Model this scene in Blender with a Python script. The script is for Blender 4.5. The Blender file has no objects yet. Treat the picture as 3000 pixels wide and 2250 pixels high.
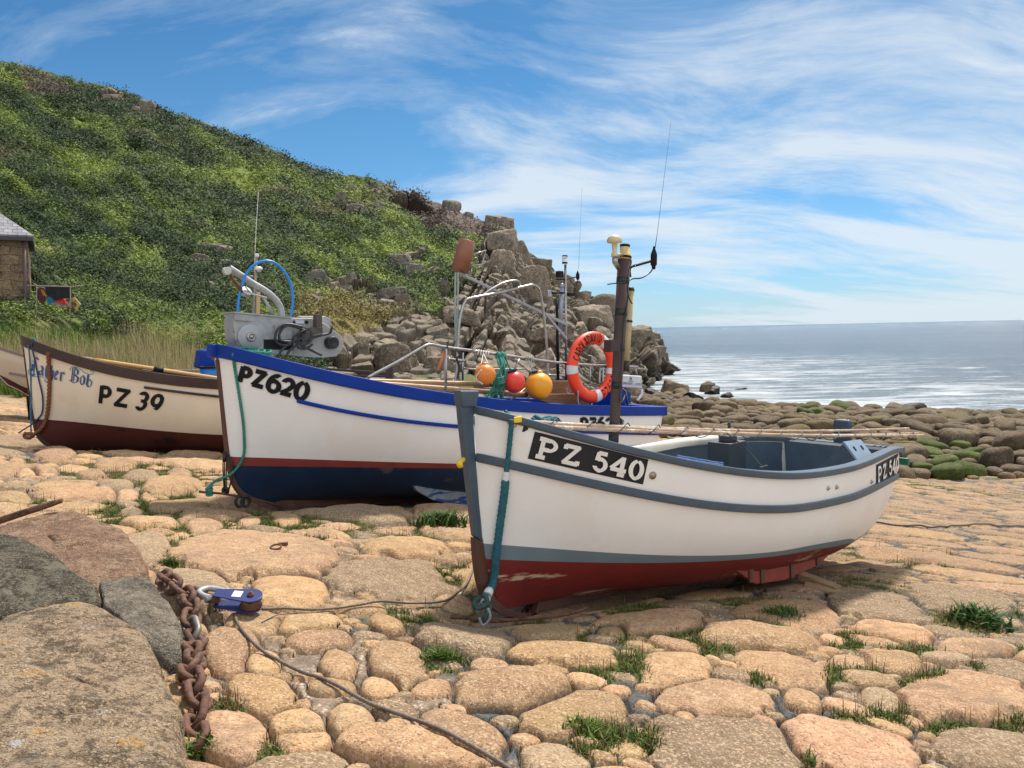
import bpy, bmesh, math, random
import numpy as np
from mathutils import Vector, Matrix
from mathutils.bvhtree import BVHTree
random.seed(7); RNG = np.random.default_rng(7)
sc = bpy.context.scene
# ---------------------------------------------------------------- camera
F = 2250.0; PITCH = math.atan(157/2250); ROLL = math.radians(1.19)
fw = np.array([0, math.cos(PITCH), -math.sin(PITCH)])
up0 = np.array([0, math.sin(PITCH), math.cos(PITCH)]); r0 = np.array([1., 0, 0])
rt = r0*math.cos(ROLL) - up0*math.sin(ROLL); up = up0*math.cos(ROLL) + r0*math.sin(ROLL)
cam = bpy.data.cameras.new("camera"); co = bpy.data.objects.new("camera", cam)
sc.collection.objects.link(co); sc.camera = co
M = Matrix(((rt[0], up[0], -fw[0]), (rt[1], up[1], -fw[1]), (rt[2], up[2], -fw[2])))
co.matrix_world = M.to_4x4()
cam.sensor_width = 36; cam.lens = 36*F/3000; cam.clip_end = 60000; cam.clip_start = 0.05
# ---------------------------------------------------------------- world: sky and high cloud
SUN_EL, SUN_AZ = math.radians(56), math.radians(22)      # azimuth measured from +Y towards +X
w = bpy.data.worlds.new("World"); sc.world = w; w.use_nodes = True
nt = w.node_tree; nt.nodes.clear()
def N(nt, t, **k):
    n = nt.nodes.new(t)
    for a, b in k.items():
        if a.startswith('i_'): n.inputs[a[2:].replace('_', ' ')].default_value = b
        else: setattr(n, a, b)
    return n
def L(nt, a, b): nt.links.new(a, b)
def math_node(nt, op, a, b=None, clamp=False):
    n = N(nt, 'ShaderNodeMath', operation=op, use_clamp=clamp)
    for i, v in enumerate((a, b)):
        if v is None: continue
        if isinstance(v, (int, float)): n.inputs[i].default_value = v
        else: L(nt, v, n.inputs[i])
    return n.outputs[0]
def ramp(nt, fac, stops, interp='LINEAR'):
    n = N(nt, 'ShaderNodeValToRGB'); cr = n.color_ramp; cr.interpolation = interp
    while len(cr.elements) < len(stops): cr.elements.new(0.5)
    for e, (p, c) in zip(cr.elements, stops):
        e.position = p; e.color = (c[0], c[1], c[2], 1) if not isinstance(c, (int, float)) else (c, c, c, 1)
    L(nt, fac, n.inputs[0]); return n.outputs[0]
def mixc(nt, fac, a, b, blend='MIX'):
    n = N(nt, 'ShaderNodeMix', data_type='RGBA', blend_type=blend)
    for i, v in ((0, fac), (6, a), (7, b)):
        if isinstance(v, (int, float)): n.inputs[i].default_value = v
        elif isinstance(v, tuple): n.inputs[i].default_value = (*v, 1)
        else: L(nt, v, n.inputs[i])
    return n.outputs[2]
sky = N(nt, 'ShaderNodeTexSky', sky_type='NISHITA', sun_disc=False, sun_elevation=SUN_EL, sun_rotation=SUN_AZ,
        air_density=1.0, dust_density=0.6, ozone_density=3.2, altitude=0)
hs = N(nt, 'ShaderNodeHueSaturation'); hs.inputs['Saturation'].default_value = 1.0; hs.inputs['Value'].default_value = 1.0
L(nt, sky.outputs[0], hs.inputs['Color'])
tc = N(nt, 'ShaderNodeTexCoord'); sep = N(nt, 'ShaderNodeSeparateXYZ'); L(nt, tc.outputs['Generated'], sep.inputs[0])
zc = math_node(nt, 'MAXIMUM', sep.outputs[2], 0.0); zz = math_node(nt, 'ADD', zc, 0.34)
cx = math_node(nt, 'DIVIDE', sep.outputs[0], zz); cy = math_node(nt, 'DIVIDE', sep.outputs[1], zz)
cv = N(nt, 'ShaderNodeCombineXYZ'); L(nt, cx, cv.inputs[0]); L(nt, cy, cv.inputs[1])
def cloud(rot, scl, nscale, det, dist, loc=(0, 0, 0), rough=0.62, src=None):
    mp = N(nt, 'ShaderNodeMapping'); mp.inputs['Rotation'].default_value = (0, 0, rot)
    mp.inputs['Scale'].default_value = scl; mp.inputs['Location'].default_value = loc
    L(nt, src or cv.outputs[0], mp.inputs[0])
    n = N(nt, 'ShaderNodeTexNoise'); n.inputs['Scale'].default_value = nscale; n.inputs['Detail'].default_value = det
    n.inputs['Roughness'].default_value = rough; n.inputs['Distortion'].default_value = dist
    L(nt, mp.outputs[0], n.inputs[0]); return n.outputs[0]
# the combing direction of the cirrus wanders slowly
wn_ = N(nt, 'ShaderNodeTexNoise'); wn_.inputs['Scale'].default_value = 0.55; wn_.inputs['Detail'].default_value = 3; L(nt, cv.outputs[0], wn_.inputs[0])
wv = N(nt, 'ShaderNodeVectorMath', operation='MULTIPLY_ADD'); L(nt, wn_.outputs['Color'], wv.inputs[0]); wv.inputs[1].default_value = (0.9, 0.9, 0); L(nt, cv.outputs[0], wv.inputs[2]); W = wv.outputs[0]
c1 = cloud(math.radians(-52), (0.34, 1.15, 1), 3.4, 11, 0.35, (1.3, 0.4, 0), 0.64, W)      # combed wisps
c2 = cloud(math.radians(-50), (0.5, 1.0, 1), 1.0, 5, 0.4, (5.1, 2.7, 0), 0.55, W)         # large masses
c3 = cloud(math.radians(-25), (0.35, 1.3, 1), 5.5, 8, 0.2, (0, 2, 0), 0.66, W)
bias = math_node(nt, 'ADD', math_node(nt, 'MULTIPLY', sep.outputs[0], 0.26), math_node(nt, 'MULTIPLY', math_node(nt, 'MINIMUM', sep.outputs[1], 0.25), -0.34)); bias = math_node(nt, 'ADD', bias, 0.045)  # cloudier to the right; extra cloud added behind camera to light hulls
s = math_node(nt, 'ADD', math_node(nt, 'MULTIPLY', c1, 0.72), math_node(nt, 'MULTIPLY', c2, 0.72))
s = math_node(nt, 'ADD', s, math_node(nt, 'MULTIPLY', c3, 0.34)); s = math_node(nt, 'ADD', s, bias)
cm = ramp(nt, s, [(0.0, 0.0), (0.73, 0.04), (0.82, 0.26), (0.90, 0.66), (0.98, 1.0)])
hz = ramp(nt, sep.outputs[2], [(0.0, 0.55), (0.05, 0.32), (0.16, 0.12), (0.4, 0.0)])
tint = mixc(nt, 1.0, hs.outputs[0], ramp(nt, sep.outputs[2], [(0.0, (0.26, 0.56, 0.86)), (0.22, (0.17, 0.48, 0.65)), (0.55, (0.18, 0.39, 0.52))]), 'MULTIPLY')
cm2 = math_node(nt, 'MAXIMUM', math_node(nt, 'MULTIPLY', cm, 0.86), hz)
cc_ = mixc(nt, ramp(nt, math_node(nt, 'ADD', math_node(nt, 'MULTIPLY', sep.outputs[1], -0.5), 0.5), [(0.40, 0.0), (0.75, 1.0)]), (5.0, 5.5, 5.95), (8.2, 8.6, 9.0))   # brighter cloud added behind the camera to light the hull sides
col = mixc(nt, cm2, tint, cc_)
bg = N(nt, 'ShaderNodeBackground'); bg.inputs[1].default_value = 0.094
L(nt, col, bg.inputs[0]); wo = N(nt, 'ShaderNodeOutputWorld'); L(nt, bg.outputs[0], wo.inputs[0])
sl = bpy.data.lights.new("sun", 'SUN'); sl.energy = 3.7; sl.angle = math.radians(5.0); sl.color = (1.0, 0.93, 0.83)
so = bpy.data.objects.new("sun", sl); sc.collection.objects.link(so)
sd = Vector((math.sin(SUN_AZ)*math.cos(SUN_EL), math.cos(SUN_AZ)*math.cos(SUN_EL), math.sin(SUN_EL)))
so.rotation_euler = sd.to_track_quat('Z', 'Y').to_euler(); so.location = (0, 0, 30)
sc.view_settings.view_transform = 'Standard'; sc.view_settings.look = 'None'
sc.view_settings.exposure = 0.74; sc.view_settings.gamma = 1.0
sc.cycles.max_bounces = 6
# ---------------------------------------------------------------- projection helpers (photo pixels, 3000 x 2250)
def ray(px, py):
    px = np.asarray(px, float); py = np.asarray(py, float)
    a = (px-1500)/F; b = -(py-1125)/F
    return a[..., None]*rt + b[..., None]*up + fw
def P(px, py, d):                                      # point on the pixel's ray at world depth Y = d
    r = ray(px, py); return r*(np.asarray(d, float)/r[..., 1])[..., None]
def W2P(p):
    p = np.asarray(p, float); f = p@fw
    return 1500+F*(p@rt)/f, 1125-F*(p@up)/f
def z_at(X, Y, py):
    k = -(py-1125)/F
    return (k*fw[1]*Y-(up[0]*X+up[1]*Y))/(up[2]-k*fw[2])
GA, GB, GH = 0.113, 0.088, 1.14
def Gp(X, Y): return -GH-GA*X-GB*Y
SEA = -4.9
SHORE = np.array([(-60, 140), (0, 125), (14, 112), (21, 100), (18.5, 88), (14.8, 74), (11.0, 50), (16.3, 45), (24.5, 39.5), (34, 34), (52, 24), (90, 5)], float)
def shore_d(X, Y):                                     # signed distance to the shore line, + on land
    X = np.asarray(X, float); Y = np.asarray(Y, float); best = np.full(X.shape, 1e9); sg = np.ones(X.shape)
    for i in range(len(SHORE)-1):
        a, b = SHORE[i], SHORE[i+1]; ab = b-a; l2 = ab@ab
        t = np.clip(((X-a[0])*ab[0]+(Y-a[1])*ab[1])/l2, 0, 1)
        dx = X-(a[0]+t*ab[0]); dy = Y-(a[1]+t*ab[1]); d = np.hypot(dx, dy)
        cr = ab[0]*(Y-a[1])-ab[1]*(X-a[0]); m = d < best
        best = np.where(m, d, best); sg = np.where(m, np.where(cr < 0, 1, -1), sg)
    return best*sg
def sstep(a, b, x):
    t = np.clip((x-a)/(b-a), 0, 1); return t*t*(3-2*t)
def G(X, Y):                                           # the lie of the land
    X = np.asarray(X, float); Y = np.asarray(Y, float)
    p = Gp(X, Y)
    sd_ = shore_d(X, Y)
    beach = -4.05-0.85*sstep(16, 0, sd_)-1.8*sstep(0, -14, sd_)
    z = np.where(sd_ > 0, np.maximum(p, beach), beach)
    t = sstep(0, 1, (Y-17.5+0.12*X)/9)*sstep(3.0, -3.5, X)   # grassy bank at the left
    z = z+t*(1.45+0.06*np.maximum(Y-20, 0))
    t2 = sstep(13.5, 24, Y)*sstep(9, 3, X)*sstep(-6, 0, X)
    return z+t2*0.8
def gray(px, py):                                      # pixel -> slipway plane
    r = ray(px, py); t = -GH/(r[..., 2]+GA*r[..., 0]+GB*r[..., 1]); return r*t[..., None]
# ---------------------------------------------------------------- numpy noise
def _h(ix, iy, iz, s):
    n = (ix.astype(np.int64)*374761393+iy.astype(np.int64)*668265263+iz.astype(np.int64)*2147483647+s*974634777) & 0xffffffff
    n = ((n ^ (n >> 13))*1274126177) & 0xffffffff; n = (n ^ (n >> 16))
    n = (n*2246822519) & 0xffffffff; n = n ^ (n >> 15)
    return (n & 0xffffff)/float(0xffffff)
def vn(p, s=0):
    i = np.floor(p); f = p-i; u = f*f*f*(f*(f*6-15)+10); i = i.astype(np.int64); r = 0
    for a in (0, 1):
        for b in (0, 1):
            for c in (0, 1):
                wgt = (u[:, 0] if a else 1-u[:, 0])*(u[:, 1] if b else 1-u[:, 1])*(u[:, 2] if c else 1-u[:, 2])
                r = r+wgt*_h(i[:, 0]+a, i[:, 1]+b, i[:, 2]+c, s)
    return r*2-1
def fbm(p, o=4, s=0, g=0.5):
    r = 0; a = 1.; t = 0
    for k in range(o): r = r+a*vn(p*(2**k)+k*17.3, s+k); t += a; a *= g
    return r/t
def worley(p, s=0):                                    # F1, F2, cell random, second random
    i = np.floor(p).astype(np.int64); f1 = np.full(len(p), 9.); f2 = f1.copy(); rid = np.zeros(len(p)); rid2 = rid.copy(); cell = np.zeros((len(p), 3))
    for a in (-1, 0, 1):
        for b in (-1, 0, 1):
            for c in (-1, 0, 1):
                q = i+np.array([a, b, c]); x, y, z = q.T
                fp = q+np.stack([_h(x, y, z, s+1), _h(x, y, z, s+2), _h(x, y, z, s+3)], 1)
                d = np.linalg.norm(fp-p, axis=1); m = d < f1
                f2 = np.where(m, f1, np.minimum(f2, d)); rid = np.where(m, _h(x, y, z, s+5), rid); rid2 = np.where(m, _h(x, y, z, s+6), rid2)
                cell = np.where(m[:, None], fp, cell); f1 = np.where(m, d, f1)
    return f1, f2, rid, rid2, cell
# ---------------------------------------------------------------- objects
def link(o, parent=None):
    sc.collection.objects.link(o)
    if parent is not None: o.parent = parent
    return o
def tag(o, label, cat, group=None, kind=None):
    if label: o['label'] = label
    if cat: o['category'] = cat
    if group: o['group'] = group
    if kind: o['kind'] = kind
    return o
def thing(name, loc, label, cat, group=None):
    o = bpy.data.objects.new(name, None); o.location = tuple(float(v) for v in loc); o.empty_display_size = 0.1
    link(o); return tag(o, label, cat, group)
def npmesh(name, V, faces, mats, parent=None, smooth=True, mi=None, attrs=None, origin=None):
    """one mesh object from world-space vertices; faces: (n,3)/(n,4) array or list of tuples"""
    V = np.asarray(V, float); me = bpy.data.meshes.new(name)
    if origin is None: origin = np.array(parent_loc(parent)) if parent is not None else V.mean(0)*0
    origin = np.asarray(origin, float); Vl = V-origin
    if isinstance(faces, np.ndarray):
        k = faces.shape[1]; me.vertices.add(len(V)); me.vertices.foreach_set('co', Vl.ravel().astype(np.float32))
        me.loops.add(faces.size); me.loops.foreach_set('vertex_index', faces.ravel().astype(np.int32))
        me.polygons.add(len(faces)); me.polygons.foreach_set('loop_start', np.arange(0, faces.size, k, dtype=np.int32))
        me.polygons.foreach_set('loop_total', np.full(len(faces), k, np.int32)); me.update(calc_edges=True)
    else:
        me.from_pydata([tuple(v) for v in Vl], [], faces); me.update()
    for m in (mats if isinstance(mats, (list, tuple)) else [mats]): me.materials.append(m)
    if mi is not None: me.polygons.foreach_set('material_index', np.asarray(mi, np.int32))
    me.polygons.foreach_set('use_smooth', np.full(len(me.polygons), bool(smooth)))
    if attrs:
        for an, arr in attrs.items():
            arr = np.asarray(arr, np.float32)
            if arr.ndim == 1:
                at = me.attributes.new(an, 'FLOAT', 'POINT'); at.data.foreach_set('value', arr)
            else:
                at = me.attributes.new(an, 'FLOAT_COLOR', 'POINT'); at.data.foreach_set('color', np.concatenate([arr, np.ones((len(arr), 1), np.float32)], 1).ravel())
    o = bpy.data.objects.new(name, me); link(o, parent)
    if parent is None: o.location = tuple(origin)
    return o
def parent_loc(o):
    v = Vector((0, 0, 0))
    while o is not None: v += o.location; o = o.parent
    return v
class MB:
    def __init__(s): s.v = []; s.f = []; s.sm = []
    def add(s, V, Fs, smooth=False):
        b = len(s.v); s.v += [tuple(map(float, v)) for v in V]; s.f += [tuple(int(i)+b for i in f) for f in Fs]; s.sm += [smooth]*len(Fs); return s
    def box(s, c, ax, h):                               # centre, three axis vectors, half sizes
        c = np.array(c, float); A = [np.array(a, float)/np.linalg.norm(a) for a in ax]
        V = [c+A[0]*h[0]*i+A[1]*h[1]*j+A[2]*h[2]*k for i in (-1, 1) for j in (-1, 1) for k in (-1, 1)]
        return s.add(V, [(0, 1, 3, 2), (4, 6, 7, 5), (0, 4, 5, 1), (2, 3, 7, 6), (0, 2, 6, 4), (1, 5, 7, 3)])
    def tube(s, pts, r, n=10, caps=True, twist=0, lobes=0, amp=0.0, flat=1.0):
        pts = np.asarray(pts, float); m = len(pts); r = np.broadcast_to(np.asarray(r, float), (m,))
        T = np.gradient(pts, axis=0); T /= np.linalg.norm(T, axis=1)[:, None]+1e-12
        u = np.cross(T[0], (0, 0, 1)); u = u if np.linalg.norm(u) > 1e-3 else np.cross(T[0], (1, 0, 0)); u /= np.linalg.norm(u); V = []
        a = np.linspace(0, 2*math.pi, n, endpoint=False); L_ = np.concatenate([[0], np.cumsum(np.linalg.norm(np.diff(pts, axis=0), axis=1))])
        for i in range(m):
            u = u-T[i]*(u@T[i]); u /= np.linalg.norm(u)+1e-12; v = np.cross(T[i], u)
            rr = r[i]*(1+amp*np.cos(lobes*(a-twist*L_[i]))) if lobes else np.full(n, r[i])
            for k in range(n): V.append(pts[i]+u*math.cos(a[k])*rr[k]*flat+v*math.sin(a[k])*rr[k])
        Fs = [(i*n+k, i*n+(k+1) % n, (i+1)*n+(k+1) % n, (i+1)*n+k) for i in range(m-1) for k in range(n)]
        b = len(s.v); s.add(V, Fs, True)
        if caps: s.f += [tuple(b+k for k in range(n))[::-1], tuple(b+(m-1)*n+k for k in range(n))]; s.sm += [False, False]
        return s
    def lathe(s, c, axis, prof, n=28):                  # prof: (radius, height along axis)
        ax = np.array(axis, float); ax /= np.linalg.norm(ax); u = np.cross(ax, (0.3, 0.9, 0.1)); u /= np.linalg.norm(u); v = np.cross(ax, u)
        V = [np.array(c)+ax*h+(u*math.cos(t)+v*math.sin(t))*r for r, h in prof for t in np.linspace(0, 2*math.pi, n, endpoint=False)]
        m = len(prof); return s.add(V, [(i*n+k, i*n+(k+1) % n, (i+1)*n+(k+1) % n, (i+1)*n+k) for i in range(m-1) for k in range(n)]+[tuple(range(n))[::-1], tuple((m-1)*n+k for k in range(n))], True)
    def prism(s, poly, ext):                            # 3D polygon extruded by a vector
        n = len(poly); V = [np.array(p) for p in poly]+[np.array(p)+np.array(ext) for p in poly]
        return s.add(V, [tuple(range(n)), tuple(range(2*n-1, n-1, -1))]+[(i, (i+1) % n+0, (i+1) % n+n, i+n)[::-1] for i in range(n)])
    def torus(s, c, u, v, R, r, n=40, m=14, Rv=None, wob=0):
        c, u, v = map(np.array, (c, u, v)); wv = np.cross(u, v); V = []
        for i in range(n):
            a = 2*math.pi*i/n; d = u*math.cos(a)+v*math.sin(a)
            ce = c+u*math.cos(a)*R+v*math.sin(a)*(Rv or R)
            for k in range(m):
                b = 2*math.pi*k/m; V.append(ce+(d*math.cos(b)+wv*math.sin(b))*r)
        return s.add(V, [(i*m+k, i*m+(k+1) % m, ((i+1) % n)*m+(k+1) % m, ((i+1) % n)*m+k) for i in range(n) for k in range(m)], True)
    def build(s, name, mat, parent=None, bevel=0, label=None):
        o = npmesh(name, np.array(s.v), s.f, mat, parent, smooth=False, origin=None if parent is not None else np.mean(s.v, 0))
        o.data.polygons.foreach_set('use_smooth', s.sm)
        bm = bmesh.new(); bm.from_mesh(o.data); bmesh.ops.recalc_face_normals(bm, faces=bm.faces); bm.to_mesh(o.data); bm.free()
        if bevel:
            b = o.modifiers.new('bevel', 'BEVEL'); b.width = bevel; b.segments = 2; b.limit_method = 'ANGLE'; b.angle_limit = math.radians(40)
            o.data.polygons.foreach_set('use_smooth', [True]*len(o.data.polygons))
            wn = o.modifiers.new('wn', 'WEIGHTED_NORMAL'); wn.keep_sharp = True
        if label: o['label'] = label
        return o
def smooth(pts, n=12, closed=False):                    # Catmull-Rom
    p = np.asarray(pts, float); k = len(p); out = []
    g = (lambda i: p[i % k]) if closed else (lambda i: p[min(max(i, 0), k-1)])
    for i in range(k if closed else k-1):
        for t in np.linspace(0, 1, n, endpoint=False):
            a, b, c, d = g(i-1), g(i), g(i+1), g(i+2)
            out.append(0.5*((2*b)+(c-a)*t+(2*a-5*b+4*c-d)*t*t+(3*b-a-3*c+d)*t**3))
    if not closed: out.append(p[-1])
    return np.array(out)
def resample(pts, step):
    p = np.asarray(pts, float); d = np.concatenate([[0], np.cumsum(np.linalg.norm(np.diff(p, axis=0), axis=1))])
    n = max(2, int(d[-1]/step)+1); t = np.linspace(0, d[-1], n)
    return np.stack([np.interp(t, d, p[:, i]) for i in range(3)], 1)
def rope_mb(mb, pts, r, pitch=None, lobes=3, step=None, amp=0.16, n=12):
    pts = resample(smooth(pts, 10), step or r*0.7)
    return mb.tube(pts, r, n=n, lobes=lobes, amp=amp, twist=2*math.pi/((pitch or r*7)))
# ---------------------------------------------------------------- materials
MATS = {}
def mat(name, c1, c2=None, scale=4, rough=0.6, metal=0.0, bump=0.0, bscale=None, detail=6, spot=None, sc3=(1, 1, 1), lo=0.35, hi=0.65, coord='Object', spec=0.5, sub=0):
    """c1/c2 mixed by noise; spot=(colour, scale, threshold, stretch) adds a second patch colour"""
    m = bpy.data.materials.new(name); m.use_nodes = True; t = m.node_tree; b = t.nodes['Principled BSDF']
    b.inputs['Roughness'].default_value = rough; b.inputs['Metallic'].default_value = metal; b.inputs['Specular IOR Level'].default_value = spec
    tcn = N(t, 'ShaderNodeTexCoord'); mp = N(t, 'ShaderNodeMapping'); mp.inputs['Scale'].default_value = sc3; L(t, tcn.outputs[coord], mp.inputs[0])
    n = N(t, 'ShaderNodeTexNoise'); n.inputs['Scale'].default_value = scale; n.inputs['Detail'].default_value = detail; n.inputs['Roughness'].default_value = 0.6
    L(t, mp.outputs[0], n.inputs[0])
    f = ramp(t, n.outputs[0], [(lo, 0.0), (hi, 1.0)]); colr = mixc(t, f, tuple(c1), tuple(c2 or c1))
    if spot:
        sps = spot if isinstance(spot, list) else [spot]
        for (sc_, ss, th, st) in sps:
            mp2 = N(t, 'ShaderNodeMapping'); mp2.inputs['Scale'].default_value = st; mp2.inputs['Location'].default_value = (3.3*ss % 7, 1.7, 2.2); L(t, tcn.outputs[coord], mp2.inputs[0])
            n2 = N(t, 'ShaderNodeTexNoise'); n2.inputs['Scale'].default_value = ss; n2.inputs['Detail'].default_value = 8; n2.inputs['Roughness'].default_value = 0.65
            L(t, mp2.outputs[0], n2.inputs[0]); colr = mixc(t, ramp(t, n2.outputs[0], [(th, 0.0), (th+0.035, 1.0)]), colr, tuple(sc_))
    L(t, colr, b.inputs['Base Color'])
    if bump:
        n3 = N(t, 'ShaderNodeTexNoise'); n3.inputs['Scale'].default_value = bscale or scale*3; n3.inputs['Detail'].default_value = 6; L(t, mp.outputs[0], n3.inputs[0])
        bp = N(t, 'ShaderNodeBump'); bp.inputs['Strength'].default_value = bump; bp.inputs['Distance'].default_value = 0.02; L(t, n3.outputs[0], bp.inputs['Height']); L(t, bp.outputs[0], b.inputs['Normal'])
    MATS[name] = m; return m
# ================================================================ GROUND MATERIALS
def stone_mat(name, attr=None, c=((0.41, 0.26, 0.135), (0.32, 0.20, 0.108), (0.47, 0.325, 0.185)), mortar=False):
    m = bpy.data.materials.new(name); m.use_nodes = True; t = m.node_tree; b = t.nodes['Principled BSDF']; b.inputs['Roughness'].default_value = 0.85
    b.inputs['Specular IOR Level'].default_value = 0.25
    tcn = N(t, 'ShaderNodeTexCoord'); O = tcn.outputs['Object']
    def noise(scale, det=6, rg=0.6, src=O, dist=0):
        n = N(t, 'ShaderNodeTexNoise'); n.inputs['Scale'].default_value = scale; n.inputs['Detail'].default_value = det; n.inputs['Roughness'].default_value = rg; n.inputs['Distortion'].default_value = dist; L(t, src, n.inputs[0]); return n.outputs[0]
    big = noise(1.7, 5); mid = noise(11, 6); fine = noise(110, 3, 0.7)
    vo = N(t, 'ShaderNodeTexVoronoi'); vo.inputs['Scale'].default_value = 150; vs_ = N(t, 'ShaderNodeVectorMath', operation='MULTIPLY_ADD'); vn_ = N(t, 'ShaderNodeTexNoise'); vn_.inputs['Scale'].default_value = 60; L(t, O, vn_.inputs[0]); L(t, vn_.outputs['Color'], vs_.inputs[0]); vs_.inputs[1].default_value = (.02, .02, .02); L(t, O, vs_.inputs[2]); L(t, vs_.outputs[0], vo.inputs['Vector'])
    sv = N(t, 'ShaderNodeSeparateColor'); L(t, vo.outputs['Color'], sv.inputs[0])
    col = mixc(t, ramp(t, big, [(0.38, 0.0), (0.62, 1.0)]), c[0], c[1])
    col = mixc(t, ramp(t, mid, [(0.45, 0.0), (0.68, 0.8)]), col, c[2])
    if attr:
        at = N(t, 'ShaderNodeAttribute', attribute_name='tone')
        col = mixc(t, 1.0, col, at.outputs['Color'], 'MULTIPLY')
    fl = ramp(t, sv.outputs[0], [(0.66, 0.0), (0.82, 1.0)]); col = mixc(t, math_node(t, 'MULTIPLY', fl, 0.55), col, (0.66, 0.47, 0.31))
    dk = ramp(t, sv.outputs[1], [(0.82, 0.0), (0.93, 1.0)]); col = mixc(t, math_node(t, 'MULTIPLY', dk, 0.6), col, (0.10, 0.062, 0.04)); col = mixc(t, ramp(t, noise(30, 5, .7), [(0.50, 0.0), (0.72, 0.55)]), col, (0.20, 0.115, 0.06))
    col = mixc(t, ramp(t, noise(3.1, 8, 0.7), [(0.54, 0.0), (0.68, 0.6)]), col, (0.17, 0.12, 0.085))
    hgt = math_node(t, 'ADD', math_node(t, 'MULTIPLY', fine, 0.5), math_node(t, 'MULTIPLY', mid, 1.4))
    if attr:                                            # joints between the stones: mortar, silt and moss
        sm = N(t, 'ShaderNodeAttribute', attribute_name='stone'); ms = N(t, 'ShaderNodeAttribute', attribute_name='moss'); tr = N(t, 'ShaderNodeAttribute', attribute_name='tar')
        v2 = N(t, 'ShaderNodeTexVoronoi'); v2.inputs['Scale'].default_value = 95; L(t, O, v2.inputs['Vector']); s2 = N(t, 'ShaderNodeSeparateColor'); L(t, v2.outputs['Color'], s2.inputs[0])
        mo = mixc(t, s2.outputs[0], (0.22, 0.155, 0.105), (0.36, 0.265, 0.185)); mo = mixc(t, ramp(t, s2.outputs[1], [(0.8, 0.0), (0.9, 1.0)]), mo, (0.55, 0.46, 0.38))
        mo = mixc(t, ramp(t, noise(5, 6, 0.7), [(0.42, 0.0), (0.6, 0.85)]), mo, (0.14, 0.108, 0.078))
        ta = mixc(t, ramp(t, noise(90, 3), [(0.35, 0.0), (0.7, 1.0)]), (0.055, 0.055, 0.055), (0.15, 0.145, 0.14))
        mo = mixc(t, tr.outputs['Fac'], mo, ta)
        mc = mixc(t, ramp(t, noise(26, 6, 0.7), [(0.4, 0.0), (0.65, 1.0)]), (0.045, 0.065, 0.012), (0.15, 0.14, 0.035))
        mo = mixc(t, ms.outputs['Fac'], mo, mc)
        col = mixc(t, sm.outputs['Fac'], mo, col)
    L(t, col, b.inputs['Base Color'])
    bp = N(t, 'ShaderNodeBump'); bp.inputs['Strength'].default_value = 0.85; bp.inputs['Distance'].default_value = 0.020
    L(t, hgt, bp.inputs['Height']); L(t, bp.outputs[0], b.inputs['Normal']); return m
M_SLIP = stone_mat('slip_granite', attr=True)
# ================================================================ SLIPWAY: granite stones bedded in mortar
K = 3000/2212
ST = """565 1195 185 50 3|625 1285 83 44 0|415 1280 88 48 3|840 1250 135 33 0|1003 1378 110 50 2|876 1190 90 22 0|500 1408 62 52 0|665 1357 70 18 -6|690 1392 75 22 -5|835 1350 40 25 20
862 1440 62 48 10|1225 1425 125 28 8|1110 1500 135 44 2|1244 1545 122 52 -4|1005 1595 92 46 22|1195 1652 80 40 8|1455 1450 85 38 0|1405 1343 125 34 2|1190 1365 88 26 8|1320 1368 38 20 5
1690 1450 112 36 16|1550 1515 120 42 6|1570 1622 180 72 8|1737 1522 44 26 20|1835 1622 150 58 12|1905 1527 48 28 22|2085 1512 145 62 5|2125 1618 115 50 6|1925 1437 62 25 6|1635 1387 140 26 3
1705 1325 112 34 5|1910 1310 130 36 9|2065 1298 135 34 4|1835 1440 48 20 5|565 1510 78 44 12|505 1598 75 55 20|640 1575 58 32 8|820 1492 44 25 0|930 1495 48 20 0|890 1632 165 42 8
655 1612 62 24 -5|118 985 45 13 0|37 1003 18 8 0|252 1011 47 12 0|157 1018 35 9 0|55 1023 33 11 0|197 1030 33 9 0|305 1032 38 10 0|390 1028 28 9 0|250 1053 43 9 0|377 1053 67 15 -3|27 1082 40 17 0|267 1074 42 12 0
390 1092 72 20 -6|470 1113 90 20 -5|283 1115 30 10 0|323 1137 65 14 0|442 1140 42 16 0|277 1095 27 7 0|540 1132 28 12 0|620 1131 35 14 0|313 1188 52 34 5|390 1162 18 6 0|548 1352 62 24 0
1930 1372 90 20 9|2110 1405 90 18 3|2170 1452 60 24 4|1290 1390 52 9 3|1090 1330 45 12 0|960 1310 60 14 0|780 1320 52 12 -4|560 1440 45 30 10|760 1560 60 38 12|730 1445 40 34 25|1330 1500 34 12 0|1480 1560 32 22 4|2130 1350 80 16 4"""
stones = []
for ln in ST.replace('\n', '|').split('|'):
    cx_, cy_, hw, hh, ro = map(float, ln.split()); a = math.radians(ro); cx_ *= K; cy_ *= K; hw *= K*1.03; hh *= K*1.03
    c = gray(cx_, cy_+hh*0.12); e1 = (gray(cx_+hw*math.cos(a), cy_+hw*math.sin(a))-gray(cx_-hw*math.cos(a), cy_-hw*math.sin(a)))/2
    e2 = (gray(cx_+hh*math.sin(a), cy_-hh*math.cos(a))-gray(cx_-hh*math.sin(a), cy_+hh*math.cos(a)))/2
    R_ = math.sqrt(abs(e1[0]*e2[1]-e1[1]*e2[0])); stones.append((c[0], c[1], e1[:2], e2[:2], R_, 1))
NH = len(stones)
grid = {}
def gput(i):
    x, y, e1, e2, R_, _ = stones[i]; rr = max(np.linalg.norm(e1), np.linalg.norm(e2))
    for gx in range(int((x-rr)//0.5), int((x+rr)//0.5)+1):
        for gy in range(int((y-rr)//0.5), int((y+rr)//0.5)+1): grid.setdefault((gx, gy), []).append(i)
for i in range(NH): gput(i)
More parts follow.
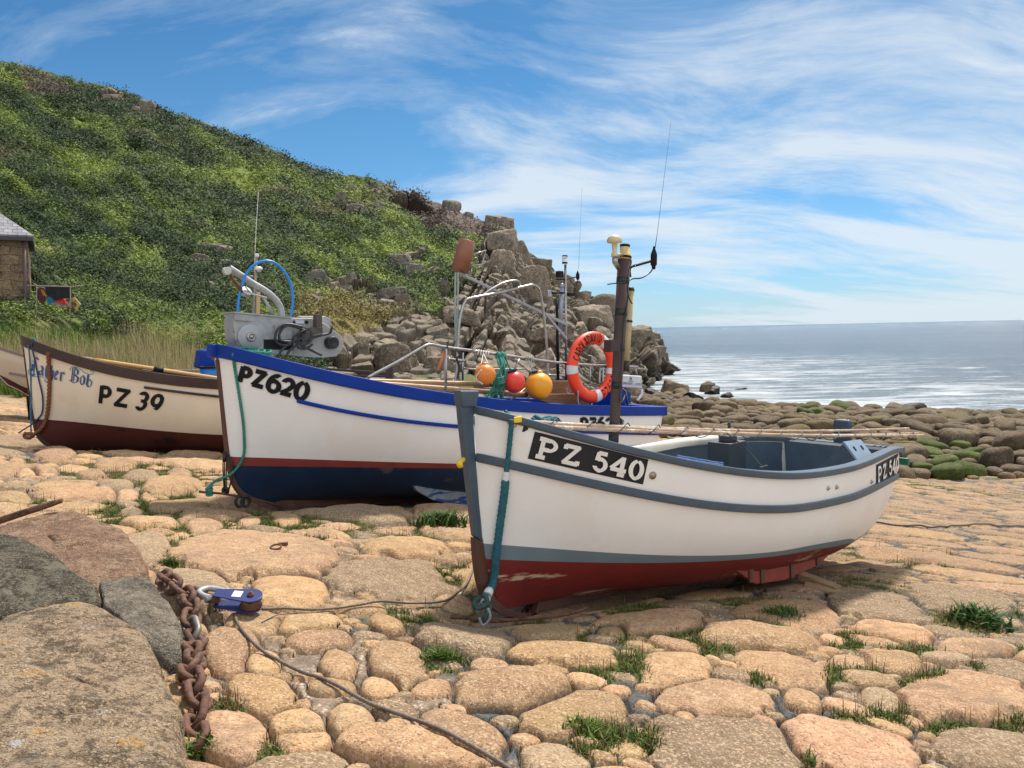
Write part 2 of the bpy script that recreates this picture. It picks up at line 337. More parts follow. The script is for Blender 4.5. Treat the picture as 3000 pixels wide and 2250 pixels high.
def q_of(S, X, Y):
    x, y, e1, e2 = S[:4]; det = e1[0]*e2[1]-e1[1]*e2[0]; dx = X-x; dy = Y-y
    a = (dx*e2[1]-dy*e2[0])/det; b = (-dx*e1[1]+dy*e1[0])/det; return (np.abs(a)**2.5+np.abs(b)**2.5)**0.4, a, b
rs = random.Random(11)
AX = math.atan2(-0.113, 0.088)
for (r0_, r1_, ntry, ymax) in ((0.34, 0.55, 3300, 21), (0.2, 0.34, 11500, 21), (0.12, 0.2, 28000, 19), (0.07, 0.12, 33000, 12), (0.035, 0.07, 20000, 6)):
    for _ in range(ntry):
        y = 1.5+(ymax-1.5)*rs.random()**(1.0 if r0_ > 0.15 else 1.3); x = y*rs.uniform(-1.1, 1.35)
        right = x/y > 0.28 and y > 4.0
        if r0_ > 0.33 and y < 6: continue
        R_ = rs.uniform(r0_, r1_)*(0.8 if y > 9 else 1); el = rs.uniform(1.0, 1.7) if not right else rs.uniform(1.5, 2.8)
        an = rs.gauss(0.1, 0.5) if not right else rs.gauss(-0.15, 0.2)
        A_, B_ = R_*math.sqrt(el), R_/math.sqrt(el)
        e1 = np.array([math.cos(an), math.sin(an)])*A_; e2 = np.array([-math.sin(an), math.cos(an)])*B_
        ok = True; rr = A_
        near = set()
        for gx in range(int((x-rr)//0.5), int((x+rr)//0.5)+1):
            for gy in range(int((y-rr)//0.5), int((y+rr)//0.5)+1): near.update(grid.get((gx, gy), ()))
        if near:
            tt = np.linspace(0, 2*math.pi, 12, endpoint=False); bx = x+e1[0]*np.cos(tt)+e2[0]*np.sin(tt); by = y+e1[1]*np.cos(tt)+e2[1]*np.sin(tt)
            lim = 0.84
            for j in near:
                if math.hypot(stones[j][0]-x, stones[j][1]-y) > rr+max(np.linalg.norm(stones[j][2]), np.linalg.norm(stones[j][3])): continue
                if q_of(stones[j], np.append(bx, x), np.append(by, y))[0].min() < lim: ok = False; break
        if ok: stones.append((x, y, e1, e2, R_, 0)); gput(len(stones)-1)
NC, NR = 1060, 760; U0, U1 = -1.15, 1.40
uu = np.linspace(U0, U1, NC); yy = 1.35*(24.5/1.35)**np.linspace(0, 1, NR)
UU, YY = np.meshgrid(uu, yy); XX = UU*YY
q0 = np.stack([XX.ravel(), YY.ravel(), XX.ravel()*0], 1)
wob = (fbm(q0*3.2, 3, 5)*0.17+fbm(q0*11, 3, 9)*0.08).reshape(XX.shape)
lump = fbm(q0*np.array([5, 5, 5]), 5, 21, .6).reshape(XX.shape)
Q1 = np.full(XX.shape, 9.0); Q2 = Q1.copy(); TOPS = np.zeros(XX.shape); EXs = np.ones(XX.shape)*3; TIL = np.zeros(XX.shape); TONE = np.ones(XX.shape+(3,)); SZ = np.zeros(XX.shape)
lny = math.log(24.5/1.35)
for i, S in enumerate(stones):
    x, y, e1, e2, R_, hand = S; rr = max(np.linalg.norm(e1), np.linalg.norm(e2))*1.55
    ya, yb = max(y-rr, 1.36), y+rr
    ia = int(max(0, math.log(ya/1.35)/lny*(NR-1)-1)); ib = int(min(NR-1, math.log(max(yb, 1.37)/1.35)/lny*(NR-1)+2))
    if ib <= ia: continue
    us = [(x-rr)/ya, (x+rr)/ya, (x-rr)/yb, (x+rr)/yb]; ja = int(max(0, (min(us)-U0)/(U1-U0)*(NC-1)-1)); jb = int(min(NC, (max(us)-U0)/(U1-U0)*(NC-1)+2))
    if jb <= ja: continue
    sx = XX[ia:ib, ja:jb]; sy = YY[ia:ib, ja:jb]; rh = random.Random(i*7+3); q, a, b = q_of(S, sx, sy); sg = rh.choice((1, -1)); q = q+wob[ia:ib, ja:jb]*1.2*sg*rh.uniform(.6, 1.4)
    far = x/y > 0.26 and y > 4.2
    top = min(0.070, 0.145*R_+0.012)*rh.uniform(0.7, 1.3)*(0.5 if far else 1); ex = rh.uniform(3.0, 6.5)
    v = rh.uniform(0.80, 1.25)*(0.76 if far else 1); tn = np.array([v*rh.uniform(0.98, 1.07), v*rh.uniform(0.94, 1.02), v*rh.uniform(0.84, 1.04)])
    if rh.random() < .22: tn = np.array([.80, .88, .98])*v*rh.uniform(.8, 1.0)
    s1, s2 = Q1[ia:ib, ja:jb], Q2[ia:ib, ja:jb]; m = q < s1; s2[:] = np.where(m, s1, np.minimum(s2, q)); s1[:] = np.where(m, q, s1)
    TOPS[ia:ib, ja:jb][m] = top; EXs[ia:ib, ja:jb][m] = ex; SZ[ia:ib, ja:jb][m] = R_; TIL[ia:ib, ja:jb][m] = (a*rh.uniform(-.5, .5)+b*rh.uniform(-.5, .5))[m]; TONE[ia:ib, ja:jb][m] = tn
MH = np.zeros(XX.shape)
HM = """950 1150 62 24|1290 1615 70 42|1335 1455 100 28|940 1445 60 24|560 1640 70 22|1810 1655 70 20|2100 1355 85 22|1700 1350 80 16|1500 1392 60 16|1830 1392 50 20|230 1105 36 12|500 1105 70 14|380 1228 20 10|640 1140 90 14|900 1330 40 12|1240 1385 50 16|1850 1470 90 22|2000 1480 70 20|1420 1610 40 26|1890 1560 80 18|2180 1580 40 18|1120 1330 70 10|980 1245 60 14|1540 1410 40 16|860 1175 50 14|1590 1305 90 12|1380 1310 80 12|500 1540 40 18|1650 1480 30 14|2050 1590 60 14|1850 1645 100 22|40 1005 40 10|150 1032 30 8|330 1018 50 12|430 1020 40 14|760 1145 60 12|700 1165 40 10|1960 1420 60 12|2130 1450 50 10"""
for ln in HM.replace('\n', '|').split('|'):
    a_, b_, c_, d_ = [float(v)*K for v in ln.split()]; c = gray(a_, b_); e1 = (gray(a_+c_, b_)-gray(a_-c_, b_))/2; e2 = (gray(a_, b_-d_)-gray(a_, b_+d_))/2
    q = q_of((c[0], c[1], e1[:2], e2[:2]), XX, YY)[0]; MH = np.maximum(MH, sstep(1.2, 0.75, q+0.35*fbm(q0*7, 2, 51).reshape(XX.shape)))
FARR = sstep(.24, .34, UU)*sstep(4, 5.2, YY)
EDG = np.minimum(1-Q1, (Q2-Q1)*0.85-0.035)-0.14*MH-0.055*FARR; EDG = np.clip(EDG, 0, 1); on = EDG > 0
Hs = on*(TOPS*np.clip(1-(1-EDG)**EXs, 0, 1)**0.62*(1+0.6*TIL)+0.021*lump*np.clip(SZ*5, 0, 1)*np.clip(EDG*4, 0, 1)+0.012)
SM = np.clip(EDG/0.045, 0, 1); QM = 1-np.minimum(1-Q1, (Q2-Q1)*0.85-0.035)
# joints: moss, tar
mossn = fbm(q0*0.55, 4, 31).reshape(XX.shape)+0.35*fbm(q0*3, 3, 33).reshape(XX.shape)
tarn = fbm(q0*0.6+9, 3, 41).reshape(XX.shape)
MOSS = sstep(0.10, 0.30, mossn)
MOSS = np.maximum(MOSS, MH)
TAR = np.maximum(sstep(0.12, 0.28, tarn), 0.75*FARR)
for ln in "1110 1560 90 80|1400 1650 60 40|1700 1545 150 55|1920 1600 90 45|950 1400 60 35|760 1360 90 20|1340 1380 60 20|1740 1595 120 30|1080 1620 60 40|380 1015 130 14|120 1003 160 8".split('|'):
    a_, b_, c_, d_ = [float(v)*K for v in ln.split()]; c = gray(a_, b_); e1 = (gray(a_+c_, b_)-gray(a_-c_, b_))/2; e2 = (gray(a_, b_-d_)-gray(a_, b_+d_))/2
    TAR = np.maximum(TAR, sstep(1.1, 0.85, q_of((c[0], c[1], e1[:2], e2[:2]), XX, YY)[0]))
gap = 1-SM
Hs = Hs+gap*(0.010*fbm(q0*14, 3, 61).reshape(XX.shape)+0.018+0.008*MOSS)
Hs = Hs-0.042*np.exp(-((QM-1.03)/0.055)**2)*(1-0.6*MOSS)
for (kx, ky, th_, kl) in ((-.20, 4.02, 43, 4.2), (-2.47, 6.48, 42, 4.9), (-6.02, 9.42, 33, 4.9)):
    ax_, ay_ = math.cos(math.radians(th_)), math.sin(math.radians(th_)); s1 = np.clip((XX-kx)*ax_+(YY-ky)*ay_, 0.0, kl); dk_ = np.hypot(XX-kx-ax_*s1, YY-ky-ay_*s1); e_ = np.exp(-(dk_/0.22)**4); e2_ = np.exp(-(dk_/0.55)**4); Hs = Hs*(1-0.85*e_)*(1-.6*e2_)-0.05*e_-0.045*e2_
Z = G(XX, YY)+Hs
EDGE = 19.5+0.9*fbm(q0*0.4, 3, 71).reshape(XX.shape)      # far edge of the slip
def drop(X, Y): return 0.0
Z = Z-sstep(0, 0.8, YY-EDGE)*0.5
V = np.stack([XX, YY, Z], -1).reshape(-1, 3); ii = np.arange(NR*NC).reshape(NR, NC)
Fq = np.stack([ii[:-1, :-1], ii[:-1, 1:], ii[1:, 1:], ii[1:, :-1]], -1).reshape(-1, 4)
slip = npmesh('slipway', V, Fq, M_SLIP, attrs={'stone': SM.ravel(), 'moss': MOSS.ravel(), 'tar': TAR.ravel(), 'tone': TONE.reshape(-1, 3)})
tag(slip, None, None, kind='structure')
SLIPZ = Z
def slip_z(x, y):                                        # height of the slip surface, stones included
    x = np.asarray(x, float); y = np.asarray(y, float)
    r_ = np.clip(np.log(np.clip(y, 1.36, 24.4)/1.35)/lny*(NR-1), 0, NR-2); c_ = np.clip((x/y-U0)/(U1-U0)*(NC-1), 0, NC-2)
    i = r_.astype(int); j = c_.astype(int); fr = r_-i; fc = c_-j
    return (SLIPZ[i, j]*(1-fr)+SLIPZ[i+1, j]*fr)*(1-fc)+(SLIPZ[i, j+1]*(1-fr)+SLIPZ[i+1, j+1]*fr)*fc
# -------- coarse land under and beyond it
xs = np.concatenate([np.linspace(-140, -30, 30)[:-1], np.linspace(-30, 50, 200), np.linspace(50, 120, 20)[1:]]); ys = np.concatenate([np.linspace(-25, 0, 12)[:-1], np.linspace(0, 70, 180), np.linspace(70, 160, 40)[1:]])
X2, Y2 = np.meshgrid(xs, ys); q2 = np.stack([X2.ravel(), Y2.ravel(), X2.ravel()*0], 1)
inside = (Y2 < 24.0) & (X2 < 1.37*np.maximum(Y2, 0.01)) & (X2 > -1.12*np.maximum(Y2, 0.01)) & (Y2 > 1.5)
Z2 = G(X2, Y2)-0.25-0.25*inside+0.10*fbm(q2*0.6, 3, 3).reshape(X2.shape)
land = stone_mat('beach_ground', attr=True, c=((0.20, 0.15, 0.09), (0.10, 0.085, 0.055), (0.26, 0.2, 0.13)))
gm_ = sstep(16.5, 17.6, Y2+0.12*X2+0.5*fbm(q2*0.7, 3, 4).reshape(X2.shape))*sstep(3.0, 1.0, X2)
i2 = np.arange(X2.size).reshape(X2.shape)
npo = npmesh('ground', np.stack([X2, Y2, Z2], -1).reshape(-1, 3), np.stack([i2[:-1, :-1], i2[:-1, 1:], i2[1:, 1:], i2[1:, :-1]], -1).reshape(-1, 4), land, attrs={'stone': 1-gm_.ravel(), 'moss': gm_.ravel(), 'tar': 0*gm_.ravel(), 'tone': np.ones((X2.size, 3))})
tag(npo, None, None, kind='structure')
# ================================================================ SEA
def sea_mat():
    m = bpy.data.materials.new('sea_water'); m.use_nodes = True; t = m.node_tree; b = t.nodes['Principled BSDF']
    b.inputs['Roughness'].default_value = 0.10; b.inputs['IOR'].default_value = 1.33
    tcn = N(t, 'ShaderNodeTexCoord')
    def noise(sx, scale, det=5, rot=0.25, rg=0.6):
        mp = N(t, 'ShaderNodeMapping'); mp.inputs['Scale'].default_value = sx; mp.inputs['Rotation'].default_value = (0, 0, rot); L(t, tcn.outputs['Object'], mp.inputs[0])
        n = N(t, 'ShaderNodeTexNoise'); n.inputs['Scale'].default_value = scale; n.inputs['Detail'].default_value = det; n.inputs['Roughness'].default_value = rg; L(t, mp.outputs[0], n.inputs[0]); return n.outputs[0]
    wa = noise((0.4, 1, 1), 0.10, 8, 0.2, 0.72); wb = noise((0.6, 1, 1), 1.7, 5, 0.3, 0.62); wc = noise((0.3, 1, 1), 0.018, 5)
    foam_glint = noise((0.22, 1, 1), 0.55, 9, 0.2, 0.75)  # pale streaks: foam, plus glint painted as colour
    at = N(t, 'ShaderNodeAttribute', attribute_name='shallow')
    base = mixc(t, ramp(t, wc, [(0.35, 0.0), (0.65, 1.0)]), (0.035, 0.06, 0.10), (0.06, 0.095, 0.14))
    base = mixc(t, math_node(t, 'MULTIPLY', at.outputs['Fac'], 0.75), base, (0.24, 0.27, 0.29))  # silver sheen painted into the base colour towards the shore
    fo = math_node(t, 'ADD', foam_glint, math_node(t, 'MULTIPLY', at.outputs['Fac'], 0.17))
    fm = ramp(t, fo, [(0.61, 0.0), (0.74, 0.85)]); base = mixc(t, fm, base, (0.62, 0.66, 0.68)); L(t, base, b.inputs['Base Color'])
    L(t, math_node(t, 'ADD', math_node(t, 'MULTIPLY', fm, 0.5), 0.16), b.inputs['Roughness'])
    h = math_node(t, 'ADD', math_node(t, 'MULTIPLY', wa, 4.5), math_node(t, 'MULTIPLY', wb, 1.1))
    bp = N(t, 'ShaderNodeBump'); bp.inputs['Strength'].default_value = 0.8; bp.inputs['Distance'].default_value = 0.9; L(t, h, bp.inputs['Height']); L(t, bp.outputs[0], b.inputs['Normal']); return m
rr_ = np.concatenate([np.linspace(15, 120, 260), 120*(250)**np.linspace(0, 1, 90)[1:]]); aa = np.linspace(-0.9, 1.15, 300)
RR, AA = np.meshgrid(rr_, aa, indexing='ij'); XS = RR*np.sin(AA); YS = RR*np.cos(AA)
qs = np.stack([XS.ravel(), YS.ravel(), XS.ravel()*0], 1); fade = np.clip(1-(RR-80)/200, 0, 1)
ZS = SEA+fade*(0.10*fbm(qs*np.array([0.10, 0.32, 1]), 3, 81).reshape(XS.shape)+0.05*fbm(qs*np.array([0.5, 1.3, 1]), 3, 83).reshape(XS.shape))
sh = sstep(55, 0, -shore_d(XS, YS))  # mask of the painted near-shore sheen
i3 = np.arange(XS.size).reshape(XS.shape)
sea = npmesh('sea', np.stack([XS, YS, ZS], -1).reshape(-1, 3), np.stack([i3[:-1, :-1], i3[:-1, 1:], i3[1:, 1:], i3[1:, :-1]], -1).reshape(-1, 4), sea_mat(), attrs={'shallow': sh.ravel()})
tag(sea, None, None, kind='structure')
# ================================================================ HILL AND CLIFF
ridge = [(-900, 20), (-300, 90), (0, 180), (60, 192), (180, 222), (330, 258), (420, 292), (470, 322), (560, 345), (680, 392), (800, 440), (900, 482), (960, 505), (1080, 520), (1150, 552), (1230, 585), (1290, 598), (1340, 618), (1400, 645), (1436, 652), (1480, 645), (1492, 690), (1520, 735), (1560, 752), (1600, 788), (1650, 795), (1690, 860), (1720, 880), (1735, 868), (1785, 880), (1802, 950), (1850, 955), (1890, 968), (1920, 1010), (1942, 1055), (1985, 1075)]
rx, ry = np.array(ridge, float).T
drx, dry = np.array([(-900, 130), (0, 118), (600, 98), (1100, 84), (1450, 74), (1600, 78), (1800, 84), (1990, 92)], float).T
bx_, by_, bd_ = np.array([(-900, 1010, 30), (-200, 985, 28), (0, 965, 27), (300, 985, 27), (640, 1040, 25), (820, 1090, 22), (950, 1150, 20), (1150, 1200, 19), (1400, 1205, 21), (1650, 1190, 27), (1800, 1165, 40), (1900, 1130, 62), (1985, 1094, 86)], float).T
HCn, HRn = 900, 420
hx = np.concatenate([np.linspace(-900, -60, 90)[:-1], np.linspace(-60, 1985, HCn-89)]); hr = np.linspace(0, 1, HRn)
HXm, HRm = np.meshgrid(hx, hr)
BPY = np.interp(hx, bx_, by_); BD = np.interp(hx, bx_, bd_); RPY = np.interp(hx, rx, ry); RD = np.interp(hx, drx, dry)
PYm = BPY+(RPY-BPY)*HRm; Dm = BD*(RD/BD)**(HRm**1.05)
Pm = P(HXm, PYm, Dm)
bl = [(560, 1700), (600, 1398), (640, 1412), (700, 1412), (760, 1372), (800, 1400), (860, 1335), (900, 1300), (930, 1160), (960, 1090), (1000, 1015), (1040, 965), (1100, 930), (1200, 900)]
by2, bx2 = np.array(bl, float).T
Pf = Pm.reshape(-1, 3)
edge = np.interp(PYm.ravel(), by2, bx2)+40*fbm(Pf*0.25, 4, 91)
rock = sstep(-12, 14, HXm.ravel()-edge)
pxy = np.stack([HXm.ravel(), PYm.ravel(), 0*PYm.ravel()], 1)
outc = np.zeros(len(Pf))
for (ox, oy, ow, oh) in [(1130, 560, 60, 22), (1200, 610, 70, 26), (1250, 632, 46, 20), (1010, 560, 22, 14), (1215, 765, 40, 14), (1262, 805, 34, 14), (1010, 860, 60, 24), (1060, 850, 50, 26), (1130, 900, 70, 26), (920, 900, 26, 14), (1296, 862, 24, 28), (430, 320, 26, 26), (330, 290, 40, 12)]:
    outc = np.maximum(outc, sstep(1.25, 0.8, np.hypot((pxy[:, 0]-ox)/ow, (pxy[:, 1]-oy)/oh)+0.5*fbm(pxy*0.03, 3, 97)))
rock = np.maximum(rock, outc*0.95)
Nn = np.cross(np.gradient(Pm, axis=1), np.gradient(Pm, axis=0)).reshape(-1, 3); Nn /= np.linalg.norm(Nn, axis=1)[:, None]+1e-9
Nn[Nn[:, 2] < 0] *= -1
Nn = Nn+np.array([0.15, -0.55, 0.25]); Nn /= np.linalg.norm(Nn, axis=1)[:, None]
# vegetation relief: wind-combed mounds
ca, sa = math.cos(math.radians(-24)), math.sin(math.radians(-24))
sx_ = (Pf[:, 0]*0.9-Pf[:, 2]*1.2)/5.0; sy_ = (Pf[:, 0]*0.5+Pf[:, 2]*1.6+Pf[:, 1]*0.35)/1.6
an_ = math.radians(27); qv = np.stack([(pxy[:, 0]*math.cos(an_)+pxy[:, 1]*math.sin(an_))/170, (-pxy[:, 0]*math.sin(an_)+pxy[:, 1]*math.cos(an_))/27, Pf[:, 1]*0.02], 1)
dist = Pf[:, 1]
veg = 1.5*(1-np.abs(fbm(qv, 3, 101))*1.6)+0.35*fbm(Pf*0.9, 4, 103)+0.7*fbm(Pf*0.12, 3, 107)
mound = np.clip(fbm(Pf*0.35, 2, 109)-0.05, 0, 1)*1.6
# rock relief: jointed blocks
seaw = sstep(1330, 1450, pxy[:, 0])[:, None]; ps = Pf*(np.array([0.42, 0.30, 0.22])*(1-seaw)+np.array([0.52, 0.20, 0.11])*seaw)+0.25*np.stack([fbm(Pf*0.2, 2, 111), fbm(Pf*0.2, 2, 112), fbm(Pf*0.2, 2, 113)], 1)
f1, f2, ra, rb, ce = worley(ps, 200); rel = ps-ce
blk = 1.5*(ra-0.45)+1.1*(rel[:, 0]*(rb-0.5)*2+rel[:, 2]*(ra-0.5)*2.2)-0.7*sstep(0.12, 0.0, f2-f1)
g1, g2, rc, rd_, ce2 = worley(Pf*np.array([1.3, 1.0, 0.7]), 300); rel2 = Pf*np.array([1.3, 1.0, 0.7])-ce2
blk2 = 0.42*(rc-0.5)+0.4*(rel2[:, 0]*(rd_-0.5)*2+rel2[:, 2]*(rc-0.5)*2)-0.28*sstep(0.12, 0, g2-g1)+0.12*fbm(Pf*2.2, 3, 121)
rr2 = 1-np.abs(HRm.ravel()*2-1)**8
amp = np.clip(dist/60, 0.35, 1.0)
top = sstep(1.0, 0.93, HRm.ravel()); bot = sstep(0, 0.02, HRm.ravel())
disp = (rock*(blk*1.15+blk2)*amp*np.clip(top+0.35, 0, 1)+(1-rock)*(veg*0.75+mound*0.5-0.6)*np.clip(amp, 0.3, 1)*(0.25+0.75*sstep(1.0, 0.88, HRm.ravel())))*bot
Ph = Pf+Nn*disp[:, None]
# shoulder behind the ridge
nb = 8; rid_pts = Ph.reshape(HRn, len(hx), 3)[-1]; back = [rid_pts+np.array([0.6*k, 3.0*k**1.3, -0.10*k**2.0]) for k in range(1, nb+1)]
skirt = Ph.reshape(HRn, len(hx), 3)[0]+np.array([0, -1.5, -3.5]); Vh = np.concatenate([skirt[None], Ph.reshape(HRn, len(hx), 3), np.array(back)], 0)
pt = 0.6*fbm(Pf*0.07, 4, 131)+1.3*fbm(qv*1.15, 4, 133)
brown = sstep(0.12, 0.3, fbm(Pf*0.06+5, 3, 135)+0.35*fbm(Pf*0.5, 3, 137))
scr = sstep(1.25, 0.85, np.hypot((pxy[:, 0]-1290)/150, (pxy[:, 1]-625-0.35*(pxy[:, 0]-1290))/62)+0.3*fbm(pxy*0.02, 3, 141))
scr = np.maximum(scr, 0.8*sstep(1.2, 0.8, np.hypot((pxy[:, 0]-125)/75, (pxy[:, 1]-255-0.3*(pxy[:, 0]-125))/38)+0.3*fbm(pxy*0.02, 3, 142)))
dry = sstep(1.25, 0.75, np.hypot((pxy[:, 0]-1060)/190, (pxy[:, 1]-950-0.2*(pxy[:, 0]-1060))/60)+0.4*fbm(pxy*0.02, 3, 143))
rock = np.where(scr > 0.3, rock*(1-scr), rock)
hcol = np.zeros((len(Pf), 3)); g_l = np.array([0.160, 0.200, 0.036]); g_d = np.array([0.034, 0.052, 0.021]); g_m = np.array([0.082, 0.115, 0.028]); br = np.array([0.125, 0.10, 0.055])
k1 = sstep(-0.3, 0.25, pt)[:, None]; hcol = g_d*(1-k1)+g_m*k1; k2 = sstep(0.08, 0.55, pt+0.25*fbm(Pf*0.8, 3, 145))[:, None]; hcol = hcol*(1-k2)+g_l*k2
hcol = hcol*(1-0.6*brown[:, None])+br*0.6*brown[:, None]; hcol = hcol*(1-scr[:, None])+np.array([0.095, 0.070, 0.055])*scr[:, None]; hcol = hcol*(1-0.75*dry[:, None])+np.array([0.17, 0.125, 0.035])*0.75*dry[:, None]
def att_mat(name, rough=0.9, extra=None, noise_scale=3.0, var=0.35):
    m = bpy.data.materials.new(name); m.use_nodes = True; t = m.node_tree; b = t.nodes['Principled BSDF']; b.inputs['Roughness'].default_value = rough; b.inputs['Specular IOR Level'].default_value = 0.2
    at = N(t, 'ShaderNodeAttribute', attribute_name='tone'); tcn = N(t, 'ShaderNodeTexCoord')
    n = N(t, 'ShaderNodeTexNoise'); n.inputs['Scale'].default_value = noise_scale; n.inputs['Detail'].default_value = 6; L(t, tcn.outputs['Object'], n.inputs[0])
    f = ramp(t, n.outputs[0], [(0.3, 1-var), (0.7, 1+var)]); col = mixc(t, 1.0, at.outputs['Color'], f, 'MULTIPLY')
    if extra: col = extra(t, tcn, col)
    L(t, col, b.inputs['Base Color']); return m
def cliff_col(t, tcn, col):
    rk = N(t, 'ShaderNodeAttribute', attribute_name='rockmask')
    def noise(s3, sc_, det=8, rg=0.65):
        mp = N(t, 'ShaderNodeMapping'); mp.inputs['Scale'].default_value = s3; L(t, tcn.outputs['Object'], mp.inputs[0])
        n = N(t, 'ShaderNodeTexNoise'); n.inputs['Scale'].default_value = sc_; n.inputs['Detail'].default_value = det; n.inputs['Roughness'].default_value = rg; L(t, mp.outputs[0], n.inputs[0]); return n.outputs[0]
    r = mixc(t, ramp(t, noise((1, 1, 0.35), 0.5), [(0.35, 0.0), (0.65, 1.0)]), (0.20, 0.158, 0.118), (0.125, 0.112, 0.088))
    r = mixc(t, ramp(t, noise((1, 1, 1), 1.6), [(0.52, 0.0), (0.66, 0.9)]), r, (0.27, 0.215, 0.16))
    r = mixc(t, ramp(t, noise((1, 1, 0.3), 2.3), [(0.56, 0.0), (0.66, 0.8)]), r, (0.055, 0.045, 0.035))
    r = mixc(t, ramp(t, noise((1, 1, 1), 0.9), [(0.60, 0.0), (0.72, 0.6)]), r, (0.10, 0.11, 0.035))
    zz_ = N(t, 'ShaderNodeSeparateXYZ'); L(t, tcn.outputs['Object'], zz_.inputs[0])
    wet = ramp(t, math_node(t, 'ADD', math_node(t, 'MULTIPLY', math_node(t, 'SUBTRACT', zz_.outputs[2], SEA), 0.4), math_node(t, 'MULTIPLY', noise((1, 1, 1), 0.6), 0.6)), [(0.45, 0.75), (0.75, 0.0)])
    r = mixc(t, wet, r, (0.035, 0.03, 0.024))
    return mixc(t, rk.outputs['Fac'], col, r)
M_HILL = att_mat('hillside', extra=cliff_col)
TH = np.concatenate([hcol.reshape(HRn, -1, 3)[:1], hcol.reshape(HRn, -1, 3), np.repeat(hcol.reshape(HRn, -1, 3)[-1:], nb, 0)], 0)
i4 = np.arange(Vh.shape[0]*Vh.shape[1]).reshape(Vh.shape[:2])
RWt = np.concatenate([rock.reshape(HRn, -1)[:1], rock.reshape(HRn, -1), np.repeat(rock.reshape(HRn, -1)[-1:], nb, 0)], 0)
hill = npmesh('hillside', Vh.reshape(-1, 3), np.stack([i4[:-1, :-1], i4[:-1, 1:], i4[1:, 1:], i4[1:, :-1]], -1).reshape(-1, 4), M_HILL, smooth=False, attrs={'rockmask': RWt.ravel(), 'tone': TH.reshape(-1, 3)})
tag(hill, None, None, kind='structure')
# -------- leafy cover on the hill: clumps of small leaves
def leaf_cards(cent, nrm, size, tone, per, spread, rng, squash=0.6):
    n = len(cent); c = np.repeat(cent, per, 0); s_ = np.repeat(size, per); nn = np.repeat(nrm, per, 0); tn = np.repeat(tone, per, 0)
    off = rng.normal(size=(n*per, 3)); off /= np.linalg.norm(off, axis=1)[:, None]; off *= (rng.random(n*per)**0.4)[:, None]*(np.repeat(spread, per))[:, None]; off[:, 2] *= squash; off[:, 2] += np.repeat(spread, per)*0.25
    c = c+off; cn_ = nn+rng.normal(size=(n*per, 3))*0.55; cn_ /= np.linalg.norm(cn_, axis=1)[:, None]; a = np.cross(cn_, rng.normal(size=(n*per, 3))); a /= np.linalg.norm(a, axis=1)[:, None]; b = np.cross(cn_, a)
    s_ = s_*rng.uniform(0.6, 1.3, n*per)
    Vt = np.stack([c-a*s_[:, None], c+b*s_[:, None]*0.45, c+a*s_[:, None], c-b*s_[:, None]*0.45], 1).reshape(-1, 3)
    hv = np.clip(1+rng.normal(0, 0.20, n*per), 0.5, 1.6)
    return Vt, np.repeat(tn*hv[:, None], 4, 0)
pg = Ph.reshape(HRn, len(hx), 3)
area = np.linalg.norm(np.cross(np.gradient(pg, axis=1), np.gradient(pg, axis=0)), axis=2).ravel()/np.maximum(dist, 10)**1.35
area *= (HRm.ravel() < 0.985)*(1-np.clip(rock*1.3, 0, 1))*(1-0.7*scr)*(pxy[:, 0] > -250)*(0.25+sstep(-0.2, 0.3, fbm(Pf*0.5, 3, 151)+0.5*fbm(qv, 2, 153)))*(1-.62*k2[:, 0]*(HRm.ravel() > .12))
pk = RNG.choice(len(Pf), 34000, p=area/area.sum(), replace=True)
cl = Ph[pk]+RNG.normal(0, 0.15, (len(pk), 3)); dk_ = dist[pk]
tn = hcol[pk]*RNG.uniform(0.75, 1.45, (len(pk), 1))*np.array([1, 1.02, 1])
Vt, tt = leaf_cards(cl, Nn[pk], 0.0016*dk_+0.015, tn, 16, 0.009*dk_+0.08, RNG)
M_LEAF = att_mat('heath_leaves', rough=0.75, noise_scale=0.8, var=0.2)
hl = npmesh('bracken', Vt, np.arange(len(Vt)).reshape(-1, 4), M_LEAF, smooth=False, attrs={'tone': tt})
tag(hl, 'green bracken, gorse and heath covering the steep hillside', 'bracken', kind='stuff')
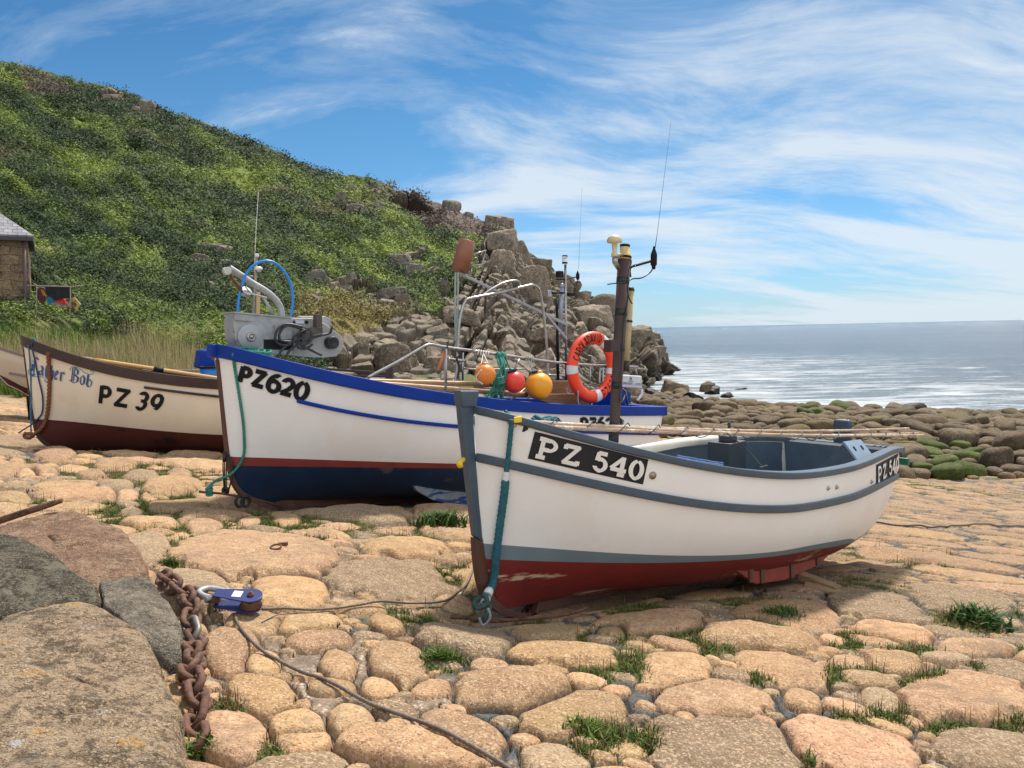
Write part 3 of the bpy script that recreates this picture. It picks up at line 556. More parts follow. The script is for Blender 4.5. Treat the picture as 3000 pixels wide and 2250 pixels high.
# ================================================================ BOATS
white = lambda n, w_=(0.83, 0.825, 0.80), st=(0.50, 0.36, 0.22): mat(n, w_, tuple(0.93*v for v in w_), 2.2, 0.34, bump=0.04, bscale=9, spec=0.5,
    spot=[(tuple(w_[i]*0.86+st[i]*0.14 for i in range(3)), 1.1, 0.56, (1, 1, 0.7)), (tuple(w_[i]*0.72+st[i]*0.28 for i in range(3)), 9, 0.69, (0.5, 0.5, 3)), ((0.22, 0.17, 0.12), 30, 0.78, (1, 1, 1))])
class Boat:
    def __init__(s, B0, th, L_, half, m, mode): s.B0 = np.array(B0, float); s.th = math.radians(th); s.L = L_; s.a = np.array([math.cos(s.th), math.sin(s.th)]); s.n = np.array([math.sin(s.th), -math.cos(s.th)]); s.half = half; s.m = m
    def loc(s, x, y, z):                                # boat metres -> world (y towards the camera side)
        x, y, z = np.broadcast_arrays(np.asarray(x, float), np.asarray(y, float), np.asarray(z, float))
        return np.stack([s.B0[0]+s.a[0]*x+s.n[0]*y, s.B0[1]+s.a[1]*x+s.n[1]*y, z], -1)
    def bp(s, px, py, yo=0.0):                          # pixel ray meets the upright plane y = yo of the boat
        r = ray(px, py); yo = np.asarray(yo, float); t = (s.B0@s.n+yo)/(r[..., 0]*s.n[0]+r[..., 1]*s.n[1]); return r*t[..., None]
    def bpl(s, pts, yo=0.0):
        p = np.array(pts, float); return s.bp(p[:, 0], p[:, 1], yo)
    def xz(s, W): d = np.asarray(W)[..., :2]-s.B0; return d@s.a, np.asarray(W)[..., 2]
    def fit(s, sheer, stem, keel, bands, nc=90, rake=0.15):
        s.rake = rake
        sheer = np.array(sheer, float); xs_ = np.linspace(0, s.L, 60); z = np.zeros(60)-0.5
        for _ in range(8):
            W = s.loc(xs_, s.half(xs_/s.L), z); px, _ = W2P(W); py = np.interp(px, sheer[:, 0], sheer[:, 1]); z = z_at(W[:, 0], W[:, 1], py)
        s.shp = np.polyfit(xs_, z, 4); s.kp = np.polyfit([0, keel[0]], [keel[1], keel[2]], 1)   # keel: x, z0, z1
        W = s.bpl(stem); x, zz_ = s.xz(W); wv = (zz_-s.zk(x))/(s.zs(x)-s.zk(x)); o = np.argsort(wv); s.sw, s.sx = wv[o], x[o]
        s.nc = nc; s.cs = (1-np.cos(np.linspace(0, math.pi, nc)))/2*0.5+np.linspace(0, 1, nc)*0.5
        s.bw = []
        wd = np.linspace(0, 1, 160)
        for bnd in bands:
            b = np.array(bnd, float); W_ = np.zeros(nc); ok = np.zeros(nc, bool)
            for i, c in enumerate(s.cs):
                px, py = W2P(s.surf(np.full(160, c), wd)); t = np.interp(px, b[:, 0], b[:, 1]); f = py-t
                k = np.where((f[:-1] > 0) & (f[1:] <= 0))[0]
                if len(k): k = k[-1]; W_[i] = wd[k]+(wd[k+1]-wd[k])*f[k]/(f[k]-f[k+1]); ok[i] = (b[0, 0]-40 < px[k] < b[-1, 0]+40)
            pf = np.polyfit(s.cs[ok], W_[ok], 4 if ok.sum() > 12 else 1); lo = s.cs[ok].min(); hi = s.cs[ok].max()
            s.bw.append(np.clip(np.polyval(pf, np.clip(s.cs, lo, hi)), 0.02, 0.985))
        return s
    def zs(s, x): return np.polyval(s.shp, x)
    def zk(s, x): return np.polyval(s.kp, x)
    def surf(s, c, w_, inset=0.0, side=1):
        c = np.asarray(c, float); w_ = np.asarray(w_, float); x0 = np.interp(w_, s.sw, s.sx); x1 = s.L-s.rake*(1-w_); x = x0+(x1-x0)*c
        z = s.zk(x)+(s.zs(x)-s.zk(x))*w_; m_ = s.m(c); fl = (1-(1-np.clip(w_, 0, 1))**m_)**(1/m_); b = s.half(x/s.L)
        b = np.where(x < 0.0, 0.0, b); b0 = s.half(np.clip((x-x0)/np.maximum(s.L-x0, 0.1), 0, 1))
        y = 0.022+np.maximum(b0-0.022, 0)*fl-inset
        return s.loc(x, np.maximum(y, 0.004)*side, z)
    def near(s, W): return np.asarray(W)
    def hull(s, parent, mats, rows=(12, 12, 12, 12), name='hull'):
        n = len(s.bw); bounds = [np.zeros(s.nc)]+sorted(s.bw, key=lambda q: q.mean())+[np.ones(s.nc)]
        R_ = []; mi = []
        for k in range(len(bounds)-1):
            for j in range(rows[k]): R_.append(bounds[k]+(bounds[k+1]-bounds[k])*j/rows[k]); mi.append(k)
        R_.append(bounds[-1]); V = []; Fs = []; MI = []; b = 0; nr = len(R_)
        for side in (1, -1):
            g = np.array([s.surf(s.cs, r_, 0, side) for r_ in R_]); V.append(g.reshape(-1, 3)); ix = np.arange(nr*s.nc).reshape(nr, s.nc)+b
            for i in range(nr-1):
                for j in range(s.nc-1):
                    q = (ix[i, j], ix[i, j+1], ix[i+1, j+1], ix[i+1, j]); Fs.append(q if side == 1 else q[::-1]); MI.append(mi[i])
            b += nr*s.nc
        for i in range(nr-1):                            # transom
            a_, c_ = i*s.nc+s.nc-1, (i+1)*s.nc+s.nc-1; Fs.append((a_, a_+nr*s.nc, c_+nr*s.nc, c_)); MI.append(mi[i])
        V = np.concatenate(V); o = npmesh(name, V, Fs, mats, parent, True, mi=MI)
        s.bvh = BVHTree.FromPolygons([tuple(v) for v in V], Fs)
        nf = len(Fs)-(nr-1); sm_ = [True]*nf+[False]*(nr-1); o.data.polygons.foreach_set('use_smooth', sm_)
        # inner skin
        V = []; Fs = []; b = 0; ri = np.linspace(s.floor, 0.995, 10)
        for side in (1, -1):
            cc = np.linspace(0.03, 0.985, 50); g = np.array([s.surf(cc, np.full(50, r_), 0.035, side) for r_ in ri]); V.append(g.reshape(-1, 3)); ix = np.arange(10*50).reshape(10, 50)+b
            Fs += [(ix[i, j], ix[i, j+1], ix[i+1, j+1], ix[i+1, j]) for i in range(9) for j in range(49)]; b += 500
        Fs += [(j, j+1, 500+j+1, 500+j) for j in range(49)]; Fs += [(i*50+49, (i+1)*50+49, 500+(i+1)*50+49, 500+i*50+49) for i in range(9)]
        npmesh('lining', np.concatenate(V), Fs, s.inner, parent, True); return o
    def sheer_pts(s, side=1, n=60, c0=0.0, c1=1.0, w_=1.0, off=0.0):
        c = np.linspace(c0, c1, n); return s.surf(c, np.full(n, w_), -off, side)
    def strip(s, mb, c, w_, side, y0, y1, z0, z1):       # rectangular section swept along the hull
        A_ = s.surf(c, w_, 0, side); nn = np.array([s.n[0], s.n[1], 0])*side; V = []
        for p in A_:
            for (yy_, zz_) in ((y0, z0), (y1, z0), (y1, z1), (y0, z1)): V.append(p+nn*yy_+np.array([0, 0, zz_]))
        n = len(A_); mb.add(V, [(i*4+k, i*4+(k+1) % 4, (i+1)*4+(k+1) % 4, (i+1)*4+k) for i in range(n-1) for k in range(4)]+[(0, 1, 2, 3), (n*4-4, n*4-3, n*4-2, n*4-1)])
    def snap(s, px, py, off=0.004):
        r = ray(px, py); h = s.bvh.ray_cast(Vector((0, 0, 0)), Vector(r))
        if h[0] is None: return None
        nn = h[1] if h[1].dot(Vector(r)) < 0 else -h[1]; return np.array(h[0]+nn*off)
    def pline(s, mb, prof_out, prof_in, th_):            # plank-on-edge between two centre-plane outlines
        A_, B_ = np.array(prof_out), np.array(prof_in); n = len(A_); nn = np.array([s.n[0], s.n[1], 0]); V = []
        for p, q in zip(A_, B_): V += [p+nn*th_, q+nn*th_, q-nn*th_, p-nn*th_]
        mb.add(V, [(i*4+k, i*4+(k+1) % 4, (i+1)*4+(k+1) % 4, (i+1)*4+k) for i in range(n-1) for k in range(4)]+[(0, 1, 2, 3), (n*4-4, n*4-3, n*4-2, n*4-1)])
# -------- lettering drawn as strokes on a unit box (u right, v up), laid on a surface
def arc(cx_, cy_, rx_, ry_, a0, a1, n=14):
    t = np.radians(np.linspace(a0, a1, n)); return [(cx_+rx_*math.cos(a), cy_+ry_*math.sin(a)) for a in t]
GL = {
 'P': [[(.14, 0), (.14, 1)], [(.14, .93), (.5, .93)]+arc(.5, .69, .32, .24, 90, -90)+[(.14, .45)]],
 'Z': [[(.06, .92), (.92, .92)], [(.86, .95), (.12, .05)], [(.06, .08), (.94, .08)]],
 '6': [arc(.62, .40, .54, .56, 75, 180)+arc(.5, .32, .42, .32, 180, 360)+arc(.5, .32, .42, .30, 0, 160)],
 '2': [arc(.48, .68, .38, .26, 170, -20)+[(.62, .38), (.12, .08)], [(.06, .08), (.94, .08)]],
 '0': [arc(.5, .5, .42, .46, 90, 450, 26)],
 '5': [[(.84, .93), (.22, .93)], [(.26, .96), (.20, .52)], [(.20, .53)]+arc(.48, .32, .38, .30, 100, -160)],
 '4': [[(.70, 0), (.70, 1)], [(.70, .96), (.06, .32)], [(.02, .28), (.98, .28)]],
 '3': [arc(.46, .72, .34, .24, 150, -80)+[(.42, .50)], [(.42, .50)]+arc(.46, .28, .38, .26, 80, -150)],
 '9': [arc(.48, .66, .36, .30, 0, 360, 22), arc(.10, .60, .74, .60, 8, -50)],
 'C': [arc(.55, .5, .45, .46, 45, 315, 18)], 'A': [[(.02, 0), (.5, 1)], [(.5, 1), (.98, 0)], [(.2, .32), (.8, .32)]],
 'R': [[(.14, 0), (.14, 1)], [(.14, .93), (.5, .93)]+arc(.5, .71, .32, .22, 90, -90)+[(.14, .49)], [(.5, .49), (.9, 0)]],
 'O': [arc(.5, .5, .42, .46, 90, 450, 22)], 'L': [[(.14, 1), (.14, 0)], [(.14, .07), (.9, .07)]],
 '&': [[(.95, 0), (.25, .72)]+arc(.45, .80, .2, .15, 190, -30)+[(.2, .38)]+arc(.4, .22, .3, .2, 150, 330)+[(.9, .45)]],
 'D': [[(.14, 0), (.14, 1)], [(.14, .93), (.4, .93)]+arc(.4, .5, .5, .43, 90, -90)+[(.14, .07)]],
 'V': [[(.02, 1), (.5, 0)], [(.5, 0), (.98, 1)]], 'I': [[(.5, 0), (.5, 1)]], 'E': [[(.14, 0), (.14, 1)], [(.14, .93), (.88, .93)], [(.14, .5), (.75, .5)], [(.14, .07), (.88, .07)]],
 'M': [[(.06, 0), (.06, 1)], [(.06, 1), (.5, .3)], [(.5, .3), (.94, 1)], [(.94, 1), (.94, 0)]], 'G': [arc(.55, .5, .45, .46, 45, 320, 18), [(.95, .12), (.95, .48)], [(.98, .46), (.55, .46)]],
 'N': [[(.1, 0), (.1, 1)], [(.1, 1), (.9, 0)], [(.9, 0), (.9, 1)]], 'Y': [[(.02, 1), (.5, .5)], [(.98, 1), (.5, .5)], [(.5, .5), (.5, 0)]],
}
SERIF = {'P': [[(-.08, .05), (.40, .05)], [(-.08, .95), (.3, .95)]], 'Z': [[(.09, .97), (.09, .74)], [(.91, .03), (.91, .26)]], '4': [[(.48, .04), (.92, .04)]], '5': [], '0': []}
# black letter, broad pen
BL = {'f': [[(.42, -.02), (.42, .92)], [(.42, .92), (.62, 1.08), (.86, .94)], [(.16, .80), (.7, .80)], [(.22, .0), (.42, -.1), (.62, .06)], [(.24, .62), (.24, .2)]],
 'a': [[(.15, .60), (.5, .72), (.72, .56)], [(.72, .6), (.72, .1), (.9, .02)], [(.68, .4), (.2, .26), (.22, .06), (.45, -.02), (.7, .14)]],
 't': [[(.4, .92), (.4, .1), (.6, -.03), (.8, .1)], [(.12, .62), (.75, .62)]], 'h': [[(.25, 1), (.25, .0)], [(.25, .5), (.55, .66), (.75, .5), (.75, .15), (.5, -.18)]],
 'e': [[(.25, .1), (.25, .52), (.52, .66), (.75, .48), (.3, .3)], [(.25, .1), (.5, -.03), (.78, .12)]], 'r': [[(.3, .62), (.3, .04), (.5, -.02)], [(.3, .5), (.62, .66), (.82, .52)]],
 'B': [[(.22, .02), (.22, 1)], [(.42, .05), (.42, .95)], [(.1, .9), (.4, 1.05), (.78, .92), (.8, .66), (.45, .55)], [(.5, .55), (.88, .42), (.84, .1), (.5, -.06), (.0, .08)]],
 'o': [[(.2, .12), (.2, .52), (.5, .68), (.8, .5), (.8, .14), (.5, -.03), (.2, .12)]], 'b': [[(.22, 1), (.22, .1), (.5, -.05), (.8, .14), (.8, .5), (.52, .64), (.26, .48)]]}
def strokes_mesh(name, fmap, strokes, width, mat_, parent, nib=None, step=0.04, label=None, order0=0):
    """fmap(u, v, k) -> 3D point on layer k, or None"""
    V = []; Fs = []
    for k, st in enumerate(strokes):
        p = np.array(st, float)[:, :2]; asp = 1.0
        d = np.concatenate([[0], np.cumsum(np.linalg.norm(np.diff(p, axis=0), axis=1))]); n = max(2, int(d[-1]/step)+1)
        key = set(np.linspace(0, d[-1], n)) | set(d); t = np.array(sorted(key)); t = t[np.concatenate([[True], np.diff(t) > 1e-5])]
        q = np.stack([np.interp(t, d, p[:, 0]), np.interp(t, d, p[:, 1])], 1); T = np.gradient(q, axis=0); T /= np.linalg.norm(T, axis=1)[:, None]+1e-9
        wx, wy = width if isinstance(width, tuple) else (width, width)
        if nib is None: off = np.stack([-T[:, 1]*wx/2, T[:, 0]*wy/2], 1)
        else: off = np.tile(np.array([math.cos(nib)*wx/2, math.sin(nib)*wy/2]), (len(q), 1))+np.stack([-T[:, 1], T[:, 0]], 1)*wx*0.12
        A_ = [fmap(*(c+o), k+order0) for c, o in zip(q, off)]; C_ = [fmap(c[0], c[1], k+order0) for c in q]; B_ = [fmap(*(c-o), k+order0) for c, o in zip(q, off)]
        b = len(V); ok = [a is not None and c is not None and e is not None for a, c, e in zip(A_, C_, B_)]; z0 = np.zeros(3)
        for a, c, e in zip(A_, C_, B_): V += [a if a is not None else z0, c if c is not None else z0, e if e is not None else z0]
        for i in range(len(q)-1):
            if ok[i] and ok[i+1]: Fs += [(b+3*i, b+3*i+1, b+3*i+4, b+3*i+3), (b+3*i+1, b+3*i+2, b+3*i+5, b+3*i+4)]
    if not Fs: return None
    o = npmesh(name, np.array(V), Fs, mat_, parent, smooth=False)
    if label: o['label'] = label
    return o
def quadmap(boat, TL, TR, BR, BL_, off=0.005):
    q = [np.array(c, float) for c in (BL_, BR, TR, TL)]
    def f(u, v, k=0):
        c = q[0]*(1-u)*(1-v)+q[1]*u*(1-v)+q[2]*u*v+q[3]*(1-u)*v; return boat.snap(c[0], c[1], off+k*0.0004)
    return f
def word(letters, boxes, font=GL, extra=None):
    out = []
    for ch, (x0, x1, y0, y1) in zip(letters, boxes):
        for st in font[ch]+((extra or {}).get(ch, [])): out.append([(x0+(x1-x0)*a, y0+(y1-y0)*b) for a, b in st])
    return out
M_BLACK = mat('black_paint', (0.008, 0.008, 0.010), (0.014, 0.014, 0.017), 6, 0.6, spec=0.2)
M_STEEL = mat('stainless_tube', (0.42, 0.41, 0.39), (0.30, 0.29, 0.27), 12, 0.36, metal=0.9)
M_GALV = mat('galvanised_metal', (0.30, 0.315, 0.32), (0.40, 0.41, 0.41), 14, 0.55, metal=0.35, bump=0.1, spot=((0.22, 0.20, 0.17), 7, 0.62, (1, 1, 1)))
M_RUST = mat('rusty_iron', (0.085, 0.038, 0.022), (0.15, 0.07, 0.04), 22, 0.8, bump=0.35, bscale=70, spot=((0.04, 0.022, 0.016), 14, 0.58, (1, 1, 1)))
M_RUBBER = mat('black_rubber', (0.012, 0.012, 0.013), (0.022, 0.022, 0.022), 9, 0.5)
M_WOOD = mat('bare_wood', (0.30, 0.19, 0.10), (0.18, 0.115, 0.06), 5, 0.7, bump=0.2, sc3=(1, 1, 6))
M_BAMBOO = mat('bamboo_cane', (0.50, 0.36, 0.24), (0.36, 0.25, 0.17), 16, 0.5, bump=0.1, spot=((0.62, 0.54, 0.45), 9, 0.58, (1, 1, 1)))
M_LINES = mat('slate_blue_paint', (0.043, 0.070, 0.102), (0.055, 0.085, 0.12), 8, 0.40, bump=0.12, bscale=30, spot=((0.11, 0.15, 0.19), 16, 0.68, (1, 1, 1)))
# ---------------------------------------------------------------- foreground boat
def half540(c): c = np.clip(c, 0, 1); return 0.03+0.82*np.clip(np.sin(np.pi*np.clip(c, 0, 1)**0.72*0.80)/0.98, 0, 1)**0.92*(1-0.06*c)
b5 = Boat((-.20, 4.02), 43, 4.42, half540, lambda c: 1.02+1.45*np.clip(np.sin(np.pi*np.clip(c*0.92, 0, 1)), 0, 1)**0.9+0.45*c, 0)
b5.floor = 0.30
b5.fit([(1377, 1192), (1489, 1224), (1564, 1244), (1650, 1263), (1800, 1298), (1907, 1322), (2015, 1349), (2058, 1362), (2187, 1384), (2294, 1391), (2401, 1385), (2530, 1352), (2610, 1322), (2646, 1306)],
       [(1379, 1185), (1384, 1333), (1395, 1480), (1408, 1590), (1417, 1650), (1430, 1715), (1455, 1765), (1500, 1796), (1560, 1800)], (4.2, -1.505, -2.0),
       [[(1410, 1593), (1608, 1606), (1900, 1626), (2058, 1631), (2230, 1620), (2358, 1603), (2466, 1580)], [(1417, 1644), (1608, 1641), (1900, 1650), (2058, 1648), (2230, 1636), (2358, 1618), (2470, 1592)],
        ])
strake5 = [(1381, 1333), (1489, 1360), (1652, 1397), (1800, 1431), (1900, 1448), (1929, 1455), (2058, 1479), (2187, 1489), (2294, 1489), (2401, 1479), (2509, 1451), (2642, 1386)]
def wcurve(b, curve, cs):
    cv_ = np.array(curve, float); out = []; wd = np.linspace(0.1, 1, 200)
    for c in cs:
        px, py = W2P(b.surf(np.full(200, c), wd)); f = py-np.interp(px, cv_[:, 0], cv_[:, 1]); k = np.where((f[:-1] > 0) & (f[1:] <= 0))[0]; out.append(wd[k[-1]] if len(k) else np.nan)
    out = np.array(out); g = ~np.isnan(out); return np.polyval(np.polyfit(cs[g], out[g], 5), cs)
T5 = thing('fishing_boat', b5.loc(1.5, 0, -1.55), 'nearest white boat with slate blue trim, red bottom and PZ 540 plates', 'boat', 'beached fishing boats')
m_red = mat('red_antifouling', (0.20, 0.018, 0.016), (0.155, 0.016, 0.014), 3, 0.55, bump=0.15, bscale=18, spot=[((0.52, 0.38, 0.24), 4.6, 0.575, (0.35, 0.35, 2.2)), ((0.10, 0.025, 0.02), 2.2, 0.60, (1, 1, 2))])
m_grey = mat('grey_boot_top', (0.145, 0.205, 0.235), (0.17, 0.23, 0.26), 5, 0.5, bump=0.05)
b5.inner = mat('boat_lining', (0.66, 0.66, 0.62), (0.50, 0.50, 0.47), 3, 0.6, spot=((0.3, 0.27, 0.22), 6, 0.62, (1, 1, 1)))
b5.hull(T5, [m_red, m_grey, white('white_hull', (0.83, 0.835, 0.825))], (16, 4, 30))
mb = MB()
for sd_ in (1, -1): c = b5.cs; b5.strip(mb, c, np.ones(len(c)), sd_, -0.06, 0.026, -0.034, 0.010)
te = [b5.surf(1.0, 1.0, 0, 1), b5.surf(1.0, 1.0, 0, -1)]
mb.box((te[0]+te[1])/2+np.array([0, 0, -0.018]), ((b5.n[0], b5.n[1], 0), (b5.a[0], b5.a[1], 0), (0, 0, 1)), (np.linalg.norm(te[0]-te[1])/2+.03, 0.045, 0.031))
mb.build('gunwale', M_LINES, T5, bevel=0.008)
mb = MB()
ws = wcurve(b5, strake5, b5.cs)
for sd_ in (1, -1): b5.strip(mb, b5.cs, ws, sd_, -0.01, 0.026, -0.024, 0.024)
mb.build('rubbing_strake', M_LINES, T5, bevel=0.006)
mb = MB()
so_ = [(1339, 1147), (1345, 1225), (1359, 1349), (1374, 1470), (1386, 1570)]; si_ = [(1395, 1147), (1379, 1225), (1388, 1349), (1398, 1470), (1408, 1590)]
b5.pline(mb, b5.bpl(so_), b5.bpl(si_), 0.023); b5.pline(mb, b5.bpl([(1338, 1144), (1341, 1172), (1344, 1192)]), b5.bpl([(1394, 1144), (1388, 1172), (1385, 1192)]), 0.034)
mb.build('stem_post', M_LINES, T5, bevel=0.008)
m_darkwood = mat('dark_keel_wood', (0.075, 0.03, 0.02), (0.12, 0.05, 0.03), 8, 0.75, bump=0.3, sc3=(1, 1, 0.3), spot=((0.25, 0.15, 0.09), 9, 0.66, (1, 1, 1)))
mb = MB(); ko = [(1386, 1574), (1390, 1640), (1402, 1715), (1425, 1768), (1462, 1797), (1520, 1812)]; ki = [(1410, 1590), (1417, 1650), (1430, 1715), (1455, 1762), (1500, 1790), (1560, 1797)]
KO = list(b5.bpl(smooth(ko, 5))); KI = list(b5.bpl(smooth(ki, 5)))
xe_ = b5.xz(KO[-1])[0]
for x in np.linspace(xe_+0.15, 4.30, 12): KO.append(b5.loc(x, 0, b5.zk(x)-0.055)); KI.append(b5.loc(x, 0, b5.zk(x)+0.03))
b5.pline(mb, KO, KI, 0.024); mb.build('keel', m_darkwood, T5, bevel=0.006)
# bilge keel with iron straps
mb = MB(); p0 = b5.bpl([(2128, 1618), (2146, 1664), (2215, 1712), (2300, 1700), (2400, 1656), (2428, 1628), (2434, 1603), (2360, 1596), (2230, 1625)], 0.58)
m_bil = mat('worn_red_plank', (0.27, 0.045, 0.03), (0.20, 0.03, 0.02), 5, 0.7, bump=0.15, spot=((0.32, 0.2, 0.14), 12, 0.70, (1, 1, 1)))
mb.prism(p0, np.array([b5.n[0], b5.n[1], 0])*-0.05); bk = mb.build('bilge_keel', m_bil, T5, bevel=0.006)
for (px_, y0, y1) in ((2197, 1640, 1706), (2231, 1632, 1708), (2318, 1617, 1692), (2394, 1606, 1655)):
    mb = MB(); mb.prism(b5.bpl([(px_-5, y0), (px_+5, y0), (px_+7, y1), (px_-3, y1)], 0.583), np.array([b5.n[0], b5.n[1], 0])*0.008); mb.build('strap', m_darkwood, bk)
m_pw0 = mat('white_gloss', (0.72, 0.72, 0.70), rough=0.5)
# transom post and transom fittings
mb = MB(); c_ = b5.loc(4.44, 0, b5.zs(4.42)+0.05); mb.box(c_+np.array([0, 0, -0.15]), ((b5.n[0], b5.n[1], 0), (b5.a[0], b5.a[1], 0), (0, 0, 1)), (0.085, 0.03, 0.32)); mb.build('sternpost', M_LINES, T5, bevel=0.03)
mb = MB(); mb.box(b5.loc(4.47, 0.50, b5.zs(4.4)-0.12), ((b5.n[0], b5.n[1], 0), (b5.a[0], b5.a[1], 0), (0, 0, 1)), (0.07, 0.02, 0.03)); mb.build('stern_bracket', mat('green_plastic', (0.0, 0.13, 0.07), rough=0.5), T5, bevel=0.004)
# thwarts, benches and inside
mb = MB()
for (x0, x1, y0, y1, dz) in ((1.6, 4.05, -0.62, -0.36, -0.36), (1.75, 2.0, -0.6, 0.66, -0.34), (0.75, 1.0, -0.36, 0.36, -0.22)):
    q = [b5.loc(x0, y0, b5.zs(x0)+dz), b5.loc(x1, y0, b5.zs(x1)+dz), b5.loc(x1, y1, b5.zs(x1)+dz), b5.loc(x0, y1, b5.zs(x0)+dz)]; mb.prism(q, (0, 0, -0.035))
mb.build('thwart', M_LINES, T5, bevel=0.006)
mb = MB(); x = np.linspace(2.6, 4.28, 24)
for sd_ in (1, -1):                                     # slate blue lining planks aft
    cs_ = x/4.42; g = np.array([b5.surf(cs_, np.full(24, ww), 0.045, sd_) for ww in (0.42, 0.6, 0.78, 0.95)]); ix = np.arange(96).reshape(4, 24)
    mb.add(g.reshape(-1, 3), [(ix[i, j], ix[i, j+1], ix[i+1, j+1], ix[i+1, j]) for i in range(3) for j in range(23)], True)
a1, a2 = b5.surf(0.968, 0.97, 0.06, 1), b5.surf(0.968, 0.97, 0.06, -1); d1, d2 = b5.surf(0.968, 0.42, 0.06, 1), b5.surf(0.968, 0.42, 0.06, -1); mb.add([a1, a2, d2, d1], [(0, 1, 2, 3)])
mb.build('lining_plank', M_LINES, T5)
def b5x(pts, xo):                                     # pixels onto the athwartship plane x = xo of the boat
    r = ray(*np.array(pts, float).T); t = (b5.B0@b5.a+xo)/(r[..., 0]*b5.a[0]+r[..., 1]*b5.a[1]); return r*t[..., None]
av = np.array([b5.a[0], b5.a[1], -0.06])
q = b5x([(2386, 1384), (2470, 1298), (2514, 1356), (2516, 1390)], 3.45); mb = MB(); mb.prism(q, av*.30); eb = mb.build('engine_box', M_LINES, T5, bevel=0.006)
q = b5x([(2466, 1296), (2472, 1293), (2518, 1354), (2513, 1358)], 3.44); mb = MB(); mb.prism(q, av*.32); lid = mb.build('lid', mat('pale_blue_lid', (0.20, 0.27, 0.36), (0.25, 0.33, 0.43), 6, 0.3), eb, bevel=0.003)
for k_ in (.08, .22):
    q = b5x([(2484, 1312), (2487, 1309), (2496, 1321), (2493, 1324)], 3.44)+av*k_; mb = MB(); mb.prism(q, av*.014); mb.build('hinge', M_BLACK, lid)
q = b5x([(2500, 1352), (2514, 1352), (2514, 1372), (2500, 1372)], 3.43); mb = MB(); mb.prism(q, av*-.03); mb.build('white_block', m_pw0, eb)
# hull bolts
for (px_, py_, r_) in ((1912, 1393, .022), (2425, 1430, .016), (2450, 1427, .016), (2552, 1411, .016)):
    p = b5.snap(px_, py_, 0.0); n_ = Vector(b5.bvh.find_nearest(Vector(p))[1]); n_ = n_ if n_.dot(Vector(p)) < 0 else -n_
    mb = MB(); mb.lathe(p, n_, [(r_, -0.003), (r_, 0.004), (r_*.8, 0.008), (r_*.45, 0.008), (r_*.42, 0.016), (0.002, 0.017)], 18); mb.build('hull_fitting', M_STEEL if py_ != 1393 else mat('bronze_ring', (0.32, 0.27, 0.21), rough=0.4, metal=0.7), T5)
# number plates
m_pl = mat('black_number_plate', (0.016, 0.017, 0.021), (0.023, 0.024, 0.028), 5, 0.6, spec=0.25)
m_pw = mat('white_letter', (0.78, 0.77, 0.74), (0.68, 0.67, 0.64), 9, 0.5)
def plate(boat, corners, parent, nu=26, nv=8):
    f = quadmap(boat, *corners, off=0.003); V = []; g = {}
    for j in range(nv+1):
        for i in range(nu+1): V.append(f(i/nu, j/nv))
    Fs = [(j*(nu+1)+i, j*(nu+1)+i+1, (j+1)*(nu+1)+i+1, (j+1)*(nu+1)+i) for j in range(nv) for i in range(nu) if all(V[k] is not None for k in (j*(nu+1)+i, j*(nu+1)+i+1, (j+1)*(nu+1)+i+1, (j+1)*(nu+1)+i))]
    V = [v if v is not None else np.zeros(3) for v in V]; return npmesh('number_plate', np.array(V), Fs, m_pl, parent, True)
def letter_quad(boat, corners, letters, boxes, width, mat_, parent, name, font=GL, extra=None, nib=None, off=0.007, wid_ratio=None, label=None):
    return strokes_mesh(name, quadmap(boat, *corners, off=off), word(letters, boxes, font, extra), width, mat_, parent, nib=nib, step=0.02, label=label)
bx540 = [(.07, .235, .13, .85), (.275, .425, .13, .85), (.545, .665, .15, .86), (.69, .83, .15, .86), (.855, .965, .15, .86)]
c5a = ((1567, 1264), (1899, 1346), (1883, 1419), (1546, 1343)); pl = plate(b5, c5a, T5)
letter_quad(b5, c5a, 'PZ540', bx540, (0.038, 0.155), m_pw, pl, 'registration_number', extra=SERIF)
c5b = ((2566, 1362), (2630, 1328), (2631, 1382), (2566, 1422)); pl = plate(b5, c5b, T5, 8, 6)
letter_quad(b5, c5b, 'PZ540', bx540, (0.038, 0.15), m_pw, pl, 'registration_number', extra=SERIF)
# mast with fittings
mw = mat('tarred_mast_wood', (0.055, 0.032, 0.028), (0.085, 0.048, 0.04), 9, 0.65, bump=0.2, sc3=(1, 1, .3)); 
mp0 = b5.bp(1795, 1330, 0); mp1 = b5.bp(1829, 752, 0); mast = thing('mast', (0, 0, 0), '', '') if False else None
mb = MB(); mb.tube(np.array([mp0+(mp0-mp1)*0.3, mp0, (mp0+mp1)/2, mp1]), [0.028, 0.030, 0.036, 0.041], 18); mast = mb.build('mast', mw, T5)
for f_ in (0.06, 0.10, 0.33, 0.52, 0.70, 0.86):
    mb = MB(); a_ = mp0+(mp1-mp0)*f_; r_ = 0.032+0.0105*f_; mb.tube([a_, a_+(mp1-mp0)*(0.035 if f_ != 0.10 else .06)], r_, 18); mb.build('tape_band', M_RUBBER, mast)
mlt = mat('amber_lamp', (0.62, 0.42, 0.13), (0.7, 0.5, 0.18), 4, 0.25)
axm = (mp1-mp0)/np.linalg.norm(mp1-mp0); mb = MB(); mb.lathe(mp1, axm, [(0.040, -0.02), (0.044, 0), (0.044, 0.014), (0.031, 0.016), (0.031, 0.06), (0.028, 0.062)], 22); lt = mb.build('mast_light', mlt, mast)
mb = MB(); mb.lathe(mp1+axm*0.062, axm, [(0.032, 0), (0.032, 0.014), (0.02, 0.018)], 20); mb.build('cap', M_BLACK, lt); mb = MB(); mb.lathe(mp1-axm*0.01, axm, [(0.046, 0), (0.046, 0.014)], 20); mb.build('collar', M_BLACK, lt)
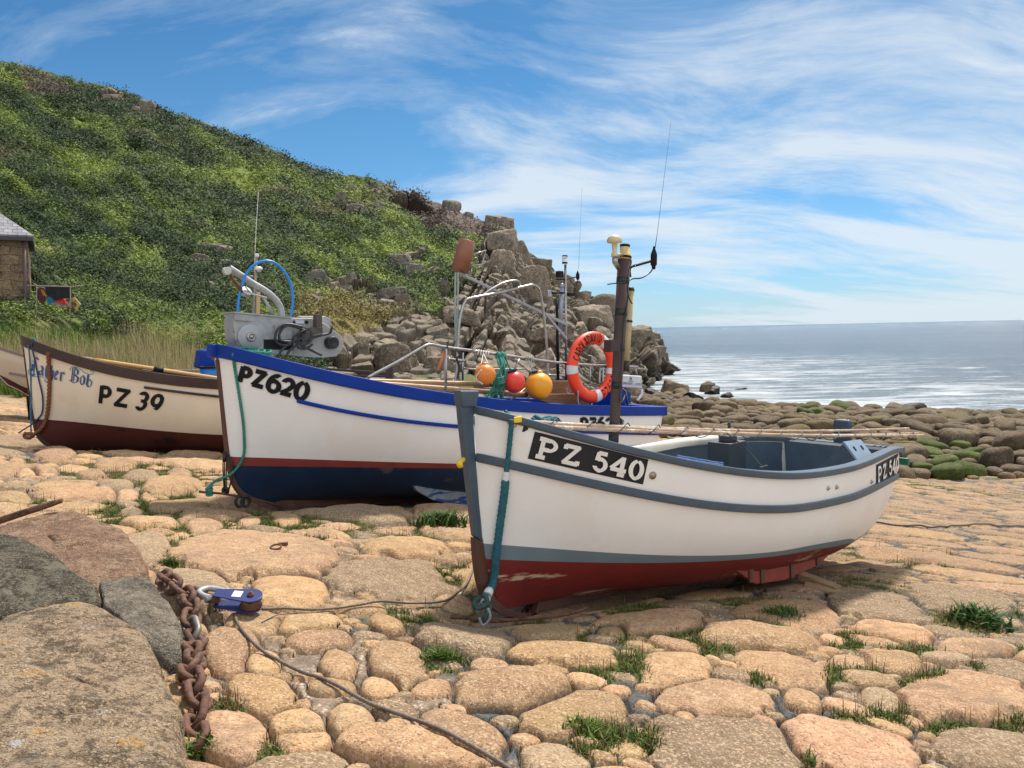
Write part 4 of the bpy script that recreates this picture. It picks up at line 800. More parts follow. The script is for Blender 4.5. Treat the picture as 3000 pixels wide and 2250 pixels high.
g0 = b5.bp(1801, 752, 0.04); mb = MB(); mb.lathe(g0, (0, 0, 1), [(0.022, 0), (0.022, 0.02), (0.014, 0.025), (0.018, 0.08), (0.045, 0.085), (0.047, 0.10), (0.042, 0.115), (0.022, 0.130), (0.002, 0.133)], 26); mb.build('satellite_dome', mat('cream_plastic', (0.62, 0.54, 0.33), (0.56, 0.48, 0.29), 6, 0.45), mast)
mb = MB(); mb.tube([b5.bp(1801, 754, .04), b5.bp(1801, 768, .04), b5.bp(1812, 785, .02)], 0.016, 10); mb.tube([b5.bp(1801, 748, .04), b5.bp(1822, 748, 0.02)], 0.012, 8); mb.build('bracket', M_STEEL, mast)
mb = MB(); mb.tube(smooth([b5.bp(1846, 812, 0), b5.bp(1846, 785, 0), b5.bp(1872, 775, 0), b5.bp(1912, 764, 0)], 6), 0.009, 8); ba = mb.build('aerial_arm', M_BLACK, mast)
mb = MB(); mb.lathe(b5.bp(1915, 780, 0), (0.03, 0, 1), [(0.012, -0.02), (0.013, 0), (0.034*0.62, 0.01), (0.036*0.6, 0.075), (0.008, 0.115), (0.006, 0.13)], 16); mb.tube([b5.bp(1919, 728, 0), b5.bp(1926, 680, 0), b5.bp(1966, 355, 0)], [0.003, 0.0014, 0.0008], 6); mb.build('whip_aerial', M_BLACK, ba)
mb = MB(); mb.tube(smooth([b5.bp(1913, 785, 0), b5.bp(1905, 798, 0), b5.bp(1880, 814, .02), b5.bp(1850, 818, .03), b5.bp(1838, 835, .04), b5.bp(1842, 870, .04), b5.bp(1852, 890, .04)], 8), 0.0045, 7)
mb.tube(smooth([b5.bp(1845, 755, .03), b5.bp(1849, 770, .04), b5.bp(1840, 800, .04), b5.bp(1838, 880, .04), b5.bp(1826, 960, .05), b5.bp(1822, 1040, .05), b5.bp(1815, 1180, .05)], 8), 0.0045, 7)
mb.tube([b5.bp(1780, 833, 0.05), b5.bp(1830, 827, 0.05)], 0.004, 6); mb.build('cable', M_RUBBER, mast)
r1_, r0_ = b5.bp(1847, 852, -0.03), b5.bp(1833, 1058, -0.03); mb = MB(); mb.tube([r0_, r0_+(r1_-r0_)*.5, r1_], 0.024, 16); rr = mb.build('radar_reflector', mat('yellowed_tube', (0.50, 0.42, 0.22), (0.42, 0.35, 0.19), 7, 0.5, spot=((0.3, 0.25, 0.14), 12, 0.6, (1, 1, 1))), mast)
mb = MB(); mb.tube([r0_+(r0_-r1_)*0.14, r0_], 0.027, 12); mb.tube([r1_, r1_+(r1_-r0_)*0.05], [0.028, 0.02], 12); mb.tube([r0_+(r1_-r0_)*.55, r0_+(r1_-r0_)*.58], 0.027, 12); mb.build('end_cap', M_RUBBER, rr)
mb = MB(); mb.box(b5.bp(1793, 1013, 0.06), ((b5.a[0], b5.a[1], 0), (b5.n[0], b5.n[1], 0), (0, 0, 1)), (0.045, 0.028, 0.037)); mb.build('junction_box', mat('dark_red_brown_box', (0.045, 0.02, 0.02), rough=0.5), mast, bevel=0.003)
# white spar lying inside the far gunwale
mb = MB(); mb.tube([b5.bp(1815, 1330, -0.1), b5.bp(1990, 1297, -0.33), b5.bp(2186, 1274, -0.6)], 0.036, 16); o = mb.build('spar', mat('white_spar_paint', (0.74, 0.71, 0.64), (0.66, 0.62, 0.54), 7, 0.45)); tag(o, 'round white painted spar lying inside the PZ 540 boat along its far gunwale', 'spar')
# bamboo poles lashed together
def cane(name, p, q, r, label):
    p, q = np.array(p), np.array(q); d = np.linalg.norm(q-p); n = int(d/0.02); t = np.linspace(0, 1, n); ph = (t*d) % 0.27; rad = r*(1+0.16*np.exp(-(np.minimum(ph, 0.27-ph)/0.012)**2))*(1-0.25*t)
    sagp = p+(q-p)*t[:, None]; sagp[:, 2] -= 0.035*np.sin(np.pi*t); mb = MB(); mb.tube(sagp, rad, 10); o = mb.build('bamboo_pole', M_BAMBOO); tag(o, label, 'bamboo pole', 'bamboo poles lashed along the PZ 540 boat'); return sagp
s1 = cane('p', b5.bp(1484, 1234, .17), b5.bp(2704, 1275, .42), 0.0155, 'longest bamboo cane, its thick end at the bow of the PZ 540 boat')
s2 = cane('p', b5.bp(1500, 1246, .20), b5.bp(2690, 1269, .36), 0.012, 'thinner bamboo cane bound under the longer one, above the black number plate')
s3 = cane('p', b5.bp(1560, 1240, .12), b5.bp(2662, 1255, .30), 0.0135, 'pale bamboo cane wrapped with tape, the one farthest from the viewer in the bundle')
def lash(pts, r, turns, mbx, rr_=0.0035):
    n = turns*16; t = np.linspace(0.02, 0.98, n); c = np.stack([np.interp(t, np.linspace(0, 1, len(pts)), pts[:, k]) for k in range(3)], 1); a = t*turns*2*math.pi
    T = pts[-1]-pts[0]; T /= np.linalg.norm(T); u = np.cross(T, (0, 0, 1)); u /= np.linalg.norm(u); v = np.cross(u, T); mbx.tube(c+u*np.cos(a)[:, None]*r+v*np.sin(a)[:, None]*r*1.2, rr_, 5)
mb = MB(); lash((s1+s2[:len(s1)])/2 if len(s1) == len(s2) else s1, 0.028, 18, mb); o = mb.build('cord', M_RUBBER); tag(o, 'thin black cord wound along the bundle of bamboo canes', 'cord')
mb = MB(); mb.tube(smooth([b5.bp(2130, 1270, .3), b5.bp(2180, 1310, .3), b5.bp(2235, 1370, .45)], 6), 0.004, 6); mb.tube([b5.bp(2222, 1372, .45), b5.bp(2248, 1364, .45)], 0.006, 6); o = mb.build('tie_cord', M_RUBBER); tag(o, 'black tie hanging from the bamboo canes down to the PZ 540 gunwale', 'cord')
mb = MB(); mb.tube([b5.bp(1528, 1247, .22), b5.bp(1556, 1250, .22)], 0.034, 12); o = mb.build('tape_wrap', M_RUBBER); tag(o, 'wad of black tape binding the thick ends of the bamboo canes', 'tape')
my = mat('yellow_plastic', (0.75, 0.50, 0.02), rough=0.4)
mb = MB(); mb.box(b5.bp(1517, 1229, .23), ((1, .2, .1), (0, 1, 0), (0, .1, 1)), (.022, .016, .016)); o = mb.build('plastic_clip', my, bevel=0.006); tag(o, 'small yellow plastic clip on the thick ends of the bamboo canes', 'clip')
mb = MB(); mb.tube(smooth([b5.bp(1344, 1362, .05), b5.bp(1346, 1356, .06), b5.bp(1358, 1346, .03)], 4), 0.012, 10); mb.tube([b5.bp(1345, 1354, .06), b5.bp(1350, 1368, .06)], 0.014, 10); o = mb.build('handle', my); tag(o, 'small yellow grip sticking out beside the stem post of the PZ 540 boat', 'handle')
# teal painter rope
M_TEAL = mat('blue_green_rope', (0.012, 0.085, 0.125), (0.02, 0.14, 0.17), 40, 0.8, bump=0.4, bscale=120)
mb = MB(); rp = [b5.snap(1500, 1225, .03), b5.snap(1497, 1262, 0.02), b5.snap(1490, 1330, .018), b5.snap(1482, 1395, .016), b5.snap(1476, 1450, .016), b5.snap(1463, 1540, .018), b5.snap(1452, 1620, .02), b5.snap(1442, 1700, .02), b5.bp(1430, 1738, .10), b5.bp(1420, 1765, .13)]
rp = [r_ for r_ in rp if r_ is not None]; pr = resample(smooth(rp, 10), 0.01); tt = np.linspace(0, 1, len(pr)); rad = np.where((tt > .30) & (tt < .90), 0.021, 0.013)
mb.tube(pr, rad, 12, lobes=4, amp=0.14, twist=60); o = mb.build('painter_rope', M_TEAL); tag(o, 'thick blue-green rope hanging down the bow of the PZ 540 boat to the ground', 'rope')
mwt = mat('white_tape', (0.72, 0.73, 0.74), (0.6, 0.6, 0.6), 20, 0.6)
for a_, c_ in ((int(len(pr)*.26), int(len(pr)*.36)), (int(len(pr)*.91), int(len(pr)*.94)), (int(len(pr)*.965), int(len(pr)*.99))): mb = MB(); mb.tube(pr[a_:c_+2], 0.0175 if a_ < len(pr)*.5 else 0.024, 12, lobes=3, amp=.05, twist=80); mb.build('tape', mwt, o)
mb = MB()
for k in range(5):
    a = np.linspace(0, 2*math.pi, 26); rx_ = 0.115-0.012*k; ctr = b5.loc(0.42, 0.12, 0)+np.array([0, 0, float(b5.zs(0.42))+0.035+0.011*k])
    rope_mb(mb, [ctr+np.array([b5.a[0], b5.a[1], -.15])*rx_*1.2*math.cos(t)+np.array([b5.n[0], b5.n[1], 0])*rx_*.62*math.sin(t)+np.array([0, 0, .008*math.sin(3*t+k)]) for t in a], 0.0105, step=0.01, n=8)
rope_mb(mb, [b5.bp(1480, 1205, .16), b5.bp(1500, 1222, .2), b5.bp(1520, 1235, .22)], 0.0105, n=8); o = mb.build('rope_coil', M_TEAL); tag(o, 'coil of blue-green rope lying on the bow of the PZ 540 boat', 'rope')
mb = MB(); kk = b5.bp(1415, 1772, .13)
rope_mb(mb, [kk+np.array(v)*0.05 for v in ((0, 0, 1.2), (.5, -.3, .4), (-.5, -.4, -.2), (-.9, 0, .3), (0, .4, .6), (.7, 0, -.3), (.2, -.5, -1), (.1, -.2, -1.7))], 0.013, n=8); o = mb.build('rope_knot', mat('dark_green_rope', (0.02, 0.06, 0.055), (0.05, 0.09, 0.08), 30, .8)); tag(o, 'knotted dark rope end tied to an iron bar under the PZ 540 bow', 'rope')
mb = MB(); mb.tube(smooth([kk+np.array(v)*0.05 for v in ((.5, -.4, -.2), (.7, -.4, -1.2), (0, -.4, -2), (-.4, -.4, -1.2))], 6), 0.008, 8); o = mb.build('shackle', M_GALV); tag(o, 'small galvanised shackle below the knot at the PZ 540 bow', 'shackle')
def ground_pts(pl, dz=0.012, step=0.02):                 # a limp line draped over the stones
    q = resample(smooth([gray(a, b) for a, b in pl], 8), step); z = slip_z(q[:, 0], q[:, 1]); n = len(z)
    zm = np.array([z[max(0, i-4):i+5].max() for i in range(n)]); zs_ = np.array([zm[max(0, i-4):i+5].mean() for i in range(n)]); q[:, 2] = np.maximum(zs_, z)+dz; return q
for k, (pl_, lb) in enumerate((([(1318, 1792), (1400, 1797), (1500, 1806), (1640, 1808), (1720, 1795)], 'rusty iron bar lying on the stones under the PZ 540 bow'), ([(1325, 1785), (1390, 1789), (1440, 1799), (1500, 1810)], 'shorter rusty bar just above the long one at the PZ 540 bow'))):
    mb = MB(); mb.tube(resample(smooth(ground_pts(pl_, 0.03), 6), .03), 0.0095, 10); o = mb.build('iron_bar', M_RUST); tag(o, lb, 'iron bar', 'iron bars under the PZ 540 bow')
for k, (px_, py_, hx_, hy_, hz_, an, lb) in enumerate(((2400, 1728, .14, .045, .032, -.9, 'rough timber block wedged under the stern of the PZ 540 boat'), (2425, 1742, .15, .05, .016, -.5, 'thin wooden wedge lying on the stones below the timber block'))):
    g = gray(px_, py_); mb = MB(); mb.box((g[0], g[1], float(Gp(g[0], g[1]))+.012+hz_), ((math.cos(an), math.sin(an), -.12), (-math.sin(an), math.cos(an), -.06), (.1, .05, 1)), (hx_, hy_, hz_)); o = mb.build('timber_block', M_WOOD, bevel=.008); tag(o, lb, 'timber block')
mb = MB(); ca_ = np.linspace(.1, .9, 400); pxa = W2P(b5.surf(ca_, np.ones(400), .07, 1))[0]; rb = [b5.surf(float(np.interp(v, pxa, ca_)), 1.0, 0.09, 1)+np.array([0, 0, .012]) for v in (1990, 2012, 2035, 2058, 2080, 2103, 2126)]; rope_mb(mb, rb, .008, n=8); rope_mb(mb, [r_+np.array([.006*(-1)**i, .018, .010]) for i, r_ in enumerate(rb)], .007, n=8); o = mb.build('blue_rope', mat('bright_blue_rope', (0.012, 0.06, 0.22), (0.10, .18, .34), 60, .8)); tag(o, 'bright blue rope laid along the inside of the near gunwale of the PZ 540 boat', 'rope')
mb = MB(); q = b5.bp(2130, 1340, -.15); mb.box(q, ((b5.a[0], b5.a[1], 0), (b5.n[0], b5.n[1], 0), (0, 0, 1)), (.12, .1, .13)); mb.box(q+np.array([.02, 0, .16]), ((1, 0, 0), (0, 1, 0), (0, .1, 1)), (.012, .012, .12)); mb.lathe(q+np.array([.0, -.02, .13]), (0, 0, 1), [(.07, 0), (.07, .05), (.03, .06)], 18); mb.build('engine', mat('dark_engine_paint', (.02, .03, .045), (.03, .04, .055), 9, .5), T5, bevel=.01)
# ---------------------------------------------------------------- middle boat
def half620(c): c = np.clip(c, 0, 1); return 0.03+0.93*np.clip(np.sin(np.pi*np.clip(c, 0, 1)**0.62*0.70)/0.995, 0, 1)**0.85
b6 = Boat((-2.47, 6.48), 42, 5.05, half620, lambda c: 1.05+1.35*np.clip(np.sin(np.pi*np.clip(c*0.9, 0, 1)), 0, 1)+0.5*c, 0); b6.floor = 0.5
b6.fit([(619, 1013), (685, 1026), (788, 1047), (902, 1075), (1016, 1102), (1129, 1126), (1243, 1145), (1338, 1157), (1398, 1165), (1543, 1180), (1687, 1189), (1785, 1192), (1919, 1194)],
       [(625, 1014), (638, 1055), (645, 1120), (651, 1182), (662, 1288), (668, 1338), (676, 1385), (692, 1428), (725, 1458), (788, 1478)], (4.8, -1.42, -2.05),
       [[(676, 1338), (750, 1340), (940, 1347), (1129, 1353), (1353, 1359)], [(685, 1364), (788, 1366), (940, 1368), (1129, 1370), (1353, 1372)]])
T6 = thing('fishing_boat', b6.loc(2, 0, -1.6), 'white boat with bright blue rail, navy bottom and PZ620 on its bow', 'boat', 'beached fishing boats')
m_navy = mat('navy_antifouling', (0.004, 0.018, 0.055), (0.009, 0.036, 0.090), 2.0, 0.42, bump=0.06, spot=[((0.07, 0.075, 0.10), 1.4, 0.60, (1, 1, 2)), ((0.10, 0.02, 0.03), 1.1, 0.68, (1, 1, 1))])
m_maroon = mat('maroon_stripe', (0.22, 0.035, 0.032), (0.26, 0.05, 0.045), 4, 0.5)
m_blue = mat('bright_blue_paint', (0.001, 0.030, 0.24), (0.002, 0.036, 0.28), 3, 0.5, spec=0.22, bump=0.06, bscale=14, spot=((0.05, 0.12, 0.4), 22, 0.72, (1, 1, 1)))
b6.inner = m_blue
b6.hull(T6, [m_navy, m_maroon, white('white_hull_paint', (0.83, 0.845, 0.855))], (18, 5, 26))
mb = MB()
for sd_ in (1, -1): c = b6.cs; b6.strip(mb, c, np.ones(len(c)), sd_, -0.075, 0.028, -0.098, 0.012)
te = [b6.surf(1., 1., 0, 1), b6.surf(1., 1., 0, -1)]; mb.box((te[0]+te[1])/2+np.array([0, 0, -.043]), ((b6.n[0], b6.n[1], 0), (b6.a[0], b6.a[1], 0), (0, 0, 1)), (np.linalg.norm(te[0]-te[1])/2+.03, .05, .055))
bowp = b6.bp(622, 1014, 0); mb.box(bowp+np.array([.02, .02, -.04]), ((b6.a[0], b6.a[1], -.12), (b6.n[0], b6.n[1], 0), (.12, .1, 1)), (.06, .06, .052)); mb.build('gunwale', m_blue, T6, bevel=.01)
st6 = [(755, 1146), (826, 1163), (902, 1182), (1016, 1205), (1129, 1224), (1243, 1241), (1350, 1250), (1600, 1262), (1899, 1270)]
cs_ = np.linspace(0.09, 1, 70); ws = wcurve(b6, st6, cs_); mb = MB()
for sd_ in (1, -1): b6.strip(mb, cs_, ws, sd_, -.01, .026, -.017, .017)
mb.build('rubbing_strake', m_blue, T6, bevel=.008)
mb = MB(); KO = list(b6.bpl(smooth([(634, 1055), (641, 1120), (647, 1182), (657, 1288), (664, 1345), (671, 1390), (688, 1434), (720, 1464), (785, 1488)], 4))); KI = list(b6.bpl(smooth([(641, 1055), (648, 1120), (654, 1182), (665, 1288), (672, 1340), (680, 1385), (696, 1424), (730, 1452), (790, 1474)], 4)))
for x in np.linspace(b6.xz(KO[-1])[0]+.2, 4.95, 12): KO.append(b6.loc(x, 0, b6.zk(x)-.06)); KI.append(b6.loc(x, 0, b6.zk(x)+.03))
b6.pline(mb, KO, KI, .034); mb.build('keel', m_darkwood, T6, bevel=.005)
mb = MB(); q = b6.bpl([(1200, 1412), (1225, 1440), (1270, 1466), (1330, 1482), (1420, 1488), (1420, 1425), (1330, 1420)], .55); mb.prism(q, np.array([b6.n[0], b6.n[1], 0])*-.05)
mb.build('bilge_keel', mat('peeling_blue_plank', (.30, .34, .38), (.22, .26, .30), 6, .7, bump=.2, spot=[((.02, .06, .22), 5, .5, (.5, .5, 3)), ((.14, .06, .04), 4, .66, (1, 1, 1))]), T6, bevel=.006)
def q6(u0, v0, u1, v1, h):  # text quad from baseline ends
    d = np.array([u1-u0, v1-v0], float); n_ = np.array([d[1], -d[0]])/np.linalg.norm(d)*h; return ((u0+n_[0], v0+n_[1]), (u1+n_[0], v1+n_[1]), (u1, v1), (u0, v0))
c6 = ((704, 1068), (914, 1126), (897, 1176), (692, 1116))
letter_quad(b6, c6, 'PZ620', [(.03, .19, .02, .95), (.215, .39, .02, .97), (.425, .60, .02, .97), (.615, .785, 0.02, .97), (.81, .985, .0, 1.0)], (.074, .27), M_BLACK, T6, 'registration_number')
c6 = ((1700, 1222), (1822, 1224), (1820, 1262), (1700, 1262)); letter_quad(b6, c6, 'PZ620', [(.0, .19, .02, .95), (.21, .38, .02, .97), (.42, .58, .02, .97), (.61, .78, 0.02, .97), (.81, .99, .0, 1.0)], (.075, .25), M_BLACK, T6, 'registration_number')
p = b6.snap(1822, 1236, 0); mb = MB(); mb.lathe(p, (b6.n[0], b6.n[1], 0), [(.030, -.01), (.034, .006), (.026, .012), (.018, .004), (.002, .003)], 20); mb.build('exhaust_outlet', M_STEEL, T6)
aft = (b6.a[0], b6.a[1], 0); nn6 = np.array([b6.n[0], b6.n[1], 0])
# foredeck cover
mb = MB(); cc = np.linspace(.02, .42, 20); l_ = b6.surf(cc, np.full(20, .93), .05, 1); r_ = b6.surf(cc, np.full(20, .93), .05, -1); mb.add(np.concatenate([l_, r_]), [(i, i+1, 21+i, 20+i) for i in range(19)]); mb.build('foredeck', mat('pale_deck_paint', (.35, .40, .45), (.3, .33, .36), 5, .6), T6)
# ---- net hauler on the bow
def z2(x, y): return (600+.3134*x, 680+.3134*y)
def zb(pts, yo): return b6.bpl([z2(*p) for p in pts], yo)
TH_ = thing('net_hauler', b6.bp(740, 1040, .05), 'grey galvanised hydraulic net hauler with blue hoop and black hoses on the PZ620 bow', 'net hauler')
mb = MB(); mb.prism(zb([(285, 745), (810, 795), (830, 830), (830, 1135), (700, 1145), (380, 1110), (310, 1060), (280, 990), (272, 860)], .06), nn6*-.22); cas = mb.build('casing', M_GALV, TH_, bevel=.012)
mb = MB(); mb.prism(zb([(275, 742), (815, 792), (815, 806), (275, 756)], .075), nn6*-.25); mb.prism(zb([(283, 812), (435, 822), (435, 832), (283, 822)], .08), nn6*-.02); mb.build('flange', M_GALV, cas)
mb = MB(); mb.prism(zb([(805, 800), (1000, 803), (1120, 850), (1270, 960), (1303, 1030), (1290, 1100), (1235, 1160), (1120, 1172), (830, 1145)], .03), nn6*-.2); mb.build('arm_housing', mat('pale_grey_cover', (.36, .35, .32), (.29, .28, .26), 6, .6, bump=.08), TH_, bevel=.012)
mb = MB(); mb.prism(zb([(860, 785), (1120, 785), (1175, 810), (1190, 870), (1160, 885), (1000, 840)], -.1), nn6*-.03); mb.build('guard_plate', M_GALV, TH_, bevel=.006)
dc = zb([(425, 980)], .065)[0]; mb = MB(); mb.lathe(dc, nn6, [(.112, -.01), (.112, .010), (.108, .014), (.002, .014)], 40); ds = mb.build('disc', mat('disc_metal', (.33, .345, .36), (.38, .39, .40), 30, .5, metal=.3), TH_)
mb = MB(); mb.lathe(dc, nn6, [(.042, .01), (.040, .028), (.024, .034), (.022, .026), (.014, .026), (.014, .045), (.002, .046)], 28); mb.build('hub', M_STEEL, ds)
mb = MB(); mb.prism(zb([(552, 1003), (825, 1003), (825, 1105), (552, 1095)], .064), nn6*-.008); mb.build('recess', M_BLACK, cas)
mb = MB(); mb.prism(zb([(850, 826), (922, 828), (922, 856), (850, 854)], .04), nn6*.004); mb.build('maker_plate', mat('white_sticker', (.7, .72, .74), (.3, .35, .5), 160, .4), cas)
for x_ in (825, 952): mb = MB(); mb.lathe(zb([(x_, 840)], .035)[0], nn6, [(.017, -.01), (.017, .004), (.002, .005)], 16); mb.build('bolt_hole', M_BLACK, cas)
mc_ = zb([(1178, 1035)], .05)[0]; mb = MB(); mb.lathe(mc_, nn6, [(.058, -.06), (.060, .03), (.056, .055), (.046, .058), (.044, .048), (.002, .048)], 30); mb.build('motor', M_RUBBER, TH_)
mb = MB(); mb.box(zb([(1000, 920)], .09)[0], (aft, nn6, (0, 0, 1)), (.085, .045, .028)); mb.box(zb([(1055, 830)], .08)[0], (aft, nn6, (0, 0, 1)), (.03, .03, .06)); mb.box(zb([(925, 990)], .09)[0], (aft, nn6, (0, 0, 1)), (.04, .04, .04)); mb.tube(zb([(1065, 790), (1100, 720)], .08), .006, 8); mb.lathe(zb([(1100, 720)], .08)[0], (0, 0, 1), [(.004, -.012), (.012, 0), (.004, .012)], 10)
mb.build('valve_block', mat('oily_brown_metal', (.05, .035, .027), (.09, .065, .05), 14, .6, bump=.2), TH_, bevel=.006)
for pts in ([(900, 870), (760, 870), (670, 920), (655, 1000), (720, 1050), (800, 1060)], [(1100, 1150), (900, 1060), (830, 1000), (900, 920), (1000, 900)], [(920, 900), (780, 880), (700, 930), (700, 1000), (800, 1020), (880, 1010)], [(690, 1190), (710, 1110), (800, 1040), (900, 980), (925, 950)], [(730, 1200), (800, 1110), (950, 1010), (1080, 960), (1170, 940), (1180, 900)], [(850, 1010), (900, 930), (980, 930), (990, 1000), (930, 1050), (860, 1030)], [(1000, 1050), (940, 1090), (880, 1070)]):
    mb = MB(); mb.tube(smooth(zb(pts, .13)+np.random.default_rng(len(pts)).normal(0, .006, (len(pts), 3)), 8), .0115, 10); mb.build('hose', M_RUBBER, TH_)
mb = MB(); mb.tube(smooth(zb([(308, 750), (316, 640), (345, 500), (400, 370), (480, 295), (575, 268), (670, 298), (750, 380), (800, 480), (822, 600), (818, 700), (803, 790)], .0), 8), .0115, 12); mb.build('hoop', mat('blue_pipe', (.01, .22, .68), rough=.35), TH_)
mb = MB(); mb.tube(smooth(zb([(228, 335), (330, 400), (440, 475), (560, 545), (640, 610), (700, 690), (722, 790)], -.06), 8), .0285, 16); dv = mb.build('davit_tube', M_GALV, TH_)
mb = MB(); mb.tube(zb([(545, 600), (640, 775)], -.05), .014, 8); mb.build('stay', M_GALV, TH_)
mb = MB(); mb.lathe(zb([(205, 365)], -.02)[0], nn6, [(.030, -.02), (.034, -.02), (.02, 0), (.034, .02), (.03, .02), (.002, .022)], 20); mb.build('sheave', mat('grey_plastic', (.5, .5, .47), rough=.5), dv)
mb = MB(); mb.tube(smooth(zb([(240, 390), (270, 450), (310, 500), (345, 550)], -.0), 6), [.010]*6+[.016]*6+[.02]*7, 10); mb.build('roller_arm', m_darkwood, dv)
mb = MB(); mb.lathe(zb([(385, 560)], .0)[0], (.5, -.3, .45), [(.045, -.02), (.05, -.016), (.03, -.01), (.03, .01), (.05, .016), (.045, .02)], 24); mb.tube(zb([(380, 510), (440, 580), (580, 615)], .02), .008, 8); mb.build('roller', M_GALV, dv)
# mooring post and green rope on the bow
mb = MB(); mb.lathe(zb([(400, 1105)], .02)[0], (0, 0, 1), [(.022, -.03), (.022, .035), (.020, .04)], 16); mb.build('mooring_post', M_STEEL, T6)
M_GREEN = mat('green_rope', (.02, .16, .12), (.05, .27, .21), 45, .8, bump=.4, bscale=120)
def z5(x, y): return (560+.3797*x, 1000+.3797*y)
mb = MB(); hp = [b6.bp(*z5(740, 165), .12), b6.bp(*z5(640, 140), .13), b6.bp(*z5(560, 80), .14), b6.bp(*z5(480, 60), .12), b6.bp(*z5(420, 50), .1), b6.bp(*z5(350, 65), .1)]
fall = [b6.snap(*z5(*q), .014) for q in ((333, 90), (332, 130), (345, 220), (365, 340), (385, 470), (405, 620), (413, 760), (410, 860), (380, 940))]; fall = [f for f in fall if f is not None]
fall += [b6.bp(*z5(300, 1030), .05), b6.bp(*z5(200, 1070), .02), b6.bp(*z5(150, 1110), 0), b6.bp(*z5(135, 1150), 0)]
rope_mb(mb, hp+fall, .0115, step=.01, n=9); o = mb.build('mooring_rope', M_GREEN); tag(o, 'green rope hanging from the PZ620 bow down to an iron bar on the ground', 'rope')
mb = MB(); rg = random.Random(3)
for k in range(3):
    c = b6.bp(*z5(450+50*k, 75+12*k), .12+.02*k); rope_mb(mb, [c+np.array([math.cos(t)*.075, math.sin(t)*.05, .01*math.sin(2*t)+.01*k]) for t in np.linspace(0, 6.3, 12)], .011, step=.01, n=9)
o = mb.build('rope_knot', M_GREEN); tag(o, 'loose knot of green rope on top of the blue PZ620 rail at the bow', 'rope')
mb = MB(); c = b6.bp(*z5(140, 1155), 0)
for k in range(4): mb.torus(c+np.array([0, 0, -.03+.02*k]), (1, 0, .15*k), (0, 1, .2), .022, .010, 16, 8)
o = mb.build('rope_lashing', M_GREEN); tag(o, 'green rope lashing round the end of the iron bar at the PZ620 bow', 'rope')
mb = MB(); mb.tube([b6.bp(*z5(62, 1160), .0), b6.bp(*z5(240, 1175), 0), b6.bp(*z5(400, 1200), .02), b6.bp(*z5(560, 1235), .03), b6.bp(*z5(700, 1270), .05)], .0105, 10); o = mb.build('iron_bar', M_RUST); tag(o, 'rusty iron bar held level under the PZ620 bow', 'iron bar')
mb = MB()
for x0, x1 in ((250, 255), (262, 262), (275, 272)): mb.tube(smooth([b6.bp(*z5(x0, 850), .02), b6.bp(*z5(x0-4, 980), .03), b6.bp(*z5(x1, 1160), .0)], 6), .006, 6)
mb.tube(smooth([b6.bp(*z5(275, 850), .02), b6.bp(*z5(315, 940), .06), b6.bp(*z5(315, 1050), .05), b6.bp(*z5(285, 1160), .03)], 6), .007, 6); mb.torus(b6.bp(*z5(265, 1150), 0), (1, 0, 0), (0, 0, 1), .02, .016, 14, 8); mb.tube([b6.bp(*z5(255, 870), .03), b6.bp(*z5(255, 930), .03)], .014, 8)
o = mb.build('black_cord', M_RUBBER); tag(o, 'black cords tied from the PZ620 stem down to the iron bar', 'cord')
mb = MB()
for x_ in (375, 420): mb.torus(b6.bp(*z5(x_, 1235), .03), aft, (0, 0, 1), .035, .014, 18, 8, Rv=.045)
o = mb.build('rubber_roller', M_RUBBER); tag(o, 'pair of black rubber loops under the forefoot of the PZ620 boat', 'rubber loop')
# ---- rails, hoops and masts
def z3(x, y): return (1000+.3617*x, 650+.3617*y)
def zc3(pts, yo): return b6.bpl([z3(*p) for p in pts], yo)
def rail(pts, yo, r, name='rail', m_=None, sm_=True):
    mb = MB(); q = zc3(pts, yo); mb.tube(smooth(q, 6) if sm_ else q, r, 12); return mb.build(name, m_ or M_STEEL, T6)
rail([(215, 1262), (300, 1215), (480, 1120), (640, 1025), (690, 1000), (730, 995), (860, 1018), (1070, 1045)], .70, .0145)
rail([(1065, 1045), (1400, 1092), (1700, 1135), (1900, 1152), (2100, 1165), (2400, 1176)], .74, .0145)
rail([(862, 1108), (985, 1128)], .66, .012); rail([(990, 1180), (1090, 1195), (1500, 1190)], .66, .008, 'lower_rail'); rail([(1670, 1240), (1860, 1248)], -.5, .012, 'lower_rail')
for x_, y0, y1, yo in ((848, 1025, 1370, .72), (838, 1040, 1380, .55), (985, 1060, 1285, -.3), (1302, 1290, 1440, .72), (1515, 1400, 1465, .7), (2017, 1180, 1340, -.5), (2093, 1170, 1420, .74), (2120, 1180, 1440, .5)): rail([(x_, y0), (x_-2, y1)], yo, .0125 if yo > .7 else .011, 'stanchion', sm_=False)
rail([(1445, 1110), (1400, 1200)], .7, .010, 'brace', sm_=False); rail([(1490, 1350), (1370, 1450)], .6, .010, 'brace', sm_=False); rail([(890, 1340), (750, 1375)], .6, .008, 'brace', sm_=False)
rail([(900, 1290), (925, 1275), (935, 1200), (945, 1000), (955, 820), (975, 720), (1000, 650), (1040, 622), (1300, 570), (1500, 520), (1560, 515), (1600, 545), (1620, 620), (1640, 760), (1662, 1000), (1670, 1180), (1668, 1440)], .15, .0165, 'hoop')
rail([(1140, 598), (1200, 555), (1300, 500), (1380, 478), (1430, 480), (1448, 505), (1440, 530), (1415, 542)], .13, .0125, 'hoop')
mb = MB(); q = zc3([(965, 405), (1835, 822), (1835, 846), (960, 425)], .05); mb.prism(q, nn6*-.03); q = zc3([(1650, 745), (1672, 750), (1832, 935), (1828, 962)], .055); mb.prism(q, nn6*-.02); mb.build('boom', M_GALV, T6, bevel=.003)
mb = MB(); a_, c_ = zc3([(1018, 165)], .05)[0], zc3([(960, 395)], .05)[0]; ax_ = (a_-c_)/np.linalg.norm(a_-c_); ln_ = np.linalg.norm(a_-c_)
